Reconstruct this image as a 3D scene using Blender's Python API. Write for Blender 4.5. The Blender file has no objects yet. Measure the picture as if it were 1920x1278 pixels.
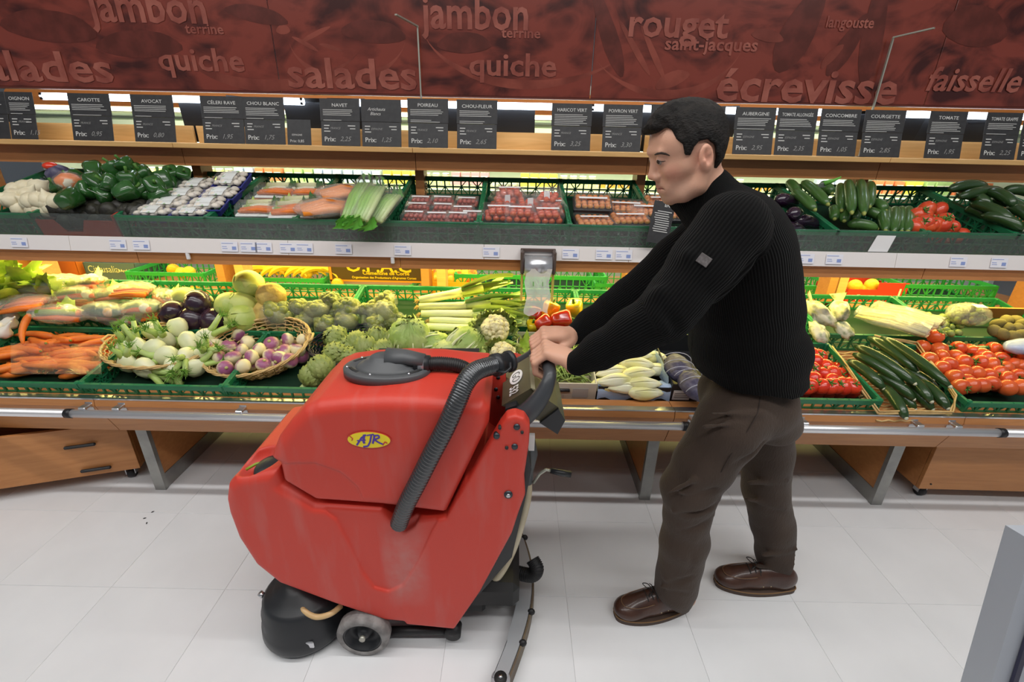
import bpy, math, random
import numpy as np
from mathutils import Vector, Matrix, Euler, Quaternion
random.seed(7); rng = np.random.default_rng(7)
PI = math.pi
R = math.radians
SC = bpy.context.scene
COL = SC.collection
# ------------------------------------------------------------------ camera, world, lights, exposure
CH, PITCH, ROLL, FPX = 1.5, R(23), R(1.2), 875.0
cam = bpy.data.cameras.new('camera'); cam_o = bpy.data.objects.new('camera', cam); COL.objects.link(cam_o)
cam.sensor_width = 36; cam.lens = FPX/1920*36; cam.clip_start = 0.05; cam.clip_end = 60
cf = Vector((0, math.cos(PITCH), -math.sin(PITCH))); cr = Vector((1, 0, 0)); cu = cr.cross(cf)
q = Quaternion(cf, -ROLL)          # left tip of the frame lowered
cr2 = q @ cr; cu2 = q @ cu
cam_o.matrix_world = Matrix(((cr2.x, cu2.x, -cf.x, 0), (cr2.y, cu2.y, -cf.y, 0), (cr2.z, cu2.z, -cf.z, CH), (0, 0, 0, 1)))
SC.camera = cam_o
SC.view_settings.view_transform = 'Standard'; SC.view_settings.look = 'None'
SC.view_settings.gamma = 1; SC.view_settings.use_curve_mapping = False
SC.view_settings.exposure = 0.0
w = bpy.data.worlds.new('world'); SC.world = w; w.use_nodes = True
w.node_tree.nodes['Background'].inputs[0].default_value = (0.9, 0.93, 1.0, 1); w.node_tree.nodes['Background'].inputs[1].default_value = 0.18

def area(name, loc, sx, sy, power, color, rot=(0, 0, 0), spread=180):
    l = bpy.data.lights.new(name, 'AREA'); l.shape = 'RECTANGLE'; l.size = sx; l.size_y = sy; l.energy = power; l.color = color
    l.spread = R(spread)
    o = bpy.data.objects.new(name, l); COL.objects.link(o); o.location = loc; o.rotation_euler = rot
    return o
WHITE = (1.0, 0.985, 0.97)
area('aisle_strip_light', (0.0, 0.80, 3.45), 7.0, 0.10, 75, WHITE)
area('front_strip_light', (0.0, -0.5, 3.45), 7.0, 0.25, 80, WHITE)
area('rear_strip_light', (0.0, 3.6, 3.45), 7.0, 0.3, 40, WHITE)
WARM = (1.0, 0.83, 0.22)
area('mid_shelf_lamp', (0.0, 2.30, 0.985), 5.6, 0.05, 50, WARM, (R(8), 0, 0))
area('mid_shelf_lamp_rear', (0.0, 2.80, 1.0), 5.6, 0.05, 16, (1.0, .86, .30), (R(-12), 0, 0))
area('canopy_tube_light', (0.0, 2.62, 1.67), 5.0, 0.03, 6, (0.75, 0.85, 1.0), (R(-15), 0, 0))
area('chiller_light', (0.0, 4.15, 1.55), 7.4, 0.08, 60, (1.0, 1.0, 0.72), (R(40), 0, 0))

def ray(px, py):
    u = px-960.0; v = py-639.0
    v += -14.0*(u/960.0)**2*min(1.0, max(0.0, (700-py)/240.0))
    d = cf + cr2*(u/FPX) - cu2*(v/FPX)
    return d
def at(px, py, Y):
    d = ray(px, py); t = Y/d.y
    return Vector((d.x*t, Y, CH+d.z*t))
def atz(px, py, Z):
    d = ray(px, py); t = (Z-CH)/d.z
    return Vector((d.x*t, d.y*t, Z))
def atplane(px, py, z0, y0, s, dz=0.0):      # plane z = z0 + s (y-y0) + dz
    d = ray(px, py); t = (z0-s*y0+dz-CH)/(d.z-s*d.y)
    return Vector((d.x*t, d.y*t, CH+d.z*t))

# ------------------------------------------------------------------ materials
MATS = {}
def mat(name, col, rough=0.5, metal=0.0, col2=None, nscale=8.0, bump=0.0, bscale=60.0, trans=0.0, coat=0.0, emit=None, es=1.0,
        alpha=1.0, contrast=(0.4, 0.65), spec=0.5, wood=False, sss=0.0, stretch=None, ior=1.45):
    if name in MATS: return MATS[name]
    m = bpy.data.materials.new(name); m.use_nodes = True; MATS[name] = m
    nt = m.node_tree; N = nt.nodes; L = nt.links; b = N['Principled BSDF']
    b.inputs['Base Color'].default_value = (*col, 1); b.inputs['Roughness'].default_value = rough
    b.inputs['Metallic'].default_value = metal; b.inputs['Transmission Weight'].default_value = trans
    b.inputs['Coat Weight'].default_value = coat; b.inputs['Coat Roughness'].default_value = .12
    b.inputs['Specular IOR Level'].default_value = spec; b.inputs['Alpha'].default_value = alpha; b.inputs['IOR'].default_value = ior
    if sss: b.inputs['Subsurface Weight'].default_value = sss; b.inputs['Subsurface Radius'].default_value = (.01, .005, .003); b.inputs['Subsurface Scale'].default_value = 1.0
    if emit: b.inputs['Emission Color'].default_value = (*emit, 1); b.inputs['Emission Strength'].default_value = es
    tc = N.new('ShaderNodeTexCoord'); src = tc.outputs['Object']
    if stretch:
        mp = N.new('ShaderNodeMapping'); mp.inputs['Scale'].default_value = stretch; L.new(src, mp.inputs['Vector']); src = mp.outputs['Vector']
    if wood:
        mp = N.new('ShaderNodeMapping'); mp.inputs['Scale'].default_value = (1.2, 9, 14); L.new(src, mp.inputs['Vector'])
        nz = N.new('ShaderNodeTexNoise'); nz.inputs['Scale'].default_value = 3; nz.inputs['Detail'].default_value = 6; nz.inputs['Distortion'].default_value = 1.2
        L.new(mp.outputs['Vector'], nz.inputs['Vector'])
        rp = N.new('ShaderNodeValToRGB'); rp.color_ramp.elements[0].position = .3; rp.color_ramp.elements[1].position = .72
        rp.color_ramp.elements[0].color = (*(col2 or tuple(c*.75 for c in col)), 1); rp.color_ramp.elements[1].color = (*col, 1)
        L.new(nz.outputs['Fac'], rp.inputs['Fac']); L.new(rp.outputs['Color'], b.inputs['Base Color'])
    elif col2:
        nz = N.new('ShaderNodeTexNoise'); nz.inputs['Scale'].default_value = nscale; nz.inputs['Detail'].default_value = 4
        L.new(src, nz.inputs['Vector'])
        rp = N.new('ShaderNodeValToRGB'); rp.color_ramp.elements[0].position = contrast[0]; rp.color_ramp.elements[1].position = contrast[1]
        rp.color_ramp.elements[0].color = (*col, 1); rp.color_ramp.elements[1].color = (*col2, 1)
        L.new(nz.outputs['Fac'], rp.inputs['Fac']); L.new(rp.outputs['Color'], b.inputs['Base Color'])
    if bump:
        n2 = N.new('ShaderNodeTexNoise'); n2.inputs['Scale'].default_value = bscale; n2.inputs['Detail'].default_value = 3
        L.new(src, n2.inputs['Vector'])
        bp = N.new('ShaderNodeBump'); bp.inputs['Strength'].default_value = bump; bp.inputs['Distance'].default_value = .004
        L.new(n2.outputs['Fac'], bp.inputs['Height']); L.new(bp.outputs['Normal'], b.inputs['Normal'])
    return m
def film(name, tint=(1, 1, 1), clear=0.72, rough=0.08):       # thin clear plastic: see-through sheet with a glossy skin
    if name in MATS: return MATS[name]
    m = bpy.data.materials.new(name); m.use_nodes = True; MATS[name] = m
    nt = m.node_tree; N = nt.nodes; L = nt.links; b = N['Principled BSDF']
    b.inputs['Base Color'].default_value = (*tint, 1); b.inputs['Roughness'].default_value = rough
    tr = N.new('ShaderNodeBsdfTransparent'); tr.inputs[0].default_value = (*tint, 1)
    lw = N.new('ShaderNodeLayerWeight'); lw.inputs['Blend'].default_value = .5; pw = N.new('ShaderNodeMath'); pw.operation = 'POWER'; pw.inputs[1].default_value = 3.5; L.new(lw.outputs['Facing'], pw.inputs[0]); fr = N.new('ShaderNodeMath'); fr.operation = 'MULTIPLY_ADD'; fr.inputs[1].default_value = .45; fr.inputs[2].default_value = .05; L.new(pw.outputs[0], fr.inputs[0])
    nz = N.new('ShaderNodeTexNoise'); nz.inputs['Scale'].default_value = 25; nz.inputs['Detail'].default_value = 3
    bp = N.new('ShaderNodeBump'); bp.inputs['Strength'].default_value = .6; bp.inputs['Distance'].default_value = .01
    L.new(nz.outputs['Fac'], bp.inputs['Height']); 
    gl = N.new('ShaderNodeBsdfGlossy'); gl.inputs['Roughness'].default_value = rough
    L.new(bp.outputs['Normal'], gl.inputs['Normal']); L.new(bp.outputs['Normal'], lw.inputs['Normal'])
    m1 = N.new('ShaderNodeMixShader'); m1.inputs[0].default_value = clear; L.new(b.outputs[0], m1.inputs[1]); L.new(tr.outputs[0], m1.inputs[2])
    m2 = N.new('ShaderNodeMixShader'); L.new(fr.outputs[0], m2.inputs[0]); L.new(m1.outputs[0], m2.inputs[1]); L.new(gl.outputs[0], m2.inputs[2])
    L.new(m2.outputs[0], N['Material Output'].inputs['Surface'])
    return m

# ------------------------------------------------------------------ mesh builder
class MB:
    def __init__(s): s.v = []; s.f = []; s.sm = []; s.mi = []; s.cur = 0
    def add(s, vs, fs, smooth=False):
        n = len(s.v); s.v += [tuple(v) for v in vs]
        s.f += [tuple(i+n for i in f) for f in fs]; s.sm += [smooth]*len(fs); s.mi += [s.cur]*len(fs)
        return s
    def box(s, c, size, M=None, ch=0.0):
        x, y, z = [a/2 for a in size]
        if ch > 0:
            ch = min(ch, x*.9, y*.9, z*.9); vs = []; 
            P = []
            for sx in (-1, 1):
                for sy in (-1, 1):
                    for sz in (-1, 1):
                        P.append(((sx*(x-ch), sy*(y-ch), sz*z), (sx*(x-ch), sy*y, sz*(z-ch)), (sx*x, sy*(y-ch), sz*(z-ch))))
            vs = [p for t in P for p in t]
            def id(sx, sy, sz, k): return ((sx*2+sy)*2+sz)*3+k
            fs = []
            for sgn in (0, 1):
                a = [id(0, 0, sgn, 0), id(1, 0, sgn, 0), id(1, 1, sgn, 0), id(0, 1, sgn, 0)]; fs.append(a if sgn else a[::-1])
                a = [id(0, sgn, 0, 1), id(1, sgn, 0, 1), id(1, sgn, 1, 1), id(0, sgn, 1, 1)]; fs.append(a[::-1] if sgn else a)
                a = [id(sgn, 0, 0, 2), id(sgn, 1, 0, 2), id(sgn, 1, 1, 2), id(sgn, 0, 1, 2)]; fs.append(a if sgn else a[::-1])
            for a_ in (0, 1):
                for b_ in (0, 1):
                    fs.append([id(0, a_, b_, 0), id(1, a_, b_, 0), id(1, a_, b_, 1), id(0, a_, b_, 1)])
                    fs.append([id(a_, 0, b_, 0), id(a_, 1, b_, 0), id(a_, 1, b_, 2), id(a_, 0, b_, 2)])
                    fs.append([id(a_, b_, 0, 1), id(a_, b_, 1, 1), id(a_, b_, 1, 2), id(a_, b_, 0, 2)])
            for i in range(8): fs.append([i*3, i*3+1, i*3+2])
            vv = [Vector(v) for v in vs]; out = []
            for f in fs:                                   # orient outwards
                c0 = sum((vv[i] for i in f), Vector())/len(f); n_ = (vv[f[1]]-vv[f[0]]).cross(vv[f[2]]-vv[f[0]])
                out.append(f if n_.dot(c0) > 0 else f[::-1])
            fs = out
        else:
            vs = [(-x, -y, -z), (x, -y, -z), (x, y, -z), (-x, y, -z), (-x, -y, z), (x, -y, z), (x, y, z), (-x, y, z)]
            fs = [(0, 3, 2, 1), (4, 5, 6, 7), (0, 1, 5, 4), (1, 2, 6, 5), (2, 3, 7, 6), (3, 0, 4, 7)]
        c = Vector(c)
        vs = [(M @ Vector(v) if M else Vector(v)) + c for v in vs]
        return s.add(vs, fs)
    def bar(s, a, b, w, h=None, up=(0, 0, 1)):                 # box beam from a to b
        a = Vector(a); b = Vector(b); h = h or w; d = (b-a); L = d.length; d.normalize(); up = Vector(up)
        sd = d.cross(up)
        if sd.length < 1e-4: sd = d.cross(Vector((1, 0, 0)))
        sd.normalize(); u2 = sd.cross(d)
        vs = [p+sd*(i*w/2)+u2*(j*h/2) for p in (a, b) for i, j in ((-1, -1), (1, -1), (1, 1), (-1, 1))]
        return s.add(vs, [(0, 3, 2, 1)[::-1], (4, 5, 6, 7)[::-1], (0, 1, 5, 4)[::-1], (1, 2, 6, 5)[::-1], (2, 3, 7, 6)[::-1], (3, 0, 4, 7)[::-1]])
    def tube(s, pts, r, n=10, cap=True, smooth=True, flat=1.0, up=(0, 0, 1)):
        pts = [Vector(p) for p in pts]; m = len(pts); rr = r if hasattr(r, '__len__') else [r]*m
        vs = []; prev = None
        for i, p in enumerate(pts):
            t = (pts[min(i+1, m-1)]-pts[max(i-1, 0)]).normalized()
            if prev is None:
                a = t.cross(Vector(up));
                if a.length < 1e-3: a = t.cross(Vector((1, 0, 0)))
            else: a = prev - t*prev.dot(t)
            a.normalize(); prev = a; b_ = t.cross(a)
            for k in range(n):
                th = 2*PI*k/n; vs.append(p+(a*math.cos(th)+b_*math.sin(th)*flat)*rr[i])
        fs = [(i*n+k, i*n+(k+1) % n, (i+1)*n+(k+1) % n, (i+1)*n+k) for i in range(m-1) for k in range(n)]
        if cap: fs += [tuple(range(n))[::-1], tuple((m-1)*n+k for k in range(n))]
        return s.add(vs, fs, smooth)
    def lathe(s, prof, n=16, M=None, smooth=True, lob=0, la=0.0):
        vs = []; m = len(prof)
        for (r, z) in prof:
            for k in range(n):
                th = 2*PI*k/n; q_ = r*(1+la*math.cos(lob*th)) if lob else r
                vs.append(Vector((q_*math.cos(th), q_*math.sin(th), z)))
        if M: vs = [M @ v for v in vs]
        fs = [(i*n+k, i*n+(k+1) % n, (i+1)*n+(k+1) % n, (i+1)*n+k) for i in range(m-1) for k in range(n)]
        fs += [tuple(range(n))[::-1], tuple((m-1)*n+k for k in range(n))]
        return s.add(vs, fs, smooth)
    def ball(s, c, r, nu=12, nv=8, M=None, smooth=True, noise=0.0, nf=3.0, seed=0):
        r = r if hasattr(r, '__len__') else (r, r, r); c = Vector(c); vs = []
        rs = random.Random(seed); ph = [rs.uniform(0, 6.28) for _ in range(6)]
        for i in range(nv+1):
            ph_ = PI*i/nv
            for k in range(nu):
                th = 2*PI*k/nu; d = Vector((math.sin(ph_)*math.cos(th), math.sin(ph_)*math.sin(th), math.cos(ph_)))
                g = 1.0
                if noise: g += noise*(math.sin(nf*d.x*2+ph[0])*math.sin(nf*d.y*2+ph[1])+math.sin(nf*d.z*2.3+ph[2])*math.sin(nf*1.7*d.x+ph[3])+.5*math.sin(nf*3*d.y+ph[4])*math.sin(nf*3.3*d.z+ph[5]))
                v = Vector((d.x*r[0]*g, d.y*r[1]*g, d.z*r[2]*g)); vs.append((M @ v if M else v)+c)
        fs = [(i*nu+k, (i+1)*nu+k, (i+1)*nu+(k+1) % nu, i*nu+(k+1) % nu) for i in range(nv) for k in range(nu)]
        return s.add(vs, fs, smooth)
    def prism(s, poly, y0, y1, axis='y'):                     # polygon in xz (or given 3-vectors) extruded
        n = len(poly)
        if axis == 'y': a = [(p[0], y0, p[1]) for p in poly]; b_ = [(p[0], y1, p[1]) for p in poly]
        elif axis == 'x': a = [(y0, p[0], p[1]) for p in poly]; b_ = [(y1, p[0], p[1]) for p in poly]
        else: a = [(p[0], p[1], y0) for p in poly]; b_ = [(p[0], p[1], y1) for p in poly]
        fs = [tuple(range(n)), tuple(range(n, 2*n))[::-1]]+[(i, i+n, (i+1) % n+n, (i+1) % n) for i in range(n)]
        return s.add(a+b_, fs)
    def sheet(s, grid, smooth=True):                          # rows of points
        n = len(grid[0]); vs = [p for r_ in grid for p in r_]
        return s.add(vs, [(i*n+k, i*n+k+1, (i+1)*n+k+1, (i+1)*n+k) for i in range(len(grid)-1) for k in range(n-1)], smooth)
    def mesh(s, name, mats, fix=True):
        me = bpy.data.meshes.new(name); me.from_pydata(s.v, [], s.f)
        mats = mats if isinstance(mats, (list, tuple)) else [mats]
        for m in mats: me.materials.append(m)
        me.polygons.foreach_set('use_smooth', s.sm)
        if len(mats) > 1: me.polygons.foreach_set('material_index', s.mi)
        me.validate(); me.update()
        return me
def obj(name, mb, m, parent=None, loc=None, rot=None, sc=None, label=None, cat=None, group=None, kind=None):
    me = mb.mesh(name, m) if isinstance(mb, MB) else mb
    o = bpy.data.objects.new(name, me); COL.objects.link(o)
    if parent is not None: o.parent = parent
    if loc is not None: o.location = loc
    if rot is not None: o.rotation_euler = rot
    if sc is not None: o.scale = sc if hasattr(sc, '__len__') else (sc, sc, sc)
    tag(o, label, cat, group, kind); return o
def tag(o, label=None, cat=None, group=None, kind=None):
    if label: o['label'] = label
    if cat: o['category'] = cat
    if group: o['group'] = group
    if kind: o['kind'] = kind
def empty(name, loc=(0, 0, 0), rot=(0, 0, 0), label=None, cat=None, group=None, kind=None):
    o = bpy.data.objects.new(name, None); COL.objects.link(o); o.location = loc; o.rotation_euler = rot; o.empty_display_size = .05
    tag(o, label, cat, group, kind); return o
def copy_tree(o, parent=None):
    c = o.copy(); COL.objects.link(c); c.parent = parent
    for k in list(o.children): copy_tree(k, c)
    return c
class Proto:                                                  # first use moves the built one, later uses copy it
    def __init__(s, root): s.root = root; s.used = False
    def put(s, loc, rot=(0, 0, 0), sc=1.0, label=None, group=None):
        o = copy_tree(s.root) if s.used else s.root; s.used = True
        o.location = loc; o.rotation_euler = rot; o.scale = sc if hasattr(sc, '__len__') else (sc, sc, sc)
        if label: o['label'] = label
        if group: o['group'] = group
        return o
def textmb(mb, body, size, M, bold=0.0, sx=1.0, shear=0.0, align='LEFT', thick=0.0, res=2):
    c = bpy.data.curves.new('t', 'FONT'); c.body = body; c.size = size; c.offset = bold*size; c.shear = shear
    c.align_x = align; c.extrude = thick; c.resolution_u = res
    o = bpy.data.objects.new('t', c); COL.objects.link(o)
    dg = bpy.context.evaluated_depsgraph_get(); me = bpy.data.meshes.new_from_object(o.evaluated_get(dg))
    vs = [M @ Vector((v.co.x*sx, v.co.y, v.co.z)) for v in me.vertices]
    mb.add(vs, [tuple(p.vertices) for p in me.polygons])
    bpy.data.objects.remove(o); bpy.data.curves.remove(c); bpy.data.meshes.remove(me)
def frame(o, x, y):                                           # matrix from origin, x axis and y axis
    x = Vector(x).normalized(); y = Vector(y); y = (y-x*y.dot(x)).normalized(); z = x.cross(y)
    return Matrix(((x.x, y.x, z.x, o[0]), (x.y, y.y, z.y, o[1]), (x.z, y.z, z.z, o[2]), (0, 0, 0, 1)))

# ------------------------------------------------------------------ distance-field sculpting
class SDF:
    def __init__(s, lo, hi, h):
        s.lo = np.array(lo, float); s.h = h; s.n = [int(math.ceil((hi[i]-lo[i])/h))+1 for i in range(3)]
        s.d = np.full(s.n, 0.2, np.float32)
        s.ax = [s.lo[i]+h*np.arange(s.n[i]) for i in range(3)]
    def sub(s, lo, hi):
        sl = []
        for i in range(3):
            a = int(max(0, math.floor((lo[i]-s.lo[i])/s.h))); b = int(min(s.n[i], math.ceil((hi[i]-s.lo[i])/s.h)+1)); sl.append(slice(a, max(a, b)))
        sl = tuple(sl); X, Y, Z = [s.ax[i][sl[i]].astype(np.float32) for i in range(3)]
        return sl, X[:, None, None], Y[None, :, None], Z[None, None, :]
    def comb(s, sl, d, k, op):
        o = s.d[sl]
        if op == 'add':
            if k > 0:
                h = np.clip(.5+.5*(o-d)/k, 0, 1); r = o*(1-h)+d*h-k*h*(1-h)
            else: r = np.minimum(o, d)
        elif op == 'cut':
            if k > 0:
                h = np.clip(.5-.5*(o+d)/k, 0, 1); r = o*(1-h)-d*h+k*h*(1-h)
            else: r = np.maximum(o, -d)
        else: r = np.maximum(o, d)
        s.d[sl] = r
    def cap(s, a, b, ra, rb, k=0.01, op='add', flat=None):
        a = np.array(a, float); b = np.array(b, float); m = max(ra, rb)+k+3*s.h
        sl, X, Y, Z = s.sub(np.minimum(a, b)-m, np.maximum(a, b)+m)
        ba = b-a; L2 = max(1e-9, float(ba@ba))
        t = np.clip(((X-a[0])*ba[0]+(Y-a[1])*ba[1]+(Z-a[2])*ba[2])/L2, 0, 1)
        dx, dy, dz = X-a[0]-t*ba[0], Y-a[1]-t*ba[1], Z-a[2]-t*ba[2]
        d = np.sqrt(dx*dx+dy*dy+dz*dz)-(ra+(rb-ra)*t); s.comb(sl, d.astype(np.float32), k, op); return s
    def chain(s, pts, rs, k=0.01, op='add'):
        for i in range(len(pts)-1): s.cap(pts[i], pts[i+1], rs[i], rs[i+1], k, op)
        return s
    def ell(s, c, r, k=0.01, op='add', M=None):               # M 3x3 numpy: columns = local axes
        c = np.array(c, float); r = np.array(r, float); m = r.max()+k+3*s.h
        sl, X, Y, Z = s.sub(c-m, c+m); dx, dy, dz = X-c[0], Y-c[1], Z-c[2]
        if M is not None: dx, dy, dz = [dx*M[0][i]+dy*M[1][i]+dz*M[2][i] for i in range(3)]
        q1 = np.sqrt((dx/r[0])**2+(dy/r[1])**2+(dz/r[2])**2); q2 = np.sqrt((dx/r[0]**2)**2+(dy/r[1]**2)**2+(dz/r[2]**2)**2)+1e-6
        s.comb(sl, (q1*(q1-1)/q2).astype(np.float32), k, op); return s
    def mesh(s, post=None):
        d = s.d; ins = d < 0
        n0, n1, n2 = [n-1 for n in s.n]
        cnt = np.zeros((n0, n1, n2), np.uint8)
        for i in (0, 1):
            for j in (0, 1):
                for k in (0, 1): cnt += ins[i:i+n0, j:j+n1, k:k+n2]
        act = np.nonzero((cnt > 0) & (cnt < 8)); I, J, K = act; m = len(I)
        acc = np.zeros((m, 3)); num = np.zeros(m)
        for ax in range(3):
            for a_ in (0, 1):
                for b_ in (0, 1):
                    o0 = [0, 0, 0]; oth = [x for x in range(3) if x != ax]; o0[oth[0]] = a_; o0[oth[1]] = b_; o1 = list(o0); o1[ax] = 1
                    v0 = d[I+o0[0], J+o0[1], K+o0[2]]; v1 = d[I+o1[0], J+o1[1], K+o1[2]]
                    c = (v0 < 0) != (v1 < 0); t = np.where(c, v0/np.where(c, v0-v1, 1), 0)
                    p = np.zeros((m, 3)); p[:] = o0; p[:, ax] += t
                    acc += p*c[:, None]; num += c
        V = acc/num[:, None]+np.stack([I, J, K], 1); V = s.lo+V*s.h
        idx = np.full((n0, n1, n2), -1, np.int32); idx[act] = np.arange(m)
        F = []
        for ax in range(3):
            sl0 = [slice(None)]*3; sl1 = [slice(None)]*3; sl0[ax] = slice(0, -1); sl1[ax] = slice(1, None)
            A = ins[tuple(sl0)]; B = ins[tuple(sl1)]; cr_ = np.nonzero(A != B); a0 = A[cr_]
            i, j, k = cr_; oth = [x for x in range(3) if x != ax]
            P = [i, j, k]; ok = (P[oth[0]] > 0) & (P[oth[1]] > 0) & (P[oth[0]] < s.n[oth[0]]-1) & (P[oth[1]] < s.n[oth[1]]-1)
            P = [x[ok] for x in P]; a0 = a0[ok]
            def g(da, db):
                Q = list(P); Q[oth[0]] = P[oth[0]]-da; Q[oth[1]] = P[oth[1]]-db; return idx[tuple(Q)]
            q_ = np.stack([g(1, 1), g(0, 1), g(0, 0), g(1, 0)], 1)
            flip = a0 if ax != 1 else ~a0
            q_ = np.where(flip[:, None], q_, q_[:, ::-1]); F.append(q_)
        F = np.concatenate(F)
        return V, F
def npmesh(name, V, F, m, smooth_it=0):
    if smooth_it:
        e = np.concatenate([F[:, [0, 1]], F[:, [1, 2]], F[:, [2, 3]], F[:, [3, 0]]])
        for _ in range(smooth_it):
            s_ = np.zeros_like(V); c = np.zeros(len(V)); np.add.at(s_, e[:, 0], V[e[:, 1]]); np.add.at(s_, e[:, 1], V[e[:, 0]]); np.add.at(c, e[:, 0], 1); np.add.at(c, e[:, 1], 1)
            V = V*.5+.5*s_/c[:, None]
    me = bpy.data.meshes.new(name); me.vertices.add(len(V)); me.vertices.foreach_set('co', V.astype(np.float32).ravel())
    me.loops.add(F.size); me.loops.foreach_set('vertex_index', F.astype(np.int32).ravel())
    me.polygons.add(len(F)); me.polygons.foreach_set('loop_start', np.arange(0, F.size, 4, dtype=np.int32))
    me.polygons.foreach_set('use_smooth', np.ones(len(F), bool))
    for x in (m if isinstance(m, (list, tuple)) else [m]): me.materials.append(x)
    me.update(calc_edges=True); me.validate(); return me
def poly_sd(px, pz, poly):                                    # signed distance to polygon, arrays
    d = np.full(px.shape, 1e9); s_ = np.ones(px.shape); n = len(poly)
    for i in range(n):
        a = poly[i]; b = poly[i-1]; ex, ez = b[0]-a[0], b[1]-a[1]; wx, wz = px-a[0], pz-a[1]
        t = np.clip((wx*ex+wz*ez)/(ex*ex+ez*ez+1e-12), 0, 1); bx, bz = wx-ex*t, wz-ez*t
        d = np.minimum(d, bx*bx+bz*bz)
        c1 = pz >= a[1]; c2 = pz < b[1]; c3 = ex*wz > ez*wx
        fl = (c1 & c2 & c3) | (~c1 & ~c2 & ~c3); s_ = np.where(fl, -s_, s_)
    return s_*np.sqrt(d)
def setcol(me, name, arr):
    a = me.color_attributes.new(name, 'FLOAT_COLOR', 'POINT'); c = np.ones((len(me.vertices), 4), np.float32); c[:, :3] = arr; a.data.foreach_set('color', c.ravel())
# ------------------------------------------------------------------ setting
M_tile = mat('vinyl_tile', (.79, .80, .81), .24, col2=(.73, .74, .75), nscale=3.5, bump=.04, bscale=30, contrast=(.3, .7), spec=.4)
M_grout = mat('tile_joint', (.60, .59, .60), .7)
M_wall = mat('painted_wall', (.55, .62, .70), .8)
M_ceil = mat('ceiling_white', (.7, .7, .7), .9)
M_wood = mat('cherry_wood', (.56, .25, .088), .38, col2=(.46, .19, .062), wood=True)
M_wood2 = mat('cherry_wood_upper', (.50, .215, .075), .4, col2=(.42, .17, .058), wood=True)
M_beech = mat('beech_wood', (.74, .46, .19), .5, col2=(.62, .36, .13), wood=True)
M_steel = mat('brushed_steel', (.62, .63, .65), .32, 1.0, bump=.05, bscale=90)
M_chrome = mat('chrome', (.82, .82, .85), .34, .75)
M_trim = mat('grey_metal_trim', (.36, .36, .34), .45, .7, col2=(.30, .30, .29), nscale=15)
M_white = mat('white_plastic', (.80, .76, .74), .45)
M_black = mat('black_plastic', (.012, .012, .014), .4)
M_dark = mat('dark_board', (.02, .02, .02), .6)
M_tube = mat('lamp_tube', (1, 1, 1), .5, emit=(.72, .84, 1.0), es=7.0)
M_tube2 = mat('chiller_tube', (1, 1, 1), .5, emit=(.95, 1.0, .72), es=3.0)

fl = obj('floor', MB().box((0, 2.2, -.012), (14, 11, .02)), M_grout, kind='structure')
TX, TY = .41, .365
tm = MB().box((0, 0, 0), (TX-.0009, TY-.0009, .006), ch=.0008).mesh('tile', M_tile)
for i in range(-9, 10):
    for j in range(-3, 9):
        obj('tile', tm, None, fl, (.215+(i+.5)*TX, 1.19+(j+.5)*TY, -.003), (0, 0, (i*7+j*3) % 4 * 0))
obj('ceiling', MB().box((0, 2.2, 3.62), (14, 11, .04)), M_ceil, kind='structure')
obj('wall_back', MB().box((0, 7.6, 1.8), (14, .1, 3.7)), M_wall, kind='structure')
obj('wall_left', MB().box((-7, 2.2, 1.8), (.1, 11, 3.7)), M_wall, kind='structure')
obj('wall_right', MB().box((7, 2.2, 1.8), (.1, 11, 3.7)), M_wall, kind='structure')
# debris specks on the floor
for px, py in ((286, 959), (271, 971), (275, 980)):
    p = atz(px, py, .002)
    obj('leaf_crumb', MB().ball((0, 0, 0), (.006, .003, .0015), 6, 4, noise=.2), mat('crumb', (.03, .03, .03), .8), None, p, (0, 0, random.random()*3), label='tiny dark crumb lying on the pale floor tiles', cat='crumb', group='crumbs on the floor tiles')

# ------------------------------------------------------------------ produce gondola
X0, X1 = -3.3, 3.3; MODX = [-2.815, -1.66, -.5, .655, 1.81, 2.965]
g = empty('produce_display', (0, 1.7, 0), label='long cherry wood produce display with three stepped shelves', cat='display shelf')
g.location = (0, 0, 0)
def part(name, mb, m, par=g, **k): return obj(name, mb, m, par, **k)
XS = [X0]+[x for x in MODX if X0 < x < X1]+[X1]
AP = [(1.605, .527), (1.60, .50), (1.665, .345), (1.69, .345), (1.69, .50), (1.69, .527)]
for a, b in zip(XS[:-1], XS[1:]):
    part('front_board', MB().prism([(y, z) for y, z in AP], a+.0015, b-.0015, 'x'), M_wood)
    part('lower_deck', MB().prism([(1.636, .479), (1.636, .467), (2.56, .655), (2.56, .667)], a+.001, b-.001, 'x'), M_wood)
    mb = MB().box(((a+b)/2, 1.619, .530), (b-a-.002, .030, .006)); part('deck_edge', mb, M_steel)
    # middle shelf
    part('middle_shelf', MB().prism([(2.05, 1.075), (2.05, 1.063), (2.70, 1.225), (2.70, 1.238)], a+.001, b-.001, 'x'), M_wood)
    part('middle_front_board', MB().prism([(2.028, 1.03), (2.028, .978), (2.045, .978), (2.05, 1.03)], a+.0015, b-.0015, 'x'), M_wood)
    # upper shelf
    part('upper_shelf', MB().box(((a+b)/2, 2.56, 1.457), (b-a-.002, .26, .022), ch=.002), M_beech)
    part('upper_front_board', MB().box(((a+b)/2, 2.50, 1.405), (b-a-.003, .018, .082)), M_wood2)
    part('upper_rear_board', MB().box(((a+b)/2, 2.68, 1.405), (b-a-.003, .018, .082)), M_wood2)
    part('card_back_board', MB().box(((a+b)/2, 2.635, 1.508), (b-a-.02, .014, .082)), M_beech)
for x in MODX:
    part('post', MB().box((x, 2.62, .95), (.045, .10, .94)), M_wood2)
    part('post', MB().box((x+.085, 2.66, .80), (.05, .10, .62)), M_beech)
    part('back_post', MB().box((x+.03, 2.64, .45), (.06, .08, .3)), M_wood2)
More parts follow.
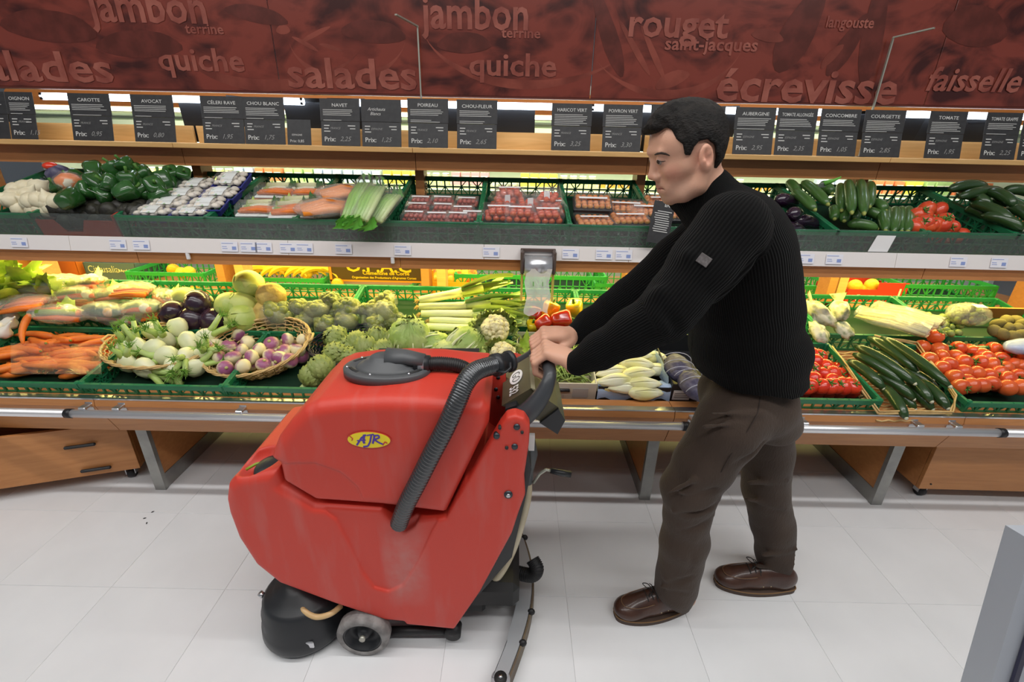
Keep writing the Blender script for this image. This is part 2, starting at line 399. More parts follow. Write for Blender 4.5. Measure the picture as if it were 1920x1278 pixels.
part('centre_board', MB().box((0, 2.60, .60), (6.5, .016, .10)), M_wood); part('shade_board', MB().box((0, 2.54, .29), (6.5, .016, .52)), M_dark)  # dark board below is added to deepen the shade under the deck
# label strips on the middle shelf, each length its own
seams = [-3.3, -1.93, -.98, -.13, .50, 1.66, 2.6, 3.3]
for a, b in zip(seams[:-1], seams[1:]):
    part('label_strip', MB().prism([(2.022, 1.092), (2.010, 1.031), (2.014, 1.030), (2.028, 1.092)], a+.001, b-.001, 'x'), M_white)
M_lab = mat('price_label_paper', (.80, .80, .86), .5); M_ink = mat('blue_ink', (.25, .33, .62), .6)
lm = MB(); lm.box((0, 0, 0), (.072, .0016, .042)); lm.cur = 1
for zz, ww, xx in ((.014, .05, -.008), (.0, .02, -.022), (-.008, .022, -.02)): lm.box((xx, -.0012, zz), (ww, .0006, .0022))
lm.box((.02, -.0012, -.006), (.018, .0006, .014))
lme = lm.mesh('price_label', [M_lab, M_ink])
for px in (34, 220, 264, 430, 466, 494, 540, 571, 644, 755, 921, 1070, 1133, 1170, 1512, 1566, 1800, 1877):
    p = at(px, 470+ (px-960)*.018 + 8*((px-960)/960)**2, 2.014); p.z = 1.062
    obj('price_label', lme, None, g, (p.x, 2.0125, 1.062), (R(-11), 0, 0))
# small white hooks under the strip
hk = MB().box((0, 0, 0), (.016, .012, .03), ch=.003); hk.cur = 0; hme = hk.mesh('hook', mat('hook_white', (.8, .8, .82), .3))
for px, py in ((355, 489), (737, 492)):
    p = at(px, py, 2.02); obj('hook', hme, None, g, (p.x, 2.016, 1.016))
# clear lip along the middle shelf
M_lip = film('clear_lip', (.70, .76, .74), .955, .04)
for a, b in ((-3.3, -1.66), (-1.66, .655), (.655, 3.3)):
    part('clear_lip', MB().box(((a+b)/2, 2.034, 1.135), (b-a-.003, .004, .10)), M_lip)
# bumper rail
RX = [-3.3, -1.735, .69, 1.93, 3.3]
for a, b in zip(RX[:-1], RX[1:]):
    part('bumper_rail', MB().tube([(a+.008, 1.565, .487), (b-.008, 1.565, .487)], .0165, 20), M_chrome)
    if b < 3: part('rail_joint', MB().tube([(b-.012, 1.565, .487), (b+.012, 1.565, .487)], .019, 16), M_black)
for px in (151, 214, 446, 640, 1305, 1513, 1730, 1802):
    p = at(px, 762+(px-960)*.02, 1.58)
    part('rail_bracket', MB().box((p.x, 1.59, .507), (.028, .05, .012), ch=.003).box((p.x, 1.606, .50), (.028, .008, .035)), M_steel)
# pedestals
for i, x in enumerate([-1.60, -.50, .625, 1.69, -2.7, 2.8]):
    ped = MB().prism([(1.715, .075), (1.715, .36), (2.5, .52), (2.5, .075)], x-.018, x+.018, 'x')
    pp = part('pedestal', ped, M_wood)
    obj('front_trim', MB().prism([(1.695, .0), (1.695, .352), (1.716, .352), (1.716, 0)], x-.024, x+.024, 'x'), M_trim, pp)
    obj('skirting', MB().prism([(1.717, .0), (1.717, .075), (2.5, .075), (2.5, 0)], x-.021, x+.021, 'x'), M_trim, pp)
# ------------------------------------------------------------------ canopy with printed panels
M_can = bpy.data.materials.new('canopy_print'); M_can.use_nodes = True
nt = M_can.node_tree; N = nt.nodes; L = nt.links; b = N['Principled BSDF']
tc = N.new('ShaderNodeTexCoord'); mp = N.new('ShaderNodeMapping'); mp.inputs['Scale'].default_value = (1, 1, 1.6); L.new(tc.outputs['Object'], mp.inputs[0])
n1 = N.new('ShaderNodeTexNoise'); n1.inputs['Scale'].default_value = 3.0; n1.inputs['Detail'].default_value = 5; n1.inputs['Distortion'].default_value = 1.5; L.new(mp.outputs[0], n1.inputs['Vector'])
v1 = N.new('ShaderNodeTexVoronoi'); v1.inputs['Scale'].default_value = 11; L.new(mp.outputs[0], v1.inputs['Vector'])
mx = N.new('ShaderNodeMix'); mx.data_type = 'FLOAT'; mx.inputs[0].default_value = .16; L.new(n1.outputs['Fac'], mx.inputs[2]); L.new(v1.outputs['Distance'], mx.inputs[3])
rp = N.new('ShaderNodeValToRGB'); rp.color_ramp.elements[0].position = .36; rp.color_ramp.elements[0].color = (.045, .010, .008, 1)
rp.color_ramp.elements[1].position = .56; rp.color_ramp.elements[1].color = (.20, .040, .026, 1)
L.new(mx.outputs[0], rp.inputs[0]); L.new(rp.outputs[0], b.inputs['Base Color']); b.inputs['Roughness'].default_value = .22; b.inputs['Specular IOR Level'].default_value = .6
M_let = mat('canopy_lettering', (.34, .11, .08), .25, col2=(.22, .055, .04), nscale=9, contrast=(.35, .65), spec=.6)
M_pr = mat('canopy_food_shape', (.25, .06, .04), .25, col2=(.14, .03, .02), nscale=6, spec=.6)
M_prd = mat('canopy_food_dark', (.085, .019, .013), .25, col2=(.13, .028, .02), nscale=14, spec=.6)
can = empty('canopy', (0, 0, 0), label='dark red printed canopy hanging over the produce display', cat='canopy')
def canpt(px, py): return at(px, py, 2.55)
CX = [-3.3, -1.15, .355, 1.98, 3.3]; CB, CT = 1.706, 2.45
for i in range(4):
    a, b_ = CX[i], CX[i+1]
    pn = obj('printed_panel', MB().box(((a+b_)/2, 2.56, (CB+CT)/2), (b_-a-.004, .012, CT-CB), ch=.002), M_can, can)
WK = 0
def canword(body, x0, x1, yb, h, parent=can, Y=2.5516, shear=0):
    p = canpt(x0, yb); p1 = canpt(x1, yb); wd = p1.x-p.x
    tall = 1.0
    c = MB(); ht = canpt(x0, yb-h).z-p.z; size = ht/.73
    textmb(c, body, size, Matrix(), bold=.020, sx=1, thick=0.0001, shear=shear)
    xs = [v[0] for v in c.v]; s_ = wd/(max(xs)-min(xs)); 
    c.v = [(p.x+(v[0]-min(xs))*s_, Y-v[2], p.z+v[1]) for v in c.v]
    global WK; WK += 1; c.v = [(v[0], v[1]-WK*.00013, v[2]) for v in c.v]; obj('printed_word', c, M_let, parent)
for wd in (('jambon', 170, 390, 48, 66), ('terrine', 348, 420, 68, 20), ('quiche', 300, 460, 137, 44), ('salades', -60, 216, 164, 58),
           ('jambon', 790, 990, 52, 66), ('terrine', 940, 1013, 70, 20), ('quiche', 880, 1043, 140, 44), ('salades', 542, 782, 165, 58),
           ('rouget', 1178, 1364, 68, 56), ('saint-jacques', 1246, 1420, 94, 26), ('langouste', 1548, 1638, 56, 22),
           ('\u00e9crevisse', 1340, 1680, 190, 66), ('faisselle', 1735, 1912, 178, 46)):
    canword(*wd, shear=.0 if wd[0] != 'faisselle' else .15)
BK = 0
def crescent(cx, cy, rx, ry, th, a0, a1, m=M_pr, Y=2.5538):
    c = MB(); n = 24; top = []; bot = []
    for i in range(n+1):
        t = R(a0+(a1-a0)*i/n); k = math.sin(PI*i/n)
        p = canpt(cx+rx*math.cos(t), cy+ry*math.sin(t)); q_ = canpt(cx+rx*math.cos(t), cy+(ry+th*k)*math.sin(t)+.5)
        top.append((p.x, Y, p.z)); bot.append((q_.x, Y, q_.z))
    global BK; BK += 1; bot = [(a, b-BK*.00006, z) for a, b, z in bot]; top = [(a, b-BK*.00006, z) for a, b, z in top]
    c.sheet([bot, top], False); obj('printed_shape', c, m, can)
crescent(500, 60, 190, 92, 22, 20, 160); crescent(1000, 40, 210, 110, 18, 40, 175); crescent(650, 70, 110, 70, 20, 5, 175); crescent(1250, 60, 150, 110, 16, 20, 150)
def blob(cx, cy, rx, ry, m, rot=0, Y=2.5538):
    c = MB(); pts = []
    for i in range(18):
        t = 2*PI*i/18; x = rx*math.cos(t)*(1+.1*math.sin(3*t)); y = ry*math.sin(t); p = canpt(cx+x*math.cos(rot)-y*math.sin(rot), cy+x*math.sin(rot)+y*math.cos(rot)); pts.append((p.x, Y, p.z))
    global BK; BK += 1; pts = [(p_[0], p_[1]-BK*.00006, p_[2]) for p_ in pts]; c.add(pts, [tuple(range(18))]); obj('printed_shape', c, m, can)
for a in ((530, 58, 13, 9, M_pr, 0), (590, 66, 32, 5, M_pr, -.5), (572, 84, 28, 4, M_pr, .5), (620, 90, 22, 4, M_pr, .3), (480, 30, 60, 16, M_prd, .2), (700, 60, 60, 22, M_prd, .1), (260, 90, 80, 26, M_prd, 0),
          (90, 60, 90, 30, M_prd, .1), (1140, 60, 16, 90, M_prd, -.3), (1190, 90, 6, 60, M_pr, -.5), (1225, 100, 6, 56, M_pr, -.4), (1260, 150, 34, 14, M_pr, -.4), (1500, 60, 30, 90, M_prd, .5), (1590, 90, 16, 70, M_prd, .6),
          (1640, 60, 20, 110, M_prd, .2), (1830, 60, 60, 40, M_prd, .1), (1440, 70, 30, 12, M_pr, .2), (1560, 110, 30, 8, M_pr, -.8), (870, 80, 50, 20, M_prd, 0)): blob(*a)
obj('bottom_edge', MB().box((0, 2.575, CB-.004), (6.6, .045, .008)), mat('canopy_edge', (.12, .03, .02), .4), can)
# tubes under the canopy
for i, (xa, xb) in enumerate(((-2.36, -1.06), (-.84, .36), (.37, 1.63), (1.90, 3.2))):
    t = empty('fluorescent_lamp', ((xa+xb)/2, 2.59, 1.668), label=['lit white tube lamp under the canopy above the carrot and avocado cards', 'lit white tube lamp under the canopy above the turnip and cauliflower cards', "lit white tube lamp under the canopy behind the man's head", 'lit white tube lamp under the canopy above the vine tomato cards'][i], cat='lamp', group='tube lamps under the canopy')
    obj('tube', MB().tube([(-(xb-xa)/2, 0, 0), ((xb-xa)/2, 0, 0)], .016, 12), M_tube, t)
    obj('end_cap', MB().box(((xb-xa)/2-.006, 0, 0), (.012, .03, .03)), M_black, t); obj('end_cap', MB().box((-(xb-xa)/2+.006, 0, 0), (.012, .03, .03)), M_black, t)
# bent support rods
M_rod = mat('rod_metal', (.46, .47, .40), .35, .6)
for i, (pts, lab) in enumerate((([(786, 250), (783, 50)], 'thin bent metal rod standing behind the leek card'), ([(1632, 260), (1675, 78)], 'thin bent metal rod leaning behind the courgette card'))):
    a = at(*pts[0], 2.53); b_ = at(*pts[1], 2.53); a.z = 1.465; a.x = b_.x+(.0 if i == 0 else 0)
    e = at(*((742, 28) if i == 0 else (1752, 62)), 2.40)
    r = empty('support_rod', a, label=lab, cat='rod')
    obj('upright', MB().bar(Vector((0, 0, 0)), b_-a, .010, .006), M_rod, r); obj('arm', MB().bar(b_-a, e-a, .012, .006), M_rod, r)
    obj('foot', MB().box((0, 0, .003), (.04, .03, .006)), M_rod, r)

# ------------------------------------------------------------------ price cards
M_card = mat('slate_card', (.028, .028, .030), .5, col2=(.036, .036, .038), nscale=40); M_cardb = mat('card_back', (.006, .006, .007), .55); M_chalk = mat('chalk_print', (.62, .62, .60), .7); M_chalk2 = mat('chalk_hand', (.30, .30, .29), .8)
def card(xl, xr, title, price, ytop, label, lower=True, blank=False, w=None, note=None, origin='FRANCE'):
    yb = 278+(0.5*(xl+xr)-960)*.0215+11*((.5*(xl+xr)-960)/960)**2
    a = at(xl, yb, 2.455); b_ = at(xr, yb, 2.455); W = b_.x-a.x; cx = (a.x+b_.x)/2
    r = empty('price_card', (cx, 2.452, 1.470), (R(-14), 0, 0), label=label, cat='price card')
    H1 = .112
    obj('lower_panel', MB().box((0, 0, H1/2), (W, .003, H1), ch=.001), M_card, r)
    c = MB(); m2 = MB()
    F = lambda x, z: Matrix(((1, 0, 0, x), (0, 0, -1, -.0022), (0, 1, 0, z), (0, 0, 0, 1)))
    l = -W/2+.014
    textmb(c, 'Prix:', .030, F(l, .020), bold=.012)
    textmb(m2, price, .030, F(l+.075, .022), bold=.0, shear=.35)
    for k, (z, ww) in enumerate(((.092, .026), (.079, .022), (.066, .030))): c.box((l+ww/2, -.002, z), (ww, .0006, .004))
    c.box((W/2-.04, -.002, .092), (.036, .0006, .004)); c.box((W/2-.035, -.002, .079), (.026, .0006, .0035))
    textmb(m2, origin, .013, F(l+.03, .076), shear=.3)
    obj('lettering', c, M_chalk, r); obj('handwriting', m2, M_chalk2, r)
    top = at(.5*(xl+xr), ytop, 2.50)
    H2 = max(.10, (top.z-1.47-H1*.97)*1.0)
    u = obj('upper_panel', MB().box((0, 0, H2/2), (W+.004, .003, H2), ch=.001), M_card, r, (0, .001, H1+.001), (R(4), 0, 0))
    c = MB(); F2 = lambda x, z: Matrix(((1, 0, 0, x), (0, 0, -1, -.0022), (0, 1, 0, z), (0, 0, 0, 1)))
    if title:
        textmb(c, title, .021, F2(0, H2-.036), bold=.006, align='CENTER', sx=min(1.15, (W-.02)/(len(title)*.0145)))
        for k in range(random.choice((4, 5, 6))):
            ww = W-.03-random.random()*.03; c.box((l+ww/2-.002, -.002, H2-.050-k*.0075), (ww, .0005, .0022))
        for k in range(2): ww = W*(.35+.4*random.random()); c.box((l+ww/2-.002, -.002, H2-.096-k*.0075), (ww, .0005, .002))
    if note: textmb(c, note, .020, F2(-W/2+.03, H2-.05), shear=.3)
    obj('lettering', c, M_chalk, u)
    return r
for a in ((-40, 20, 'AIL', '', 228, 'black slate price card at the very edge of the upper shelf'), (22, 72, 'OIGNON', '1,15', 226, 'narrow black price card beside the bare beech board'),
          (138, 214, 'CAROTTE', '0,95', 188, 'black carrot price card headed CAROTTE priced 0,95'), (254, 331, 'AVOCAT', '0,80', 193, 'black avocado price card headed AVOCAT'),
          (383, 460, 'C\u00c9LERI RAVE', '1,95', 193, 'black celeriac price card headed CELERI RAVE'), (461, 536, 'CHOU BLANC', '1,75', 196, 'black white cabbage price card headed CHOU BLANC'),
          (604, 676, 'NAVET', '2,25', 194, 'black turnip price card headed NAVET'), (680, 753, None, '1,25', 192, 'black price card with handwritten artichoke heading'),
          (766, 840, 'POIREAU', '2,10', 185, 'black leek price card headed POIREAU'), (857, 931, 'CHOU-FLEUR', '2,65', 187, 'black cauliflower price card headed CHOU-FLEUR'),
          (1033, 1106, 'HARICOT VERT', '3,25', 196, 'black green bean price card headed HARICOT VERT'), (1128, 1200, 'POIVRON VERT', '3,30', 197, 'black green pepper price card headed POIVRON VERT'),
          (1216, 1290, 'POIVRON ROUGE', '3,30', 197, "black pepper price card partly hidden by the man's hair"), (1298, 1352, None, '2,10', 202, "black price card showing just behind the man's head"),
          (1372, 1446, 'AUBERGINE', '2,95', 208, 'black aubergine price card headed AUBERGINE'), (1450, 1523, 'TOMATE ALLONG\u00c9E', '2,35', 211, 'black long tomato price card headed TOMATE ALLONGEE'),
          (1530, 1603, 'CONCOMBRE', '1,05', 212, 'black cucumber price card headed CONCOMBRE'), (1611, 1686, 'COURGETTE', '2,85', 215, 'black courgette price card headed COURGETTE'),
          (1731, 1800, 'TOMATE', '1,95', 218, 'black price card headed TOMATE'), (1836, 1902, 'TOMATE GRAPPE', '2,25', 228, 'black vine tomato price card headed TOMATE GRAPPE'), (1906, 1975, 'TOMATE', '2,25', 232, 'black price card cut by the edge beside the vine tomato card')):
    note = {'black price card with handwritten artichoke heading': 'Artichauts\n  Blancs', 'black white cabbage price card headed CHOU BLANC': None}.get(a[5])
    card(*a, note=note, origin='ESPAGNE' if a[0] > 1360 or a[0] == 680 else 'FRANCE')
# small low card
p = at(562, 276, 2.45); r = empty('price_card', (p.x, 2.452, 1.470), (R(-14), 0, 0), label='small low black price card between cabbage and turnip cards', cat='price card')
obj('panel', MB().box((0, 0, .058), (.115, .003, .116), ch=.001), M_card, r); c = MB(); F = Matrix(((1, 0, 0, -.045), (0, 0, -1, -.0022), (0, 1, 0, .012), (0, 0, 0, 1)))
textmb(c, 'Prix: 0,85', .018, F); textmb(c, 'ESPAGNE', .012, Matrix.Translation((0.01, 0, .03)) @ F); obj('lettering', c, M_chalk, r)
# cards of the far side, seen from behind
backs = [(377, 187, 58), (470, 184, 60), (578, 186, 68), (660, 185, 66), (847, 190, 40), (722, 190, 60), (966, 194, 72), (1118, 196, 30), (1212, 196, 30), (1345, 200, 60), (1600, 214, 60), (1668, 218, 90), (1712, 222, 70), (1776, 226, 60), (10, 200, 60), (1830, 232, 70)]
for i, (px, yt, wp) in enumerate(backs):
    p = at(px, 240, 2.66); W = wp/875*2.5; H = at(px, yt, 2.66).z-1.47
    r = empty('price_card', (p.x, 2.66, 1.470), (R(13 if i % 2 else 9), R(random.uniform(-4, 4)), 0), label='blank black card back standing behind the front price cards', cat='price card', group='card backs of the far side')
    obj('panel', MB().box((0, 0, H/2), (W, .003, H), ch=.001), M_cardb, r); obj('slot', MB().box((0, -.002, H-.018), (W*.6, .002, .006)), M_black, r)

# ------------------------------------------------------------------ chilled wall display far behind
ch = empty('chilled_cabinet', (0, 0, 0), label='long lit chilled cabinet across the far aisle behind the display', cat='refrigerator')
M_cab = mat('cabinet_grey', (.45, .5, .48), .5); M_shade = mat('cabinet_orange', (.62, .22, .05), .35); M_shf = mat('shelf_white', (.82, .88, .75), .4)
obj('back_panel', MB().box((.2, 4.95, 1.0), (8.4, .04, 2.0)), mat('cabinet_back', (.7, .75, .66), .6), ch)
prof = []
for i in range(9):
    t = i/8*PI/2; prof.append((4.22-.16*math.sin(t), 1.70+.20*(1-math.cos(t))))
obj('curved_hood', MB().prism([(4.4, 1.86), (4.18, 1.86), (4.12, 1.835), (4.08, 1.80), (4.06, 1.76), (4.06, 1.705), (4.4, 1.705)], -4.0, 4.4, 'x'), M_shade, ch)
obj('hood_underside', MB().box((.2, 4.5, 1.68), (8.3, .6, .02)), M_cab, ch)
obj('tube', MB().tube([(-3.95, 4.10, 1.688), (4.3, 4.10, 1.688)], .016, 10), M_tube2, ch)
obj('guard_rail', MB().tube([(-3.95, 4.12, 1.638), (4.3, 4.12, 1.638)], .028, 10), mat('rail_green', (.36, .46, .33), .3, .3), ch)
for z in (1.47, 1.13, .93, .70):
    obj('shelf', MB().box((.2, 4.62, z), (8.3, .56, .018)), M_shf, ch)
    obj('shelf_lamp', MB().tube([(-3.95, 4.36, z-.018), (4.3, 4.36, z-.018)], .009, 8), M_tube2, ch)
    obj('shelf_edge', MB().box((.2, 4.335, z+.0), (8.3, .008, .034)), mat('shelf_edge_label', (.7, .8, .55), .4), ch)
obj('base', MB().box((.2, 4.6, .3), (8.3, .66, .6)), M_cab, ch)
obj('end_wall', MB().box((-4.02, 4.6, 1.0), (.05, .75, 2.0)), M_cab, ch); obj('end_wall', MB().box((4.42, 4.6, 1.0), (.05, .75, 2.0)), M_cab, ch)
pk = [((.75, .22, .10), 'box'), ((.82, .70, .10), 'box'), ((.85, .85, .8), 'tub'), ((.40, .58, .25), 'box'), ((.85, .40, .05), 'tub'), ((.7, .75, .35), 'jar'), ((.75, .3, .35), 'box'), ((.45, .52, .68), 'box')]
prot = []
for i, (c_, k) in enumerate(pk):
    m_ = mat('pack_%d' % i, c_, .35); m2 = mat('pack_band', (.85, .85, .78), .4)
    mb = MB()
    if k == 'box': mb.box((0, 0, .055), (.075, .06, .11), ch=.003); mb.cur = 1; mb.box((0, -.031, .06), (.06, .002, .04))
    elif k == 'tub': mb.lathe([(.030, 0), (.036, .06), (.038, .062)], 12); mb.cur = 1; mb.lathe([(.039, .062), (.039, .068), (.0, .069)], 12)
    else: mb.lathe([(.032, 0), (.034, .01), (.034, .07), (.028, .085)], 12); mb.cur = 1; mb.lathe([(.03, .085), (.03, .10), (0, .101)], 12)
    prot.append(mb.mesh('pack', [m_, m2]))
nm = {'box': ('food_carton', 'carton'), 'tub': ('yoghurt_tub', 'tub'), 'jar': ('food_jar', 'jar')}
for z in (1.14, .94):
    x = -3.7; k = 0
    while x < 4.2:
        i = random.randrange(8)
        for _ in range(random.randint(2, 4)):
            n_, c_ = nm[pk[i][1]]
            obj(n_, prot[i], None, None, (x, 4.42+random.uniform(0, .02), z), (0, 0, random.uniform(-.1, .1)), label='small %s on a lit shelf of the far chilled cabinet' % n_.replace('_', ' '), cat=c_, group='packs on the chilled cabinet')
            x += .085
        x += .01
# ------------------------------------------------------------------ drawer trolleys under the display
def trolley(P, lab, handles):
    a, b_ = [Vector(q_) for q_ in P]; a.z = b_.z = 0; d = (b_-a); Lh = d.length; yaw = math.atan2(d.y, d.x)
    t = empty('drawer_trolley', a, (0, 0, yaw), label=lab, cat='trolley')
    obj('front_panel', MB().box((Lh/2, .009, .195), (Lh, .018, .25), ch=.001), M_wood, t)
    obj('side_panel', MB().box((.009, .27, .195), (.018, .50, .25)), M_wood, t); obj('side_panel', MB().box((Lh-.009, .27, .195), (.018, .50, .25)), M_wood, t)
    obj('base_panel', MB().box((Lh/2, .27, .08), (Lh-.04, .50, .016)), M_wood, t); obj('back_panel', MB().box((Lh/2, .51, .195), (Lh-.04, .016, .25)), M_wood, t)
    for hx, hz in handles:
        obj('handle', MB().box((hx, -.010, hz), (.11, .014, .014), ch=.004), M_black, t)
    for cx, cy in ((.06, .05), (Lh-.06, .05), (.06, .45), (Lh-.06, .45)):
        k = obj('caster', MB().tube([(cx-.012, cy, .026), (cx+.012, cy, .026)], .026, 14), M_black, t)
        obj('fork', MB().box((cx-.018, cy, .045), (.004, .03, .045)).box((cx+.018, cy, .045), (.004, .03, .045)).box((cx, cy, .067), (.04, .04, .004)), M_steel, k)
    obj('screw', MB().ball((.045, -.002, .10), .004, 8, 5), M_dark, t)
    return t
a = atz(4, 916, .07); b_ = atz(263, 877, .07); d = (b_-a)
trolley((a-d*1.3, b_), 'cherry wood trolley with two black pull handles beneath the carrots', ((0.0, 0), ))
bpy.data.objects['drawer_trolley'].children[0]
for o in [o for o in bpy.data.objects['drawer_trolley'].children if o.name.startswith('handle')]: bpy.data.objects.remove(o)
t = bpy.data.objects['drawer_trolley']; Lh = ((a-d*1.3)-b_).length
for px, py, zz in ((181, 826, .235), (193, 876, .105)):
    k = (px-263)/259.0*d.length; obj('handle', MB().box((Lh+k-.02, -.010, zz), (.115, .014, .014), ch=.004), M_black, t)
a = atz(1722, 916, .07); b_ = atz(1985, 923, .07)
trolley((a, a+(b_-a)*2.6), 'cherry wood trolley without handles beneath the crate of vine tomatoes', ())
# foreground grey upright at the lower right edge
fg = empty('metal_upright', (0, 0, 0), label='blurred grey metal upright of a rack cutting the lower corner of the view', cat='metal frame')
A_ = at(1872, 1290, .60); B_ = at(1962, 1000, .66)
dd = (B_-A_)
p0 = A_-dd*((A_.z-.01)/dd.z); p1 = A_+dd*1.0
obj('post', MB().bar(p0, p1, .10, .05, up=(0, -1, .4)), mat('rack_grey', (.42, .45, .50), .5, .2), fg)
obj('groove', MB().bar(p0+Vector((-.012, -.028, .01)), p1+Vector((-.012, -.028, .01)), .010, .006, up=(0, -1, .4)), mat('rack_dark', (.03, .03, .06), .5), fg)
# ------------------------------------------------------------------ crates
M_crate = mat('green_crate', (.012, .155, .062), .38, col2=(.016, .19, .078), nscale=12)
M_crate2 = mat('bright_green_crate', (.03, .36, .08), .4)
M_crateb = mat('black_crate', (.015, .017, .018), .45)
def lattice(p0, ex, ez, L, H, rows=2, handle=True, t=.005, step=.045):
    mb = MB(); p0 = Vector(p0); ex = Vector(ex); ez = Vector(ez); nrm = ex.cross(ez)
    P = lambda u, v: p0+ex*u+ez*v
    def b(u0, v0, u1, v1, w_=t, d_=.008): mb.bar(P(u0, v0), P(u1, v1), d_, w_, up=nrm.cross((P(u1, v1)-P(u0, v0)).normalized()))
    b(0, H-.011, L, H-.011, .022, .012); b(0, .007, L, .007, .014); 
    for r_ in range(1, rows): b(0, H*r_/rows, L, H*r_/rows)
    n = max(2, int(round(L/step))); 
    for i in range(n+1): b(L*i/n, 0, L*i/n, H, .007)
    for r_ in range(rows):
        for i in range(n):
            if handle and r_ == rows-1 and abs((i+.5)/n-.5) < .13: continue
            u0, u1 = L*i/n, L*(i+1)/n; v0, v1 = H*r_/rows, H*(r_+1)/rows
            if (i+r_) % 2: v0, v1 = v1, v0
            b(u0, v0, u1, v1, .005, .005)
    mb2 = mb
    # thin recessed web behind the bars
    q_ = P(0, 0)+nrm*.0; 
    return mb2
def crate_proto(W, D, H, m, name='produce_crate'):
    r = empty(name, (0, 0, 0)); tag(r, 'x', 'crate')
    obj('base', MB().box((0, D/2, .003), (W-.004, D-.004, .005)), mat('crate_floor_shaded', (.003, .028, .013), .6), r)  # crate green darkened on the floor, painting in the shade inside the crate
    mm = [('front_wall', (-W/2, 0, 0), (1, 0, 0), W), ('rear_wall', (W/2, D, 0), (-1, 0, 0), W), ('side_wall', (-W/2, D, 0), (0, -1, 0), D), ('side_wall', (W/2, 0, 0), (0, 1, 0), D)]
    for n_, p, e, l in mm:
        obj(n_, lattice(p, e, (0, 0, 1), l, H), m, r)
    cb = MB()
    for sx in (-1, 1):
        for y in (0, D):
            obj('corner', MB().box((sx*(W/2-.008), y+(.008 if y == 0 else -.008), H/2+.002), (.018, .018, H+.004), ch=.004), m, r)
    return r
SL1 = math.atan(.2034); SL2 = math.atan(.25)
def deck(Y): return .490+.2034*(Y-1.69)
def mid(Y): return 1.075+.25*(Y-2.05)
C1 = Proto(crate_proto(.576, .40, .094, M_crate)); C2 = Proto(crate_proto(.392, .60, .105, M_crate))
C3 = Proto(crate_proto(.56, .36, .13, M_crate2))
xl = at(178, 708, 1.72).x
row1 = [(xl-.29, C1, 'green lattice crate full of loose carrots'), (xl-.29-.585, C1, 'green lattice crate at the edge holding garlic bulbs'), (xl+.29, C1, 'green lattice crate under the fennel basket'),
        (xl+.875, C1, 'green lattice crate under the turnip basket'), (xl+1.46, C1, 'green lattice crate under the artichokes behind the scrubber'), (xl+2.045, C1, 'green lattice crate under the cauliflowers')]
for x, c, l in row1[:5]: c.put((x, 1.662, deck(1.662)+.002), (SL1, 0, 0), label=l)
x = at(1642, 737, 1.72).x-.29; C1.put((x-.03, 1.662, deck(1.662)+.002), (SL1, 0, 0), label="green lattice crate of loose round tomatoes beside the man's hip")
xv = at(1786, 735, 1.72).x+.29; C1.put((xv, 1.662, deck(1.662)+.002), (SL1, 0, 0), label='green lattice crate of vine tomatoes beside the cucumber tray')
for i, px in enumerate((-120, 70, 205)): pass
r2 = [(-1.72, 'green crate of bagged vegetables behind the carrots'), (-1.13, 'green crate of red and white cabbages behind the fennel'), (-.54, 'green crate of wrapped broccoli behind the artichokes'),
      (.05, 'green crate holding the leeks behind the cauliflowers'), (.64, 'green crate of peppers behind the green beans'), (1.23, "green crate behind the man's hip holding paper bags"),
      (-2.31, 'green crate of leafy greens behind the garlic'), (1.82, 'green crate of salsify bags and brussels sprouts'), (2.41, 'green crate with kiwis at the end of the second row')]
for x, l in r2: C1.put((x, 2.135, deck(2.135)+.002), (SL1, 0, 0), label=l)
up = [(315, 'green crate of mushroom trays on the middle shelf'), (478, 'green crate of soup vegetable packs beside the mushroom crate'), (645, 'green crate of wrapped celery and an orange bag'),
      (812, 'green crate of small tomato punnets on the middle shelf'), (984, 'green crate of bagged red tomatoes on the middle shelf'), (1150, "green crate of mixed tomato packs beside the man's face"),
      (1318, "green crate mostly hidden behind the man's collar"), (1482, "green crate of aubergines behind the man's shoulder"), (1648, 'green crate of courgettes on the middle shelf'), (1822, 'green crate of loose long tomatoes on the middle shelf'),
      (1990, 'green crate of dark cucumbers at the shelf end'), (-10, 'green crate of white onions at the shelf end')]
for px, l in up:
    p = at(px, 425, 2.07); C2.put((p.x, 2.062, mid(2.062)+.002), (SL2, 0, 0), label=l)

# ------------------------------------------------------------------ produce prototypes
def skin(name, *a, **k): return mat(name, *a, **k)
def single(name, mb, m, cat, label='x'): return Proto(obj(name, mb, m, label=label, cat=cat))
M_carrot = mat('carrot', (.80, .21, .028), .48, col2=(.70, .16, .02), nscale=20, bump=.25, bscale=90)
car = []
for k in range(3):
    mb = MB(); bend = (.0, .012, -.010)[k]; L_ = .17
    pts = [Vector((-L_/2+L_*i/8, bend*math.sin(PI*i/8), .004*math.sin(5*i/8))) for i in range(9)]
    mb.tube(pts, [.004, .009, .0115, .013, .0142, .0152, .016, .0155, .009], 10); mb.cur = 1
    mb.tube([pts[-1], pts[-1]+Vector((.006, 0, 0))], [.006, .003], 7)
    car.append(Proto(obj('carrot', mb, [M_carrot, mat('carrot_top', (.20, .24, .04), .7)], label='x', cat='carrot')))
M_white_v = mat('pale_bulb', (.80, .80, .58), .38, col2=(.70, .74, .44), nscale=10, stretch=(1, 1, .3), sss=.05)
M_stalk = mat('fennel_stalk', (.40, .56, .13), .45, col2=(.55, .66, .28), nscale=8); M_frond = mat('fennel_frond', (.14, .32, .04), .6, col2=(.24, .44, .08), nscale=20)
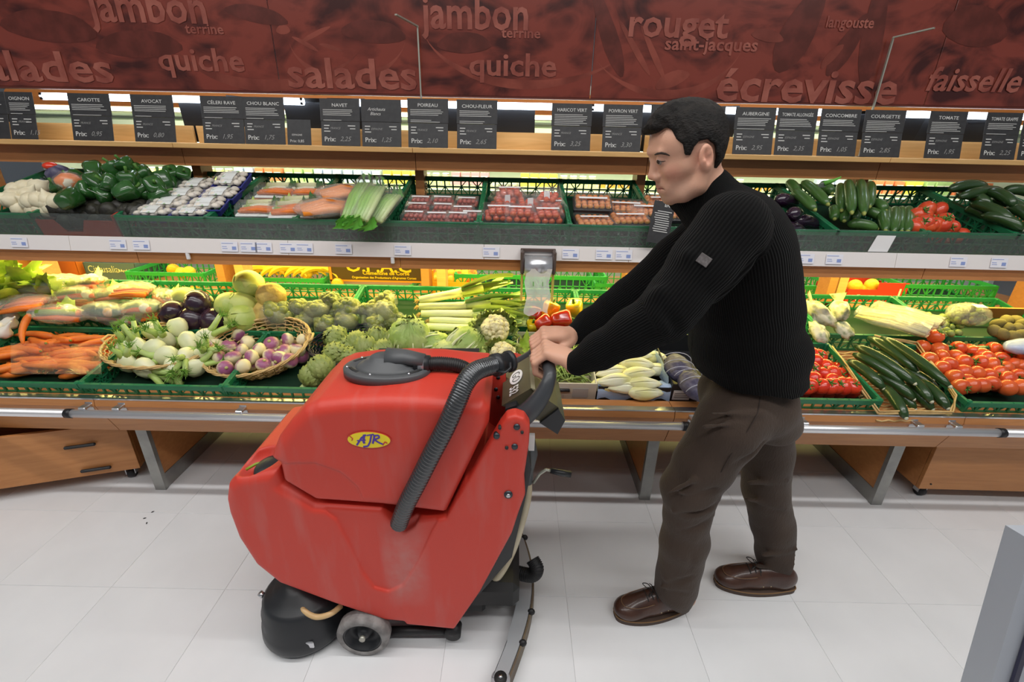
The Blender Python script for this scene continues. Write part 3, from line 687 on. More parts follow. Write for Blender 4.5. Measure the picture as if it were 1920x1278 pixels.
def frond_mb(n, L_, seed, spread=.6):
    rs = random.Random(seed); mb = MB()
    for i in range(n):
        d = Vector((rs.uniform(-spread, spread), rs.uniform(-spread, spread), 1)).normalized(); l = L_*rs.uniform(.5, 1)
        a = Vector((rs.uniform(-.006, .006), rs.uniform(-.006, .006), 0))
        mb.tube([a, a+d*l*.5, a+d*l+Vector((rs.uniform(-.01, .01), rs.uniform(-.01, .01), -.006))], [.0014, .0012, .0005], 4, cap=False)
    return mb
fe = []
for k in range(2):
    r = empty('fennel', (0, 0, 0), label='x', cat='fennel')
    obj('bulb', MB().lathe([(.004, -.036), (.018, -.036), (.031, -.024), (.036, -.004), (.033, .016), (.024, .034), (.017, .045)], 20, Matrix.Diagonal((1.12, .85, 1, 1)), lob=5, la=.04), M_white_v, r)
    for j in range(3):
        th = j*2.1+k; d = Vector((math.cos(th)*.018, math.sin(th)*.012, .0))
        s_ = obj('stalk', MB().tube([d*.5+Vector((0, 0, .03)), d+Vector((0, 0, .06)), d*2.2+Vector((0, 0, .085+.03*k))], [.015, .012, .0095], 9), M_stalk, r)
        f = obj('fronds', frond_mb(24, .05, j+k*5, .8), M_frond, s_, d*2.1+Vector((0, 0, .08+.03*k))); f['kind'] = 'stuff'
    fe.append(Proto(r))
M_turn = bpy.data.materials.new('turnip'); M_turn.use_nodes = True; nt = M_turn.node_tree; N = nt.nodes; L = nt.links; b = N['Principled BSDF']
tc = N.new('ShaderNodeTexCoord'); sp = N.new('ShaderNodeSeparateXYZ'); L.new(tc.outputs['Object'], sp.inputs[0]); nz = N.new('ShaderNodeTexNoise'); nz.inputs['Scale'].default_value = 45; L.new(tc.outputs['Object'], nz.inputs['Vector'])
ma = N.new('ShaderNodeMath'); ma.operation = 'MULTIPLY_ADD'; ma.inputs[1].default_value = .03; L.new(nz.outputs['Fac'], ma.inputs[0]); L.new(sp.outputs['Z'], ma.inputs[2])
rp = N.new('ShaderNodeValToRGB'); rp.color_ramp.elements[0].position = .018; rp.color_ramp.elements[0].color = (.78, .70, .44, 1); rp.color_ramp.elements[1].position = .032; rp.color_ramp.elements[1].color = (.33, .10, .22, 1)
L.new(ma.outputs[0], rp.inputs[0]); L.new(rp.outputs[0], b.inputs['Base Color']); b.inputs['Roughness'].default_value = .4; b.inputs['Subsurface Weight'].default_value = .05; b.inputs['Subsurface Radius'].default_value = (.01, .008, .006)
tr = empty('turnip', (0, 0, 0), label='x', cat='turnip')
obj('root', MB().lathe([(.002, -.032), (.006, -.029), (.022, -.022), (.033, -.006), (.034, .006), (.028, .018), (.014, .025), (.005, .026)], 18), M_turn, tr)
obj('crown', MB().lathe([(.008, .024), (.007, .030), (.003, .032)], 8), mat('turnip_crown', (.45, .42, .16), .7), tr)
TURN = Proto(tr)
M_toma = mat('tomato', (.72, .045, .012), .22, col2=(.62, .025, .010), nscale=9, coat=.5, sss=.05); M_tomb = mat('vine_tomato', (.62, .075, .020), .26, col2=(.70, .13, .028), nscale=7, coat=.4, sss=.05)
M_calyx = mat('calyx_green', (.08, .20, .03), .6)
def tomato(m, lob=0, el=1.0):
    r = empty('tomato', (0, 0, 0), label='x', cat='tomato')
    obj('fruit', MB().lathe([(.003, -.031*el), (.016, -.030*el), (.029, -.016*el), (.034, 0), (.032, .014*el), (.022, .026*el), (.009, .028*el), (.003, .025*el)], 20, lob=lob, la=.02), m, r)
    c = MB(); 
    for k in range(5):
        a = k*2*PI/5; c.tube([(0, 0, .027*el), (math.cos(a)*.012, math.sin(a)*.012, .030*el), (math.cos(a)*.019, math.sin(a)*.019, .034*el)], [.003, .0025, .0006], 5)
    c.tube([(0, 0, .026*el), (.002, 0, .038*el)], [.0025, .002], 5); obj('calyx', c, M_calyx, r); return Proto(r)
TOMA, TOMB, TOML = tomato(M_toma), tomato(M_tomb), tomato(mat('long_tomato', (.60, .05, .016), .28, col2=(.68, .09, .02), nscale=8, coat=.4), el=1.35)
M_cuc = mat('cucumber', (.016, .045, .012), .28, col2=(.03, .075, .018), nscale=14, bump=.3, bscale=70, coat=.35, stretch=(.3, 1, 1)); M_courg = mat('courgette', (.035, .10, .022), .32, col2=(.07, .17, .035), nscale=20, bump=.1, coat=.3, stretch=(.2, 1, 1))
def gourd(name, m, L_, r_, tip, cat, bend=.012):
    g_ = empty(name, (0, 0, 0), label='x', cat=cat)
    pts = [Vector((-L_/2+L_*i/10, 0, bend*math.sin(PI*i/10))) for i in range(11)]
    obj('fruit', MB().tube(pts, [r_*k for k in (.35, .82, .97, 1, 1, 1, 1, .98, .92, .75, .38)], 14), m, g_)
    obj('tip', MB().tube([pts[-1], pts[-1]+Vector((.008, 0, -.001))], [r_*.40, r_*.22], 8), tip, g_)
    return Proto(g_)
M_tipw = mat('pale_tip', (.55, .55, .42), .6)
CUC = gourd('cucumber', M_cuc, .30, .021, M_tipw, 'cucumber'); COU = gourd('courgette', M_courg, .20, .021, mat('courgette_stem', (.30, .34, .08), .6), 'courgette', .006)
AUB = gourd('aubergine', mat('aubergine_skin', (.018, .006, .020), .15, coat=.8), .19, .034, mat('aubergine_stem', (.20, .26, .09), .6), 'aubergine', .01)
M_pep = {k: mat('pepper_'+k, c, .2, coat=.6, col2=tuple(x*.75 for x in c), nscale=7) for k, c in dict(red=(.62, .03, .008), orange=(.85, .42, .01), yellow=(.88, .66, .02), green=(.022, .10, .018), dark=(.35, .012, .006)).items()}
def pepper(m, s_=1.0):
    r = empty('pepper', (0, 0, 0), label='x', cat='pepper')
    obj('fruit', MB().lathe([(.002, -.046), (.016, -.047), (.026, -.038), (.033, -.010), (.038, .018), (.034, .034), (.018, .038), (.006, .032)], 24, lob=4, la=.09), m, r)
    obj('stem', MB().tube([(0, 0, .030), (.002, 0, .045), (.008, 0, .058)], [.008, .005, .006], 8), M_calyx, r); return Proto(r)
PEP = {k: pepper(m) for k, m in M_pep.items()}
M_avo = mat('avocado_skin', (.020, .018, .014), .5, col2=(.035, .034, .022), nscale=25, bump=.8, bscale=60)
AVO = single('avocado', MB().lathe([(.003, -.040), (.022, -.038), (.033, -.022), (.034, -.004), (.026, .018), (.016, .036), (.008, .046), (.002, .048)], 16), M_avo, 'avocado')
M_oni = mat('white_onion_skin', (.78, .72, .52), .4, col2=(.70, .62, .42), nscale=12, stretch=(3, 3, .4))
ONI = single('white_onion', MB().lathe([(.004, -.038), (.010, -.038), (.026, -.030), (.037, -.010), (.038, .006), (.028, .026), (.012, .038), (.005, .050), (.002, .056)], 18), M_oni, 'onion')
GAR = single('garlic', MB().lathe([(.006, -.024), (.020, -.022), (.028, -.008), (.024, .008), (.010, .022), (.004, .045), (.003, .055)], 18, lob=7, la=.07), mat('garlic_skin', (.80, .76, .66), .5), 'garlic')
ORA = {k: single('orange', MB().ball((0, 0, 0), .036, 18, 12), mat('orange_peel_'+k, c, .38, bump=.4, bscale=120), 'orange') for k, c in dict(a=(.88, .36, .01), b=(.92, .60, .04)).items()}
# cabbages
def cabbage(name, m, m2, cat, r_=.085, leaves=7, stem=True):
    g_ = empty(name, (0, 0, 0), label='x', cat=cat)
    obj('head', MB().ball((0, 0, 0), (r_, r_, r_*.88), 28, 18, noise=.012, nf=2.2), m, g_)
    for k in range(leaves):                                         # outer leaves wrapping upwards from the stem
        mb = MB(); a0 = k*2*PI/leaves; rows = []
        for i in range(9):
            t = i/8; ph_ = PI*(1-.02-.62*t); wd = .75*math.sin(PI*min(1, t*.8+.12))
            row = []
            for j in range(9):
                a = a0+wd*(j/8-.5)*1.7; rr = r_*(1.015+.012*((k % 3))+.03*t*abs(j/8-.5)*2+(.008 if j == 4 else 0)+.006*math.sin(j*2.2+i))
                row.append((rr*math.sin(ph_)*math.cos(a), rr*math.sin(ph_)*math.sin(a), rr*.9*math.cos(ph_)))
            rows.append(row)
        obj('outer_leaf', mb.sheet(rows), m2, g_)
    if stem: obj('cut_stem', MB().tube([(0, 0, -r_*.82), (0, 0, -r_*.98)], [.02, .018], 12), mat('cut_stem', (.66, .58, .34), .7), g_)
    return Proto(g_)
M_cab1 = mat('cabbage_leaf', (.52, .60, .14), .45, col2=(.60, .66, .24), nscale=6, bump=.5, bscale=14); M_cab1b = mat('cabbage_outer', (.42, .54, .12), .45, col2=(.56, .64, .24), nscale=9, bump=.5, bscale=18)
M_cab2 = mat('red_cabbage', (.022, .010, .022), .25, col2=(.045, .018, .035), nscale=6, bump=.5, bscale=14, coat=.4)
CABW = cabbage('white_cabbage', M_cab1, M_cab1b, 'cabbage'); CABR = cabbage('red_cabbage', M_cab2, M_cab2, 'cabbage', .082)
CEL = single('celeriac', MB().ball((0, 0, 0), (.075, .07, .068), 28, 18, noise=.05, nf=3.2, seed=4), mat('celeriac_skin', (.60, .44, .12), .7, col2=(.42, .28, .08), nscale=16, bump=.9, bscale=50), 'celeriac')
# artichoke: many bracts on a globe
def bracts(n, r_, seed=0, lw=.026, lh=.036, m0=0):
    mb = MB(); ga = PI*(3-5**.5)
    for i in range(n):
        t = (i+.5)/n; z = .92-1.80*t; rr = math.sqrt(max(0, 1-z*z)); a = i*ga; c = Vector((rr*math.cos(a), rr*math.sin(a), z))
        tan = Vector((-math.sin(a), math.cos(a), 0)); upv = (Vector((0, 0, 1))-c*c.z);
        if upv.length < .1: upv = Vector((-c.x, -c.y, .2))
        upv.normalize(); rows = []
        for u in range(4):
            q_ = u/3; wd = lw*(.5, .62, .45, .06)[u]; off = r_*(.93+.05*q_+.10*q_*q_)
            row = []
            for j in (-1, 0, 1):
                row.append(c*(off-(.006 if j else -.002))*1.0+upv*(lh*(q_-.45))+tan*(wd*j)-c*(lh*lh*(q_-.45)**2/(2*r_)))
            rows.append(row)
        mb.sheet(rows)
    return mb
M_art = mat('artichoke_bract', (.24, .30, .075), .55, col2=(.33, .38, .13), nscale=14)
ar = empty('artichoke', (0, 0, 0), label='x', cat='artichoke')
obj('heart', MB().ball((0, 0, 0), (.042, .042, .040), 14, 10), M_art, ar); k = obj('bracts', bracts(56, .050), M_art, ar); k['kind'] = 'stuff'
obj('stem', MB().tube([(0, 0, -.035), (0, .004, -.07)], [.012, .013], 8), M_stalk, ar); ART = Proto(ar)
# cauliflower
M_curd = mat('cauliflower_curd', (.80, .74, .44), .6, col2=(.70, .62, .34), nscale=30, bump=1.0, bscale=70); M_cleaf = mat('cauliflower_leaf', (.30, .43, .095), .5, col2=(.52, .60, .24), nscale=10, bump=.6, bscale=30); M_rib = mat('leaf_rib', (.66, .70, .40), .5)
def leafsheet(L_, W_, curl, seed, wav=.008):
    rs = random.Random(seed); rows = []; p1 = rs.uniform(0, 6)
    for i in range(9):
        t = i/8; wd = W_*math.sin(PI*min(1, t*.82+.14))**.8; row = []
        a = curl*t; cx = L_*math.sin(a)/curl; cz = L_*(1-math.cos(a))/curl
        for j in range(9):
            s_ = (j/8-.5)*2; w_ = wav*abs(s_)*math.sin(i*1.9+p1+s_*2)*min(1, t*2)
            row.append((s_*wd*.5, cz+.25*wd*s_*s_*-1*.6+w_, cx+abs(s_)*w_))
        rows.append(row)
    return rows
def cauli(curd=True, n=9, seed=0):
    g_ = empty('cauliflower', (0, 0, 0), label='x', cat='cauliflower'); rs = random.Random(seed); r_ = .078
    if curd:
        mb = MB(); mb.ball((0, 0, .018), (.062, .062, .048), 24, 14, noise=.03, nf=5)
        for i in range(60):
            a = rs.uniform(0, 2*PI); ph_ = rs.uniform(0, 1.15); mb.ball((.058*math.sin(ph_)*math.cos(a), .058*math.sin(ph_)*math.sin(a), .022+.046*math.cos(ph_)), rs.uniform(.009, .015), 8, 5, noise=.08, nf=4, seed=i)
        obj('curd', mb, M_curd, g_)
    for k in range(n):
        a0 = k*2.4+rs.uniform(-.2, .2); top = rs.uniform(.52, .68) if curd else rs.uniform(.72, .98); fl_ = rs.uniform(.10, .32); rows = []; p1 = rs.uniform(0, 6); m = 12
        for i in range(m+1):
            t = i/m; ph_ = PI*(1-.05-top*t); wd = rs.uniform(.95, 1.05)*(.25+1.0*math.sin(PI*min(1, t*.78+.10))); row = []
            for j in range(13):
                s_ = (j/12-.5)*2; a = a0+wd*s_*.62; e = abs(s_)
                rr = r_*(1.02+.05*(k % 3)+fl_*t*t+(.05 if j == 6 else 0))+(.013*e*t)*math.sin(i*2.3+j*1.3+p1)+.004*math.sin(i*1.1+j*2.7)
                row.append((rr*math.sin(ph_)*math.cos(a), rr*math.sin(ph_)*math.sin(a), rr*.92*math.cos(ph_)+.010*e*t*math.sin(i*1.7+p1)))
            rows.append(row)
        lf = obj('leaf', MB().sheet(rows), M_cleaf, g_)
        pts = [Vector(rows[i][6])*1.03 for i in range(0, 9)]
        obj('rib', MB().tube(pts, [.010, .0095, .009, .008, .007, .006, .005, .004, .002], 7), M_rib, lf)
    return Proto(g_)
CAU = [cauli(True, 9, 1), cauli(True, 8, 2)]; CAUL = cauli(False, 14, 3)
# broccoli in film
M_bro = mat('broccoli', (.15, .19, .05), .55, col2=(.28, .30, .08), nscale=18, bump=1.0, bscale=90, coat=.35)
br = empty('wrapped_broccoli', (0, 0, 0), label='x', cat='broccoli')
mb = MB(); rs = random.Random(3); mb.ball((0, 0, 0), (.055, .052, .038), 20, 12, noise=.05, nf=4)
for i in range(16):
    a = rs.uniform(0, 6.28); ph_ = rs.uniform(0, 1.5); mb.ball((.046*math.sin(ph_)*math.cos(a), .044*math.sin(ph_)*math.sin(a), .030*math.cos(ph_)), rs.uniform(.016, .023), 10, 7, noise=.07, nf=4, seed=i)
obj('florets', mb, M_bro, br); obj('stem', MB().tube([(0, 0, -.02), (.005, -.01, -.06), (.01, -.015, -.10)], [.022, .018, .017], 12), mat('broccoli_stem', (.36, .42, .14), .4, coat=.4), br)
M_film = film('cling_film', (1, 1, 1), .93, .08)
obj('film', MB().ball((0, 0, -.012), (.066, .062, .052), 16, 10, noise=.04, nf=3), M_film, br); BRO = Proto(br)
# endive
M_end = mat('endive_leaf', (.86, .84, .62), .35, col2=(.84, .80, .34), nscale=7, stretch=(.4, 1, 1), coat=.2, sss=.1)
en = empty('endive', (0, 0, 0), label='x', cat='endive')
obj('core', MB().lathe([(.008, -.075), (.022, -.062), (.031, -.03), (.031, .0), (.022, .04), (.010, .07), (.002, .082)], 16), M_end, en)
for k in range(4):
    rows = []
    for i in range(7):
        t = i/6; z = -.072+.135*t; rr = (.012, .027, .033, .034, .030, .022, .010)[i]; rows.append([((rr+.001)*math.cos(k*1.6+(j-2)*.42*(1-.5*t)), (rr+.001)*math.sin(k*1.6+(j-2)*.42*(1-.5*t)), z+(.012 if j == 2 else 0)) for j in range(5)])
    obj('leaf', MB().sheet(rows), M_end, en)
END = Proto(en)
# leek
M_lk = mat('leek_shaft', (.80, .80, .50), .35, col2=(.66, .74, .30), nscale=6, stretch=(.3, 1, 1)); M_lkl = mat('leek_leaf', (.12, .26, .09), .45, col2=(.34, .46, .14), nscale=5, stretch=(.3, 1.5, 1)); M_lky = mat('leek_collar', (.50, .62, .16), .42, col2=(.62, .70, .26), nscale=6)
def leek(A, B, C, r_, label, seed, roots=True):
    rs = random.Random(seed); A, B, C = Vector(A), Vector(B), Vector(C); g_ = empty('leek', A, label=label, cat='leek', group='leeks in the second row'); B, C = B-A, C-A
    obj('shaft', MB().tube([Vector((0, 0, 0)), B*.3, B*.7, B], [r_*.9, r_, r_*1.0, r_*1.15], 14), M_lk, g_)
    d = (B).normalized(); obj('collar', MB().tube([B*.97, B*.97+(C-B)*.25, B+(C-B)*.45], [r_*1.16, r_*1.35, r_*1.45], 12, flat=.7), M_lky, g_)
    if roots:
        mb = MB()
        for i in range(26):
            dd = (-d+Vector((rs.uniform(-.8, .8), rs.uniform(-.8, .8), rs.uniform(-.9, .4)))).normalized()*rs.uniform(.015, .03); mb.tube([Vector((0, 0, 0)), dd*.6, dd+Vector((0, 0, -.006))], [.0016, .0012, .0005], 4, cap=False)
        k = obj('roots', mb, mat('leek_root', (.66, .42, .12), .8), g_); k['kind'] = 'stuff'
    for k in range(5):
        sd = d.cross(Vector((0, 0, 1))).normalized(); D = (C-B)+Vector((rs.uniform(-.02, .03), rs.uniform(-.02, .02), rs.uniform(-.015, .03)))*1.2; rows = []
        for i in range(8):
            t = i/7; wd = r_*(1.2-.55*t); c = B*.98+D*t*rs.uniform(.99, 1.01)+Vector((0, 0, .012*math.sin(PI*t)*(k-2)+.004*k)); tilt = .5*(k-2)
            ux = sd*math.cos(tilt)+Vector((0, 0, 1))*math.sin(tilt); rows.append([c+ux*wd*s_+Vector((0, 0, -.35*wd*(1-abs(s_)))) for s_ in (-1, -.5, 0, .5, 1)])
        obj('leaf', MB().sheet(rows), M_lkl if k % 2 else M_lky, g_)
# film bags of vegetables
M_bag = film('veg_bag_film', (1, .99, .95), .82, .12)
M_vg = mat('veg_green', (.22, .34, .05), .4, col2=(.38, .48, .10), nscale=8); M_vgd = mat('veg_dark_green', (.03, .10, .03), .35, col2=(.06, .16, .04), nscale=8); M_vw = mat('veg_white', (.75, .75, .55), .4); M_lettuce = mat('lettuce', (.36, .54, .06), .5, col2=(.56, .68, .12), nscale=14, bump=.6, bscale=30)
def vegbag(kind, seed):
    rs = random.Random(seed); g_ = empty('vegetable_bag', (0, 0, 0), label='x', cat='bag')
    def cr_(n, rr=.012): 
        for i in range(n): obj('carrot', MB().tube([(-.075, (i-n/2)*.024, .002), (0, (i-n/2)*.024+.005, .006), (.075, (i-n/2)*.022, 0)], [rr*.5, rr*.9, rr], 9), M_carrot, g_, (0, 0, rs.uniform(0, .02)))
    if kind == 'soup': cr_(3); obj('turnip', MB().ball((.02, .02, .02), .024, 12, 8), M_vw, g_); obj('leek_piece', MB().tube([(-.07, -.02, .022), (.06, -.01, .026)], .014, 10), M_vg, g_); obj('cabbage_leaf', MB().sheet([[(x_, y_, z_+.02) for x_, z_, y_ in r_] for r_ in leafsheet(.09, .07, .6, seed, .01)]), M_vg, g_)
    if kind == 'carrot': cr_(5, .014)
    if kind == 'green': obj('leek_piece', MB().tube([(-.08, 0, .005), (0, .004, .012), (.08, 0, .004)], [.024, .028, .02], 10), M_vg, g_); obj('turnip', MB().ball((.045, -.015, .012), (.024, .022, .022), 12, 8), M_vw, g_); cr_(2)
    if kind == 'dark': obj('courgette', MB().tube([(-.08, 0, .005), (0, .004, .012), (.08, 0, .004)], [.024, .033, .024], 12), M_vgd, g_); obj('potato', MB().ball((.05, -.02, .016), .020, 10, 7), mat('potato', (.6, .42, .2), .6), g_)
    if kind == 'leaf':
        for k in range(6): obj('leaf', MB().sheet(leafsheet(.13, .09, .9, seed+k, .014)), M_lettuce, g_, (0, 0, -.03), (R(-60+k*18), R(k*13-30), k*1.05))
    rs2 = []; n = 20
    for i in range(13):
        t = i/12; ax_ = -.105+.21*t; rr = .052*math.sin(PI*min(1, max(.06, t*.92+.04)))**.55
        rs2.append([(ax_, rr*1.05*math.cos(2*PI*j/n)*(1+.10*math.sin(3*j+i+seed)), .008+rr*.72*math.sin(2*PI*j/n)*(1+.12*math.sin(2*j+2*i+seed))) for j in range(n+1)])
    obj('clear_film', MB().sheet(rs2), M_bag, g_)
    obj('twisted_end', MB().sheet([[(.10, -.012, .008), (.10, .0, .014), (.10, .012, .008)], [(.125, -.028, .012), (.128, .0, .022), (.124, .026, .004)]]), M_bag, g_)
    return Proto(g_)
VB = {k: vegbag(k, i*3+1) for i, k in enumerate(('soup', 'carrot', 'green', 'dark', 'leaf'))}
# loose leafy heads
def lettuce():
    g_ = empty('leafy_greens', (0, 0, 0), label='x', cat='leafy greens')
    for k in range(12):
        lf = obj('leaf', MB().sheet(leafsheet(.15+.03*(k % 3), .09, .5+.1*(k % 4), k, .018)), M_lettuce, g_, (0, 0, -.03), (R(-25-18*(k % 4)), 0, k*2.4))
    return Proto(g_)
LET = lettuce()
# mushroom tray
M_mush = mat('mushroom', (.78, .72, .62), .5); M_btray = mat('blue_tray', (.05, .06, .32), .35); M_paper = mat('printed_film_label', (.75, .78, .76), .35, col2=(.35, .52, .30), nscale=26, contrast=(.56, .62))
mt = empty('mushroom_tray', (0, 0, 0), label='x', cat='punnet')
obj('tray', MB().sheet([[(-.085, -.06, .035), (.085, -.06, .035), (.085, .06, .035), (-.085, .06, .035), (-.085, -.06, .035)], [(-.075, -.05, .0), (.075, -.05, .0), (.075, .05, .0), (-.075, .05, .0), (-.075, -.05, .0)]], False).box((0, 0, .001), (.15, .10, .002)).box((0, -.0615, .035), (.176, .004, .006)).box((0, .0615, .035), (.176, .004, .006)).box((-.0865, 0, .035), (.004, .12, .006)).box((.0865, 0, .035), (.004, .12, .006)), M_btray, mt)
for i in range(4):
    for j in range(3): obj('mushroom', MB().lathe([(.008, -.014), (.009, -.004), (.021, .0), (.020, .010), (.010, .017), (.002, .018)], 12), M_mush, mt, (-.06+.04*i+.004*(j % 2), -.036+.036*j, .038+.006*((i+j) % 2)), (R((i*37+j*50) % 50-25), R((i*23) % 40-20), 0))
obj('film_label', MB().sheet([[(x_, -.055, .056), (x_, -.02, .064), (x_, .02, .064), (x_, .055, .056)] for x_ in (-.035, 0, .035)]), M_paper, mt); obj('clear_film', MB().sheet([[(x_, -.061, .049), (x_, -.03, .063), (x_, .03, .063), (x_, .061, .049)] for x_ in (-.086, -.04, .04, .086)]), M_film, mt)
MUS = Proto(mt)
# soup vegetable pack
sp_ = empty('soup_vegetable_pack', (0, 0, 0), label='x', cat='vegetable pack')
obj('tray', MB().box((0, 0, .006), (.20, .12, .012), ch=.004), M_paper, sp_)
for i, (y_, m_) in enumerate(((-.04, M_carrot), (-.015, M_carrot), (.015, M_vw))): obj('carrot' if m_ is M_carrot else 'parsnip', MB().tube([(-.085, y_, .022), (0, y_+.004, .028), (.085, y_, .024)], [.008, .013, .014], 10), m_, sp_)
obj('leek_piece', MB().tube([(-.06, .04, .034), (.05, .036, .038)], [.015, .016], 12), M_lk, sp_); obj('celery_leaf', MB().sheet([[(x_, y_, z_+.03) for x_, z_, y_ in r_] for r_ in leafsheet(.08, .06, .5, 5, .012)]), M_vg, sp_, (-.05, -.02, 0)); obj('celery_leaf', MB().sheet([[(x_, y_, z_+.04) for x_, z_, y_ in r_] for r_ in leafsheet(.07, .05, .5, 8, .012)]), M_vgd, sp_, (.06, 0, 0))
obj('clear_film', MB().sheet([[(x_, -.06, .012), (x_, -.035, .046), (x_, .035, .052), (x_, .06, .012)] for x_ in (-.10, -.08, .08, .10)]), M_film, sp_); SOU = Proto(sp_)
# tomato punnet and bagged tomatoes, black tray packs
M_bar = mat('barcode_label', (.80, .80, .80), .5, col2=(.1, .1, .1), nscale=120, contrast=(.55, .57), stretch=(1, .05, .05))
M_lw = mat('white_sticker', (.82, .82, .82), .5)
def punnet(name, n1, n2, r_, m, cat, cone=False, tray=None):
    g_ = empty(name, (0, 0, 0), label='x', cat=cat); W = n1*r_*2; D = n2*r_*2; tm_ = MB().ball((0, 0, 0), (r_, r_, r_*.92), 14, 9).mesh('tomato', m)
    h0 = .0
    if tray: obj('tray', MB().box((0, 0, .010), (W+.02, D+.016, .022), ch=.004), tray, g_); h0 = .014
    for l in range(2 if not tray else 1):
        for i in range(n1-l):
            for j in range(n2): obj('tomato', tm_, None, g_, (-W/2+r_*(1+l)+i*2*r_+.002*((i+j) % 2), -D/2+r_+j*2*r_, h0+r_+l*r_*1.6))
    H = h0+r_*(3.7 if not tray else 2.3)
    if cone: H = H*1.7; rows = [[(-W/2*k-.006, -D/2*k-.006, z), (W/2*k+.006, -D/2*k-.006, z), (W/2*k+.006, D/2*k+.006, z), (-W/2*k-.006, D/2*k+.006, z), (-W/2*k-.006, -D/2*k-.006, z)] for k, z in ((1, .0), (1.05, H*.4), (.7, H*.8), (.35, H))]
    else: rows = [[(-W/2*k-.006, -D/2*k-.006, z), (W/2*k+.006, -D/2*k-.006, z), (W/2*k+.006, D/2*k+.006, z), (-W/2*k-.006, D/2*k+.006, z), (-W/2*k-.006, -D/2*k-.006, z)] for k, z in ((.95, .0), (1, H*.85), (.9, H), (.3, H+.002))]
    obj('clear_plastic', MB().sheet(rows), M_film, g_)
    if cone: obj('label', MB().box((0, -D*.40-.006, H*.5), (.028, .001, .05)).box((0, -D*.40-.0066, H*.5-.012), (.02, .0006, .012)), M_lw, g_, None, (R(-12), 0, R(8)))
    else: obj('label', MB().box((0, 0, H+.003), (W*.8, .016, .001)), M_lw, g_); 
    return Proto(g_)
M_ct = mat('cherry_tomato', (.42, .045, .02), .22, coat=.5); M_ct2 = mat('bagged_tomato', (.60, .05, .015), .22, coat=.5, col2=(.66, .12, .02), nscale=14); M_ct3 = mat('mixed_tomato', (.68, .12, .02), .25, col2=(.62, .38, .06), nscale=6, coat=.4)
PUN = punnet('tomato_punnet', 5, 3, .0105, M_ct, 'punnet'); BGT = punnet('bagged_tomatoes', 4, 3, .016, M_ct2, 'bag', cone=True); BGF = punnet('bagged_tomatoes', 4, 3, .016, M_ct2, 'bag'); MIX = punnet('tomato_tray_pack', 6, 4, .0145, M_ct3, 'punnet', tray=M_black)
# wicker basket
M_wick = mat('wicker', (.66, .46, .20), .5, col2=(.52, .33, .12), nscale=25); M_wickd = mat('dark_wicker', (.03, .026, .04), .4)
def basket(rx, ry, h, m, name='wicker_basket', rings=7, flare=.72):
    g_ = empty(name, (0, 0, 0), label='x', cat='basket'); n = 56; wv = MB()
    for k in range(rings):
        t = k/(rings-1); f = flare+(1-flare)*t; pts = []
        for i in range(n+1):
            a = 2*PI*i/n; wob = .004*(1 if (i+k) % 2 else -1); pts.append(((rx*f+wob)*math.cos(a), (ry*f+wob)*math.sin(a), .004+h*t))
        wv.tube(pts, .0036, 5, cap=False)
    for i in range(n//2):
        a = 2*PI*(i*2+.5)/n; wv.tube([(rx*flare*math.cos(a), ry*flare*math.sin(a), 0), (rx*math.cos(a), ry*math.sin(a), h)], .0024, 4, cap=False)
    k = obj('weave', wv, m, g_); k['kind'] = 'stuff'
    rim = MB()
    for s_ in range(3):
        rim.tube([((rx+.003+.004*math.cos(i*.9+s_*2.1))*math.cos(2*PI*i/n), (ry+.003+.004*math.cos(i*.9+s_*2.1))*math.sin(2*PI*i/n), h+.004*math.sin(i*.9+s_*2.1)) for i in range(n+1)], .0036, 6, cap=False)
    obj('rim', rim, m, g_)
    obj('bottom', MB().lathe([(.01, .0), (rx*flare, .0), (rx*flare, .004), (.01, .004)], 28, Matrix.Diagonal((1, ry/rx, 1, 1))), m, g_)
    for s_ in (-1, 1): obj('handle', MB().tube([(s_*rx*.98, -.03, h), (s_*(rx+.02), -.018, h+.008), (s_*(rx+.02), .018, h+.008), (s_*rx*.98, .03, h)], .006, 6), m, g_)
    return g_
# ------------------------------------------------------------------ placing the produce
def P1(px, py, dz=0.0): return atplane(px, py, .578, 1.72, .20, dz)
def P3(px, py, dz=0.0): return atplane(px, py, 1.185, 2.075, .25, dz)
def back(p, ymin, s_):                                         # keep a thing inside the front wall of its crate
    if p.y < ymin: p.z += s_*(ymin-p.y)*.6; p.y = ymin
    return p
def P3c(px, py, dz=0.0): return back(P3(px, py, dz), 2.115, .25)
def P1c(px, py, dz=0.0): return back(P1(px, py, dz), 1.745, .2)
def rr(a=.3): return random.uniform(-a, a)
# carrots
n = 0
for layer, (dz, cnt) in enumerate(((-.045, 30), (-.022, 30), (.002, 24))):
    for k in range(cnt):
        px = random.uniform(5, 222); py = 632+random.uniform(0, 68)
        if px < 40: py = max(py, 660)
        p = P1(px, py, dz+random.uniform(-.004, .006)); a = random.choice((.45, .25, .1, .6, .35, .2, .9, -.5, .05)); 
        if p.y < 1.775: p.y = 1.775; p.z = .578+.2*(1.775-1.72)+dz
        xx = min(max(p.x, xl-.475), xl-.115); p.x = xx
        car[n % 3].put(p, (SL1+rr(.1), rr(.12), a+(PI if k % 3 == 0 else 0)), random.uniform(.9, 1.12), label='loose orange carrot heaped in the crate at the display end', group='carrots in the crate'); n += 1
for (x0, y0, x1, y1) in ((45, 640, 52, 602),): 
    A, B = P1(x0, y0, .03), P1(x1, y1, .09); car[1].put((A+B)/2, ((B-A).to_track_quat('X', 'Z')).to_euler(), .9, label='orange carrot standing on end above the carrot heap')
A, B = P1(-10, 672, .03), P1(75, 625, .05)
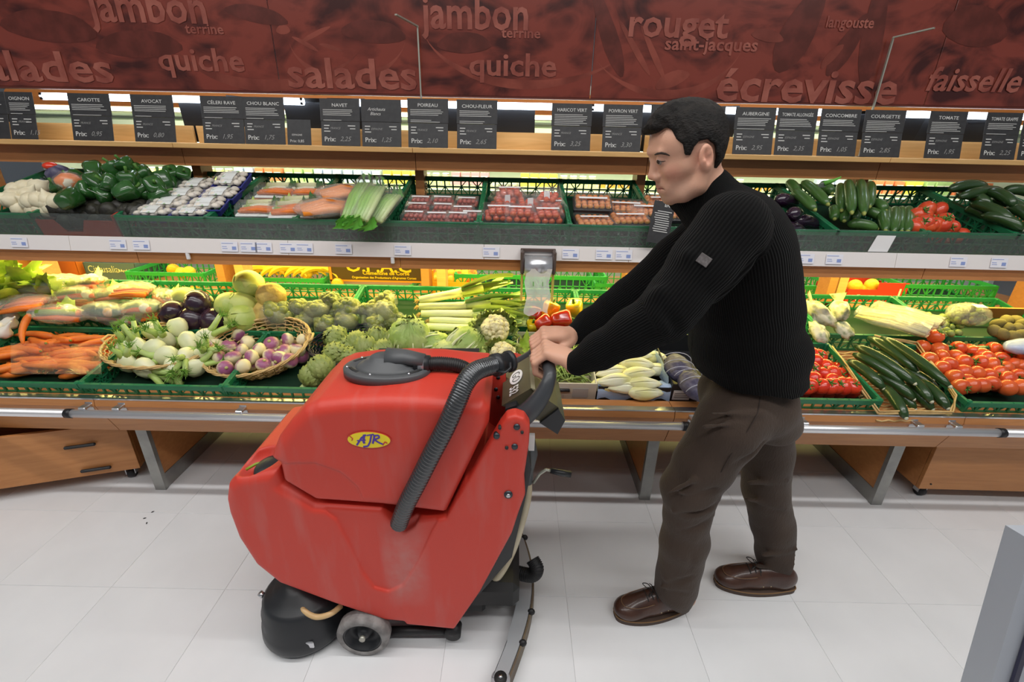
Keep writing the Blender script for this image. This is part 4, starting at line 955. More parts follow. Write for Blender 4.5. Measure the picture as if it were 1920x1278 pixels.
fb = obj('plastic_sheet', MB().sheet([[P1(px, py, .040+.005*math.sin(px*.11)+.004*math.cos(py*.2+px*.05)) for px in range(20, 196, 10)] for py in range(646, 702, 5)]), film('thin_clear_sheet', (1, .98, .96), .96, .10), label='crumpled clear plastic bag lying over the carrots', cat='plastic bag')
# garlic
for k, (px, py) in enumerate(((5, 560), (22, 572), (8, 585), (25, 596), (2, 605), (14, 612), (28, 582), (0, 572))):
    GAR.put(P1(px-6, py+14, .055-.006*(k % 3)), (rr(1), rr(1), rr(3)), 1.1, label='white garlic bulb in the crate beside the carrots', group='garlic bulbs')
# baskets
def setbasket(b_, px, py, dz, rot, label):
    p = P1(px, py, dz); b_.location = p; b_.rotation_euler = rot; b_['label'] = label; return b_
setbasket(basket(.235, .175, .075, M_wick), 312, 670, -.050, (SL1, R(2), R(-4)), 'woven wicker basket holding the fennel bulbs'); 
setbasket(basket(.228, .185, .085, M_wick), 497, 672, -.052, (SL1+R(8), R(-7), R(6)), 'woven wicker basket holding the turnips')
setbasket(basket(.25, .165, .07, M_wickd), 690, 668, -.058, (SL1, 0, 0), 'black woven basket holding the artichokes')
fen = [(240, 682, .0, 0, .1), (283, 622, .045, 2.6, 0), (333, 614, .06, 2.9, .2), (292, 656, .02, -1.9, .2), (315, 668, .01, -1.8, .1), (350, 668, .02, 1.4, 1.4), (352, 640, .035, 2.4, .4), (385, 634, .03, 1.0, 0), (384, 664, .01, .6, .6), (272, 690, -.01, 1.9, 0), (325, 690, -.01, 1.7, .4), (262, 652, .015, -.4, 0), (310, 638, .02, .3, .5), (365, 690, -.012, 1.2, 0), (238, 655, .0, .2, 0)]
for k, (px, py, dz, ry, rx_) in enumerate(fen):
    fe[k % 2].put(P1(px, py, dz), (rx_, ry, rr(.5)), random.uniform(1.0, 1.2), label='white fennel bulb with green stalks in the wicker basket', group='fennel bulbs')
for dz, lst in ((.01, [(430, 650), (465, 643), (509, 645), (539, 637), (567, 638), (412, 671), (437, 670), (453, 657), (486, 656), (471, 670), (532, 659), (559, 657), (507, 668), (525, 672), (456, 687), (494, 684), (422, 690), (543, 676)]),
                (-.03, [(445, 662), (480, 664), (515, 660), (550, 655), (470, 684), (520, 685), (430, 680), (500, 655), (565, 668)])):
    for px, py in lst: TURN.put(P1(px, py, dz+rr(.005)), (rr(1.5)+.6, rr(1.5), rr(3)), random.uniform(.88, 1.06), label='purple and cream turnip in the wicker basket', group='turnips in the basket')
TURN.put(P1(448, 629, .0), (.4, 2, 0), 1.05, label='pale turnip lying between the fennel and turnip baskets'); TURN.put(P1(406, 648, .0), (2.4, 1, 0), 1.0, label='turnip resting against the outside of its basket')
for k, (px, py, dz, s_) in enumerate(((630, 634, .02, 1.15), (628, 664, .02, 1.1), (603, 690, .01, 1.15), (670, 642, .01, 1.1), (686, 652, .02, 1.1), (708, 634, .02, 1.1), (722, 658, .01, 1.1), (655, 672, .0, 1.1), (735, 640, .01, 1.05), (700, 675, .0, 1.1), (650, 652, -.01, 1.1), (585, 705, -.02, 1.05))):
    ART.put(P1(px, py, dz), (rr(.9)+.5, rr(.9), rr(3)), s_, label='green artichoke in the black basket behind the scrubber', group='artichokes')
CAUL.put(P1(768, 636, .03), (.35, 0, .3), 1.05, label='leafy cauliflower turned upside down above the scrubber lid')
CAU[0].put(P1(926, 622, .055), (.75, .12, .2), 1.08, label='largest cauliflower with cream curd showing above its leaves')
CAU[1].put(P1(940, 672, .02), (.45, -.2, 1.2), .95, label='small cauliflower just above the black hose cap')
CAUL.put(P1(872, 652, .02), (.5, .9, 1.2), 1.0, label='leafy cauliflower lying on its side left of the large one')
CAUL.put(P1(835, 672, .0), (.9, -.5, 2.2), .85, label='small leafy cauliflower low behind the scrubber body')
CAUL.put(P1(815, 650, .0), (.2, -1.5, 3.2), .75, label='leafy cauliflower between the upturned one and the crate middle'); CAU[1].put(P1(885, 690, -.01), (.6, .4, 0), .9, label='cauliflower low behind the corrugated hoses')
LET.put(P1(975, 660, .0), (.5, .6, 0), .55, label="trimmed green leaves beside the man's far hand")
# white cardboard box of green beans
def openbox(x0, x1, y0, dpt, h, m, name, label, cat='box', slope=SL1, zf=deck):
    g_ = empty(name, ((x0+x1)/2, y0, zf(y0)+.003), (slope, 0, 0), label=label, cat=cat); W = x1-x0; t = .005
    obj('front_wall', MB().box((0, t/2, h/2), (W, t, h)), m, g_); obj('rear_wall', MB().box((0, dpt-t/2, h/2), (W, t, h)), m, g_)
    obj('side_wall', MB().box((-W/2+t/2, dpt/2, h/2), (t, dpt-2*t, h)), m, g_); obj('side_wall', MB().box((W/2-t/2, dpt/2, h/2), (t, dpt-2*t, h)), m, g_); obj('bottom', MB().box((0, dpt/2, t/2), (W-2*t, dpt-2*t, t)), m, g_)
    return g_
M_cardw = mat('white_carton', (.62, .60, .50), .6); M_cardk = mat('black_carton', (.015, .015, .018), .5)
xa, xb = at(968, 735, 1.72).x, at(1117, 735, 1.72).x
bx = openbox(xa, xb, 1.722, .38, .095, M_cardw, 'bean_box', 'white carton of green beans under the control console')
obj('printed_label', MB().box((.10, -.0012, .045), (.065, .001, .05)).box((-.02, -.0012, .072), (.14, .001, .002)).box((.03, -.0012, .02), (.002, .001, .03)), mat('carton_print', (.42, .42, .40), .6), bx)
obj('hand_hole', MB().tube([(.0, -.001, .058), (.055, -.001, .058)], .008, 8, flat=1), M_black, bx); obj('red_emblem', MB().tube([(-.035, -.002, .05), (-.02, -.002, .085)], [.012, .003], 6), mat('red_print', (.6, .05, .03), .5), bx)
bn = MB()
for k in range(330):
    x_ = random.uniform(xa+.02, xb-.02); y_ = random.uniform(1.74, 2.08); z_ = .575+.2*(y_-1.72)+random.uniform(-.03, .025); a = random.uniform(0, PI); l = random.uniform(.04, .06); c_, s_ = math.cos(a)*l, math.sin(a)*l
    x_ = min(max(x_, xa+.01+abs(c_)), xb-.01-abs(c_)); y_ = min(max(y_, 1.735+abs(s_)), 2.09-abs(s_))
    bn.tube([(x_-c_, y_-s_, z_-.2*s_), (x_, y_, z_+rr(.008)), (x_+c_, y_+s_, z_+.2*s_)], [.002, .0042, .0025], 5)
obj('green_beans', bn, mat('green_bean', (.22, .32, .07), .45, col2=(.36, .44, .14), nscale=12), label='heap of thin green beans filling the white carton', cat='green beans', kind='stuff')
# endives in a black crate lined with blue film
xa, xb = at(1120, 735, 1.72).x, at(1255, 735, 1.72).x
openbox(xa, xb, 1.722, .38, .080, M_cardk, 'endive_crate', 'black crate lined with blue film holding endives', 'crate')
M_blue = film('blue_liner', (.50, .66, .92), .25, .2)
rows = []
for i in range(19):
    x_ = xa-.002+(xb-xa+.004)*i/18; w1 = .008*math.sin(i*1.7); w2 = .006*math.sin(i*2.9+1)
    rows.append([(x_, 1.712-.012*abs(w1*60)**.5*.3, .515+.012*math.sin(i*.9)), (x_, 1.710-abs(w2), .555+w1*.5), (x_, 1.716-abs(w1)*.5, .584+w2), (x_, 1.738+w1, .590+w1*.6), (x_, 1.76, .570)])
obj('blue_film', MB().sheet(rows), M_blue, None, label='thin blue plastic film draped over the front of the endive crate', cat='plastic film')
obj('blue_film', MB().sheet([[(xb-.012+.006*math.sin(k*2.1+j), 1.73+.36*k/8, .575+.072*k/8+j*.022-.02+.004*math.sin(k*3)) for j in range(4)] for k in range(9)]), M_blue, None, label='upright blue film fold at the side of the endives', cat='plastic film')
for k, (px, py, dz, rz) in enumerate(((1193, 667, .03, .1), (1160, 675, .01, .3), (1193, 684, .03, -.05), (1148, 700, .02, .25), (1197, 703, .035, .1), (1152, 716, .02, .1), (1205, 722, .015, -.1), (1170, 728, .0, .2), (1140, 725, -.01, .0), (1225, 695, 0, 0), (1220, 672, 0, .2), (1175, 655, .02, .1), (1210, 738, -.01, .1))):
    END.put(P1(px, py-2, dz-.006), (0, R(90)+rr(.1), rz+(PI if k % 2 else 0)), random.uniform(.85, 1.0), label='pale yellow endive in the film-lined crate', group='endives')
xa, xb = at(1256, 735, 1.72).x, at(1420, 735, 1.72).x
k = openbox(xa, xb, 1.722, .38, .10, M_cardk, 'black_carton', 'black printed carton with white labels beside the endives')
obj('white_label', MB().box((-.135, -.0012, .045), (.072, .001, .05)), M_lw, k); obj('label_lines', MB().box((-.135, -.0022, .055), (.06, .0006, .0015)).box((-.135, -.0022, .045), (.06, .0006, .0015)).box((-.135, -.0022, .035), (.06, .0006, .0015)), M_black, k); obj('white_label', MB().box((-.03, -.0012, .026), (.066, .001, .03)), M_lw, k)
c = MB(); textmb(c, 'DAUNAT', .034, Matrix(((1, 0, 0, -.075), (0, 0, -1, -.002), (0, 1, 0, .060), (0, 0, 0, 1))), bold=.02); obj('lettering', c, mat('gold_print', (.62, .42, .06), .4), k)
M_net = mat('dark_net', (.055, .050, .10), .5, col2=(.12, .11, .17), nscale=40)
for q_, (px, py, lab) in enumerate(((1272, 690, 'dark blue net bag of shallots beside the endives'), (1300, 722, 'dark net bag lying low in the black carton'))):
    g_ = empty('net_bag', P1(px, py, .03), (SL1, rr(.2), rr(.4)), label=lab, cat='bag')
    obj('net', MB().ball((0, 0, 0), (.058, .09, .04), 18, 12, noise=.05, nf=4, seed=q_), M_net, g_)
    for j in range(3): obj('band', MB().tube([(.066*math.cos(t_), -.05+.05*j, .047*math.sin(t_)) for t_ in [i*.3 for i in range(11)]], .0018, 4), mat('band_white', (.5, .5, .6), .5), g_)
# loose round tomatoes
def fill(proto, pts, P, dz, label, group, s0=.95, s1=1.1, jit=.004, rot=1.2):
    for px, py in pts: proto.put((P3c if P is P3 else P1c)(px, py, dz+rr(jit)), (rr(rot)+.3, rr(rot), rr(3)), random.uniform(s0, s1), label=label, group=group)
L1 = "round glossy red tomato in the crate beside the man's hip"
fill(TOMA, [(1527, 679), (1546, 688), (1544, 702), (1521, 693), (1524, 711), (1513, 727), (1528, 733), (1559, 714), (1560, 731), (1543, 728), (1576, 720), (1574, 732), (1590, 736), (1591, 722), (1614, 741), (1535, 669), (1502, 737), (1560, 700), (1508, 708), (1505, 690), (1500, 720), (1520, 665)], P1, .0, L1, 'round tomatoes', .98, 1.15)
fill(TOMA, [(1485+k*22, 690+14*j) for k in range(6) for j in range(4)], P1, -.045, L1, 'round tomatoes', .98, 1.15)
# cucumbers on a wicker tray
tp = MB(); A = [P1(1562, 646, .03), P1(1650, 768, .005), P1(1786, 768, .005), P1(1795, 738, .02), P1(1722, 640, .04), P1(1640, 630, .045)]
g_ = empty('wicker_tray', (0, 0, 0), label='flat wicker tray under the dark cucumbers', cat='basket')
for s_ in range(3): obj('edge_cane', MB().tube([A[i]+(A[i+1]-A[i])*t_+Vector((rr(.006), 0, rr(.004)+s_*.006-.02)) for i in range(5) for t_ in (0, .33, .66)]+[A[5]], .0035, 6), M_wick, g_)
fl_ = MB(); n_ = 22
for i in range(n_):
    t_ = i/(n_-1); a_ = A[0]+(A[1]-A[0])*t_; b_ = (A[5]+(A[4]-A[5])*1.0)+(A[2]-A[4])*t_; pts = [a_+(b_-a_)*j/12+Vector((0, 0, -.05+.003*(1 if (i+j) % 2 else -1))) for j in range(13)]; fl_.tube(pts, .004, 5)
k = obj('weave', fl_, M_wick, g_); k['kind'] = 'stuff'
for i, (x0, y0, x1, y1, dz) in enumerate(((1603, 649, 1715, 719, .055), (1653, 634, 1781, 724, .06), (1628, 634, 1721, 698, .035), (1600, 664, 1695, 722, .03), (1590, 676, 1657, 729, .02), (1640, 700, 1714, 749, .0), (1680, 690, 1747, 753, .015), (1652, 722, 1699, 784, -.005), (1690, 690, 1760, 735, .0), (1720, 712, 1778, 766, .0), (1690, 720, 1749, 768, -.02), (1660, 720, 1716, 768, -.035), (1640, 660, 1700, 700, .0), (1690, 660, 1750, 712, .0))):
    a_, b_ = P1(x0, y0, dz+.004), P1(x1, y1, dz-.008); d = b_-a_; L_ = d.length
    CUC.put((a_+b_)/2, d.to_track_quat('X', 'Z').to_euler(), (L_/.30, 1.05, 1.05), label='long dark cucumber with a pale tip on the wicker tray', group='cucumbers on the tray')
vt = [(1754, 635), (1729, 652), (1760, 657), (1765, 668), (1797, 654), (1823, 660), (1840, 666), (1863, 656), (1778, 684), (1791, 669), (1838, 681), (1859, 685), (1806, 679), (1876, 674), (1900, 684), (1916, 687), (1806, 697), (1830, 700), (1854, 703), (1874, 698), (1888, 711), (1909, 704), (1789, 707), (1813, 714), (1820, 722), (1859, 718), (1889, 727), (1916, 668), (1741, 675), (1765, 690), (1840, 722), (1912, 725), (1895, 660), (1850, 672), (1885, 690), (1800, 725)]
L2 = 'red vine tomato in the crate beside the cucumber tray'
TOMB.put(P1(1754, 633, .055), (.3, .2, 0), 1.0, label='single vine tomato perched on top of the vine tomato heap')
fill(TOMB, vt[1:], P1, .008, L2, 'vine tomatoes', .9, 1.1, rot=2.6); fill(TOMB, [(1745+k*24+6*(j % 2), 660+15*j) for k in range(8) for j in range(5) if 1745+k*24 > 1735+j*9], P1, -.035, L2, 'vine tomatoes', .95, 1.1)
obj('bottle_bag', MB().ball((0, 0, 0), (.11, .05, .035), 20, 12, noise=.05), mat('blue_white_plastic', (.55, .62, .78), .25, col2=(.25, .32, .62), nscale=12), None, P1(1925, 652, .07), (0, rr(.1), .15), label='pale blue and white plastic pack lying over the vine tomatoes', cat='bag')
# second row: bags, cabbages, broccoli, leeks, peppers
vb = [('leaf', 98, 543, .12, .5, 1.15, 'green leafy head in a clear bag behind the carrots'), ('soup', 165, 541, .12, -.2, 1.15, 'clear bag of soup vegetables topmost of the bag heap'), ('green', 150, 560, .10, .15, 1.05, 'clear bag with leek and turnip in the middle of the bag heap'),
      ('dark', 194, 590, .065, -.1, 1.1, 'clear bag with a dark green courgette above the carrots'), ('soup', 115, 596, .07, .3, 1.1, 'clear bag with yellow label resting on the loose carrots'), ('carrot', 250, 550, .11, .2, 1.0, 'clear bag of carrots beside the crate of red cabbages'),
      ('green', 262, 584, .07, -.05, 1.1, 'clear bag with a green leek beside the dark red cabbages'), ('carrot', 45, 578, .09, .4, 1.1, 'clear bag of carrots next to the garlic bulbs'), ('soup', 312, 562, .09, -.6, .9, 'clear bag with orange label beside the red cabbages'),
      ('soup', 215, 560, .07, .5, 1.0, 'clear bag half buried under the bag heap'), ('dark', 80, 562, .05, .2, 1.0, 'clear bag low between leafy greens and bag heap'), ('carrot', 135, 580, .03, .2, 1.1, 'clear bag of carrots at the bottom of the bag heap'), ('green', 225, 600, .02, 0, 1.1, 'clear bag pressed behind the crate rim above the carrots'), ('carrot', 300, 590, .03, .4, .9, 'clear bag hidden between bags and red cabbages')]
for k, px, py, dz, rz, s_, lab in vb: VB[k].put(P1(px, py, dz), (SL1, rr(.15), rz), s_, label=lab)
for px, py, dz, lab in ((15, 545, .13, 'bright green leafy head at the display edge'), (50, 548, .12, 'bright green leafy head behind the bag of carrots'), (30, 570, .08, 'leafy green head just behind the garlic')): LET.put(P1(px, py, dz), (.4, rr(.4), rr(3)), .95, label=lab)
for px, py, dz, rx_, ry, lab in ((326, 588, .055, .4, .3, 'dark red cabbage at the front beside the fennel'), (372, 572, .10, 1.9, .4, 'dark red cabbage with its cut stem showing'), (402, 604, .03, 1.5, 1.0, 'dark red cabbage low behind the fennel basket'), (365, 600, .04, .2, .8, 'dark red cabbage between the two front ones')):
    CABR.put(P1(px, py, dz), (rx_, ry, rr(2)), .80, label=lab)
for px, py, dz, rx_, ry, lab, s_ in ((467, 533, .17, .3, .2, 'pale cabbage topmost of the cabbage heap', .82), (427, 572, .10, .6, .3, 'yellow green cabbage beside the cut red cabbage', .72), (455, 574, .09, .2, 1.0, 'yellow green cabbage in the middle of the heap', .80), (457, 600, .045, 2.0, .5, 'pale cabbage with stem end facing out above the turnips', .86), (345, 562, .09, .3, .3, 'yellow green cabbage half hidden behind a red cabbage', .7), (425, 600, .02, .3, .3, 'cabbage low between red and pale cabbages', .7)):
    CABW.put(P1(px, py, dz), (rx_, ry, rr(2)), s_, label=lab)
CEL.put(P1(508, 556, .13), (.2, .3, 0), .92, label='knobbly yellow brown celeriac beside the topmost cabbage'); CEL.put(P1(500, 590, .05), (.2, 1.3, 0), .9, label='knobbly celeriac half hidden behind wrapped broccoli')
for k, (px, py, dz, s_) in enumerate(((522, 588, .07, 1.25), (562, 578, .07, .95), (595, 583, .075, 1.05), (620, 564, .10, .85), (652, 578, .08, 1.1), (705, 584, .06, 1.0), (725, 585, .085, 1.05), (722, 566, .09, .95), (612, 608, .04, .9), (705, 606, .04, .85), (683, 582, .06, .75), (650, 602, .04, 1.0), (572, 602, .03, .9), (740, 604, .04, .9), (635, 595, .03, .9))):
    BRO.put(P1(px, py, dz), (rr(.7)+.4, rr(.7), rr(3)), s_, label='head of broccoli wrapped in clear film', group='wrapped broccoli')
for i, (a_, b_, c_, lab) in enumerate((((786, 563, .10), (866, 548, .12), (952, 526, .16), 'topmost leek with broad leaves raised against the rear crates'), ((786, 575, .085), (874, 573, .09), (975, 560, .11), 'second leek from the top of the leek bunch'),
        ((790, 588, .07), (888, 588, .07), (992, 590, .07), 'leek with a green band tied round it above the cauliflower'), ((806, 600, .05), (890, 604, .05), (975, 606, .05), 'leek partly hidden behind the large cauliflower'), ((800, 612, .035), (880, 616, .035), (960, 618, .03), 'lowest leek just above the crate rim'),
        ((800, 580, .05), (880, 582, .05), (985, 575, .09), 'leek tucked under the upper leeks'), ((810, 594, .03), (900, 596, .03), (1000, 603, .04), "leek with leaf tips reaching the red peppers"))):
    leek(P1(*a_), P1(*b_), P1(*c_), .0185 if i else .021, lab, i, roots=i < 4)
for px, py, dz, k, rx_, ry, s_, lab in ((1019, 604, .055, 'red', 1.2, .0, .95, 'red pepper with its stem end facing out'), (1053, 598, .07, 'red', .3, 1.5, 1.15, "long red pepper lying just above the man's far hand"), (1003, 590, .06, 'dark', .4, .6, .95, 'dark red pepper beside the leek tips'), (1032, 580, .08, 'orange', .3, .2, 1.05, 'orange pepper behind the red peppers'),
        (1078, 578, .08, 'yellow', .4, .2, 1.1, 'yellow pepper behind the long red pepper'), (1050, 620, .02, 'red', .4, 1.2, 1.0, 'red pepper low beneath the long red one'), (1020, 625, .0, 'red', .9, .8, 1.0, 'red pepper half hidden under the front peppers'), (1235, 556, .10, 'yellow', .4, .6, .9, "yellow pepper glimpsed between the man's arms"), (1155, 618, .05, 'green', 1.0, .8, 1.1, "green pepper seen under the man's far sleeve"), (1130, 626, .03, 'green', .3, 1.8, 1.1, "green pepper touching the man's far cuff"),
        (1105, 598, .05, 'orange', .4, .2, 1.0, 'orange pepper hidden behind the far sleeve'), (1000, 612, .02, 'yellow', .4, .2, .9, 'yellow pepper beneath the dark red one'), (1185, 605, .05, 'green', .8, .5, 1.1, "green pepper in the gap below the man's far elbow"), (1210, 590, .05, 'green', .2, 1.5, 1.1, "green pepper deep behind the man's sleeves")):
    PEP[k].put(P1(px, py, dz), (rx_, ry, rr(2)), s_, label=lab)
# right of the man, second row
M_pb = mat('printed_paper_bag', (.62, .60, .44), .35, col2=(.16, .22, .08), nscale=26, contrast=(.45, .68))
for q_, (px, py, dz, s_, rz, lab) in enumerate(((1540, 590, .09, 1.0, .8, "crumpled printed vegetable bag beside the man's back"), (1575, 585, .09, .8, -.5, 'crumpled printed bag with a dark window next to the empty crate corner'), (1535, 625, .04, .8, .2, 'crumpled printed bag low against the crate rim'), (1580, 618, .03, .7, .2, 'small printed pack lying above the cucumber tray'))):
    obj('produce_bag', MB().ball((0, 0, 0), (.055, .08, .035), 16, 10, noise=.14, nf=3, seed=q_).sheet([[(-.02, .07, .01), (.02, .07, .01)], [(-.05, .11, .04), (.045, .12, .03)]]), M_pb, None, P1(px, py, dz), (.6, rr(.4), rz), s_, label=lab, cat='bag')
sal = empty('salsify_bag', P1(1672, 606, .07), (SL1, R(2), R(-50)), label='clear bag of long pale salsify roots above the cucumbers', cat='bag')
for k in range(11): obj('root', MB().tube([(-.14, -.045+.009*k, rr(.01)), (0, -.05+.010*k, .016+rr(.008)), (.14, -.045+.009*k, rr(.01))], [.004, .0065, .0075], 7), mat('salsify', (.50, .46, .20), .6), sal)
obj('clear_film', MB().sheet([[(-.15+.30*i/12, .068*math.cos(2*PI*j/16)*(1-.3*abs(i/6-1)**3), .006+.030*math.sin(2*PI*j/16)*(1+.15*math.sin(i+j))) for j in range(17)] for i in range(13)]), M_bag, sal)
sal2 = copy_tree(sal); sal2.location = P1(1700, 596, .05); sal2.rotation_euler = (SL1, 0, R(-62)); sal2['label'] = 'second clear bag of salsify roots next to the loose sprouts'
M_spr = mat('brussels_sprout', (.17, .23, .055), .5, col2=(.27, .32, .10), nscale=40, bump=.6, bscale=80)
SPR = single('brussels_sprout', MB().ball((0, 0, 0), (.015, .015, .016), 10, 7, noise=.02), M_spr, 'brussels sprout')
for k in range(70):
    px = random.uniform(1712, 1800); py = random.uniform(592, 632); SPR.put(P1(px, py, .02+.03*(632-py)/40+rr(.008)), (rr(3), rr(3), 0), random.uniform(.85, 1.2), label='loose green brussels sprout in the second row crate', group='loose brussels sprouts')
nb = empty('sprout_bag', P1(1815, 595, .085), (SL1+.2, 0, 0), label='bulging clear net bag of brussels sprouts with a white label', cat='bag')
sm_ = MB().ball((0, 0, 0), .0155, 9, 6, noise=.02).mesh('sprout', M_spr)
for k in range(64):
    a = random.uniform(0, 6.28); u = random.uniform(.3, 1)**.5; z_ = random.uniform(-1, 1); obj('sprout', sm_, None, nb, (.085*u*math.cos(a)*math.sqrt(1-z_*z_*.7), .05*u*math.sin(a)*math.sqrt(1-z_*z_*.7), .032*z_))
obj('net', MB().ball((0, 0, .004), (.105, .068, .052), 20, 12, noise=.04), M_bag, nb); obj('label', MB().box((.01, -.02, .060), (.055, .035, .001)), M_lw, nb, None, (R(-14), 0, 0)); obj('gathered_end', MB().sheet([[(-.08, 0, .03), (-.07, .03, .04)], [(-.12, -.01, .075), (-.10, .04, .08)]]), M_bag, nb)
KIW = single('kiwi', MB().ball((0, 0, 0), (.030, .024, .024), 14, 9), mat('kiwi_skin', (.17, .14, .05), .8, bump=.5), 'kiwi')
fill(KIW, [(1872, 612), (1890, 618), (1908, 622), (1880, 630), (1900, 634), (1918, 612), (1915, 632), (1865, 624), (1905, 606), (1887, 606)], P1, .04, 'brown fuzzy kiwi beyond the sprout bag', 'kiwis', 1, 1.15)
obj('wood_divider', MB().box((0, 0, 0), (.42, .012, .06)), M_wood, None, P1(1895, 598, .03)+Vector((0, .05, 0)), (SL1, 0, 0), label='low cherry wood divider board behind the kiwis', cat='board')
# ------------------------------------------------------------------ far side of the display: fruit
rd = obj('rear_deck', MB().prism([(2.62, .640), (2.62, .652), (3.40, .60), (3.40, .588)], -3.3, 3.3, 'x'), M_wood, g)
def B3(px, py, Y=2.80): return at(px, py, Y)
for px, top, lab in ((317, 512, 'bright green crate behind the carrot bags on the far side'), (525, 520, 'bright green crate of bananas on the far side'), (940, 512, 'bright green crate behind the leek leaves'), (1062, 514, 'bright green crate behind the bag dispenser'), (1200, 530, "bright green crate behind the man's sleeves"), (1775, 538, 'bright green crate behind the sprout bag'), (1480, 534, "bright green crate hidden behind the man's back"), (690, 531, 'bright green crate under the clementine sign')):
    p = B3(px, top, 2.80); C3.put((p.x, 2.76, p.z-.13), (0, 0, 0), (.85 if px in (317, 1062) else 1, 1, 1), label=lab)
M_ban = mat('banana_skin', (.86, .60, .04), .45, col2=(.72, .46, .03), nscale=9)
def banana(lab, p, rz):
    mb = MB(); pts = [Vector((.10*math.sin(t_), 0, .10*(math.cos(t_)-1)+.03)) for t_ in [(-1+2*i/10) for i in range(11)]]; mb.tube(pts, [.006, .011, .015, .017, .018, .018, .018, .017, .014, .009, .005], 6, smooth=False)
    return obj('banana', mb, M_ban, None, p, (rr(.3), 0, rz), 1.15, label=lab, cat='banana', group='bananas on the far side')
for i in range(18):
    px = 490+ (i % 9)*15; p = B3(px, 513-(i//9)*7, 2.84+.06*(i//9)); banana('yellow banana in the far side crate above the broccoli', p, rr(.5))
for px, py, k, lab in ((633, 533, 'a', 'single orange under the clementine sign'), (575, 514, 'b', 'yellow grapefruit beside the bananas'), (355, 514, 'b', 'pale orange in the far green crate'), (340, 516, 'b', 'pale orange behind the crate handle slot'), (366, 550, 'a', 'orange behind the red cabbages'), (325, 510, 'a', 'orange just under the middle shelf board')):
    ORA[k].put(B3(px, py, 2.74 if py > 528 else 2.86), (0, 0, 0), 1.0, label=lab)
def signbox(px0, px1, py0, py1, m, Y, dpt, name, label, cat='box'):
    a = B3(px0, py0, Y); b_ = B3(px1, py1, Y); W = b_.x-a.x; H = a.z-b_.z; g_ = empty(name, ((a.x+b_.x)/2, Y, b_.z), label=label, cat=cat); t = .005
    obj('front_wall', MB().box((0, t/2, H/2), (W, t, H)), m, g_); obj('rear_wall', MB().box((0, dpt, H/2), (W, t, H)), m, g_); obj('side_wall', MB().box((-W/2, dpt/2, H/2), (t, dpt, H)), m, g_); obj('side_wall', MB().box((W/2, dpt/2, H/2), (t, dpt, H)), m, g_); obj('bottom', MB().box((0, dpt/2, t/2), (W, dpt, t)), m, g_)
    return g_, W, H
FR = lambda x, z, y=-.002: Matrix(((1, 0, 0, x), (0, 0, -1, y), (0, 1, 0, z), (0, 0, 0, 1)))
k, W, H = signbox(97, 154, 498, 535, mat('orange_carton', (.72, .20, .03), .5), 2.86, .3, 'fruit_carton', 'orange red carton at the left of the blue citrus carton')
k, W, H = signbox(155, 262, 500, 535, mat('slate_blue_carton', (.10, .16, .20), .5), 2.86, .3, 'fruit_carton', 'slate blue citrus carton lettered Citrusalia')
c = MB(); textmb(c, 'Citrusalia', .062, FR(-W*.44, H-.060), bold=.0, sx=.82); textmb(c, '\u25cfAndalucia', .026, FR(W*.12, H-.056), bold=.03); obj('lettering', c, mat('pale_print', (.72, .74, .45), .5), k)
k, W, H = signbox(614, 792, 488, 530, mat('brown_carton', (.085, .055, .02), .5), 2.80, .02, 'clementine_sign', 'brown clementine sign with yellow lettering on the far side', 'sign')
c = MB(); textmb(c, 'O.P.A.C', .105, FR(-W*.32, H-.070), bold=.02, sx=1.15); textmb(c, 'Cl\u00e9mentine de Corse', .030, FR(-W*.14, .045), bold=.02, sx=1.1); textmb(c, "Organisation des Producteurs d'Agrumes Corses", .020, FR(-W*.26, .020), bold=.02, sx=1.0); obj('lettering', c, mat('yellow_print', (.85, .62, .03), .5), k)
obj('orange_trim', MB().box((0, -.002, .004), (W, .004, .010)).box((-W/2+.008, -.002, H/2), (.014, .004, H)), mat('orange_print', (.8, .30, .03), .5), k)
k, W, H = signbox(806, 888, 528, 552, mat('yellow_carton', (.82, .44, .03), .5), 2.74, .26, 'fruit_carton', 'yellow peach carton lettered Cambayas behind the leeks')
c = MB(); textmb(c, 'Cambayas', .034, FR(-W*.40, H-.048), bold=.0, shear=.2); obj('lettering', c, mat('orange_print', (.8, .30, .03), .5), k)
obj('post', MB().box((-W/2+.012, .002, H+.03), (.024, .006, .08)), MATS['yellow_carton'], k)
PEA = single('peach', MB().ball((0, 0, 0), .033, 16, 10), mat('peach_skin', (.86, .48, .05), .5, col2=(.72, .12, .02), nscale=14, contrast=(.5, .65)), 'peach')
for i in range(18): PEA.put(B3(820+(i % 6)*13, 524-(i//6)*10, 2.79+.05*(i//6)), (rr(3), rr(3), 0), 1.0, label='red and yellow peach heaped in the yellow carton', group='peaches')
k, W, H = signbox(1590, 1690, 546, 578, mat('red_carton', (.66, .05, .025), .5), 2.76, .3, 'fruit_carton', "red carton of oranges behind the man's back")
obj('corner_flap', MB().box((W/2-.09, 0, H+.02), (.18, .006, .05)), MATS['red_carton'], k); obj('white_mark', MB().box((-W*.3, -.003, .05), (.02, .002, .04)).box((W*.38, -.003, H-.02), (.012, .002, .06)), M_lw, k)
for px, py, k, lab in ((1603, 540, 'b', 'yellow orange at the corner of the red carton'), (1634, 539, 'b', 'second yellow orange in the red carton'), (1648, 549, 'a', 'orange beside the red carton flap'), (1612, 549, 'a', 'orange low in the red carton'), (1628, 550, 'a', 'orange low between two others in the red carton')): ORA[k].put(B3(px, py, 2.83), (0, 0, 0), 1.12, label=lab)
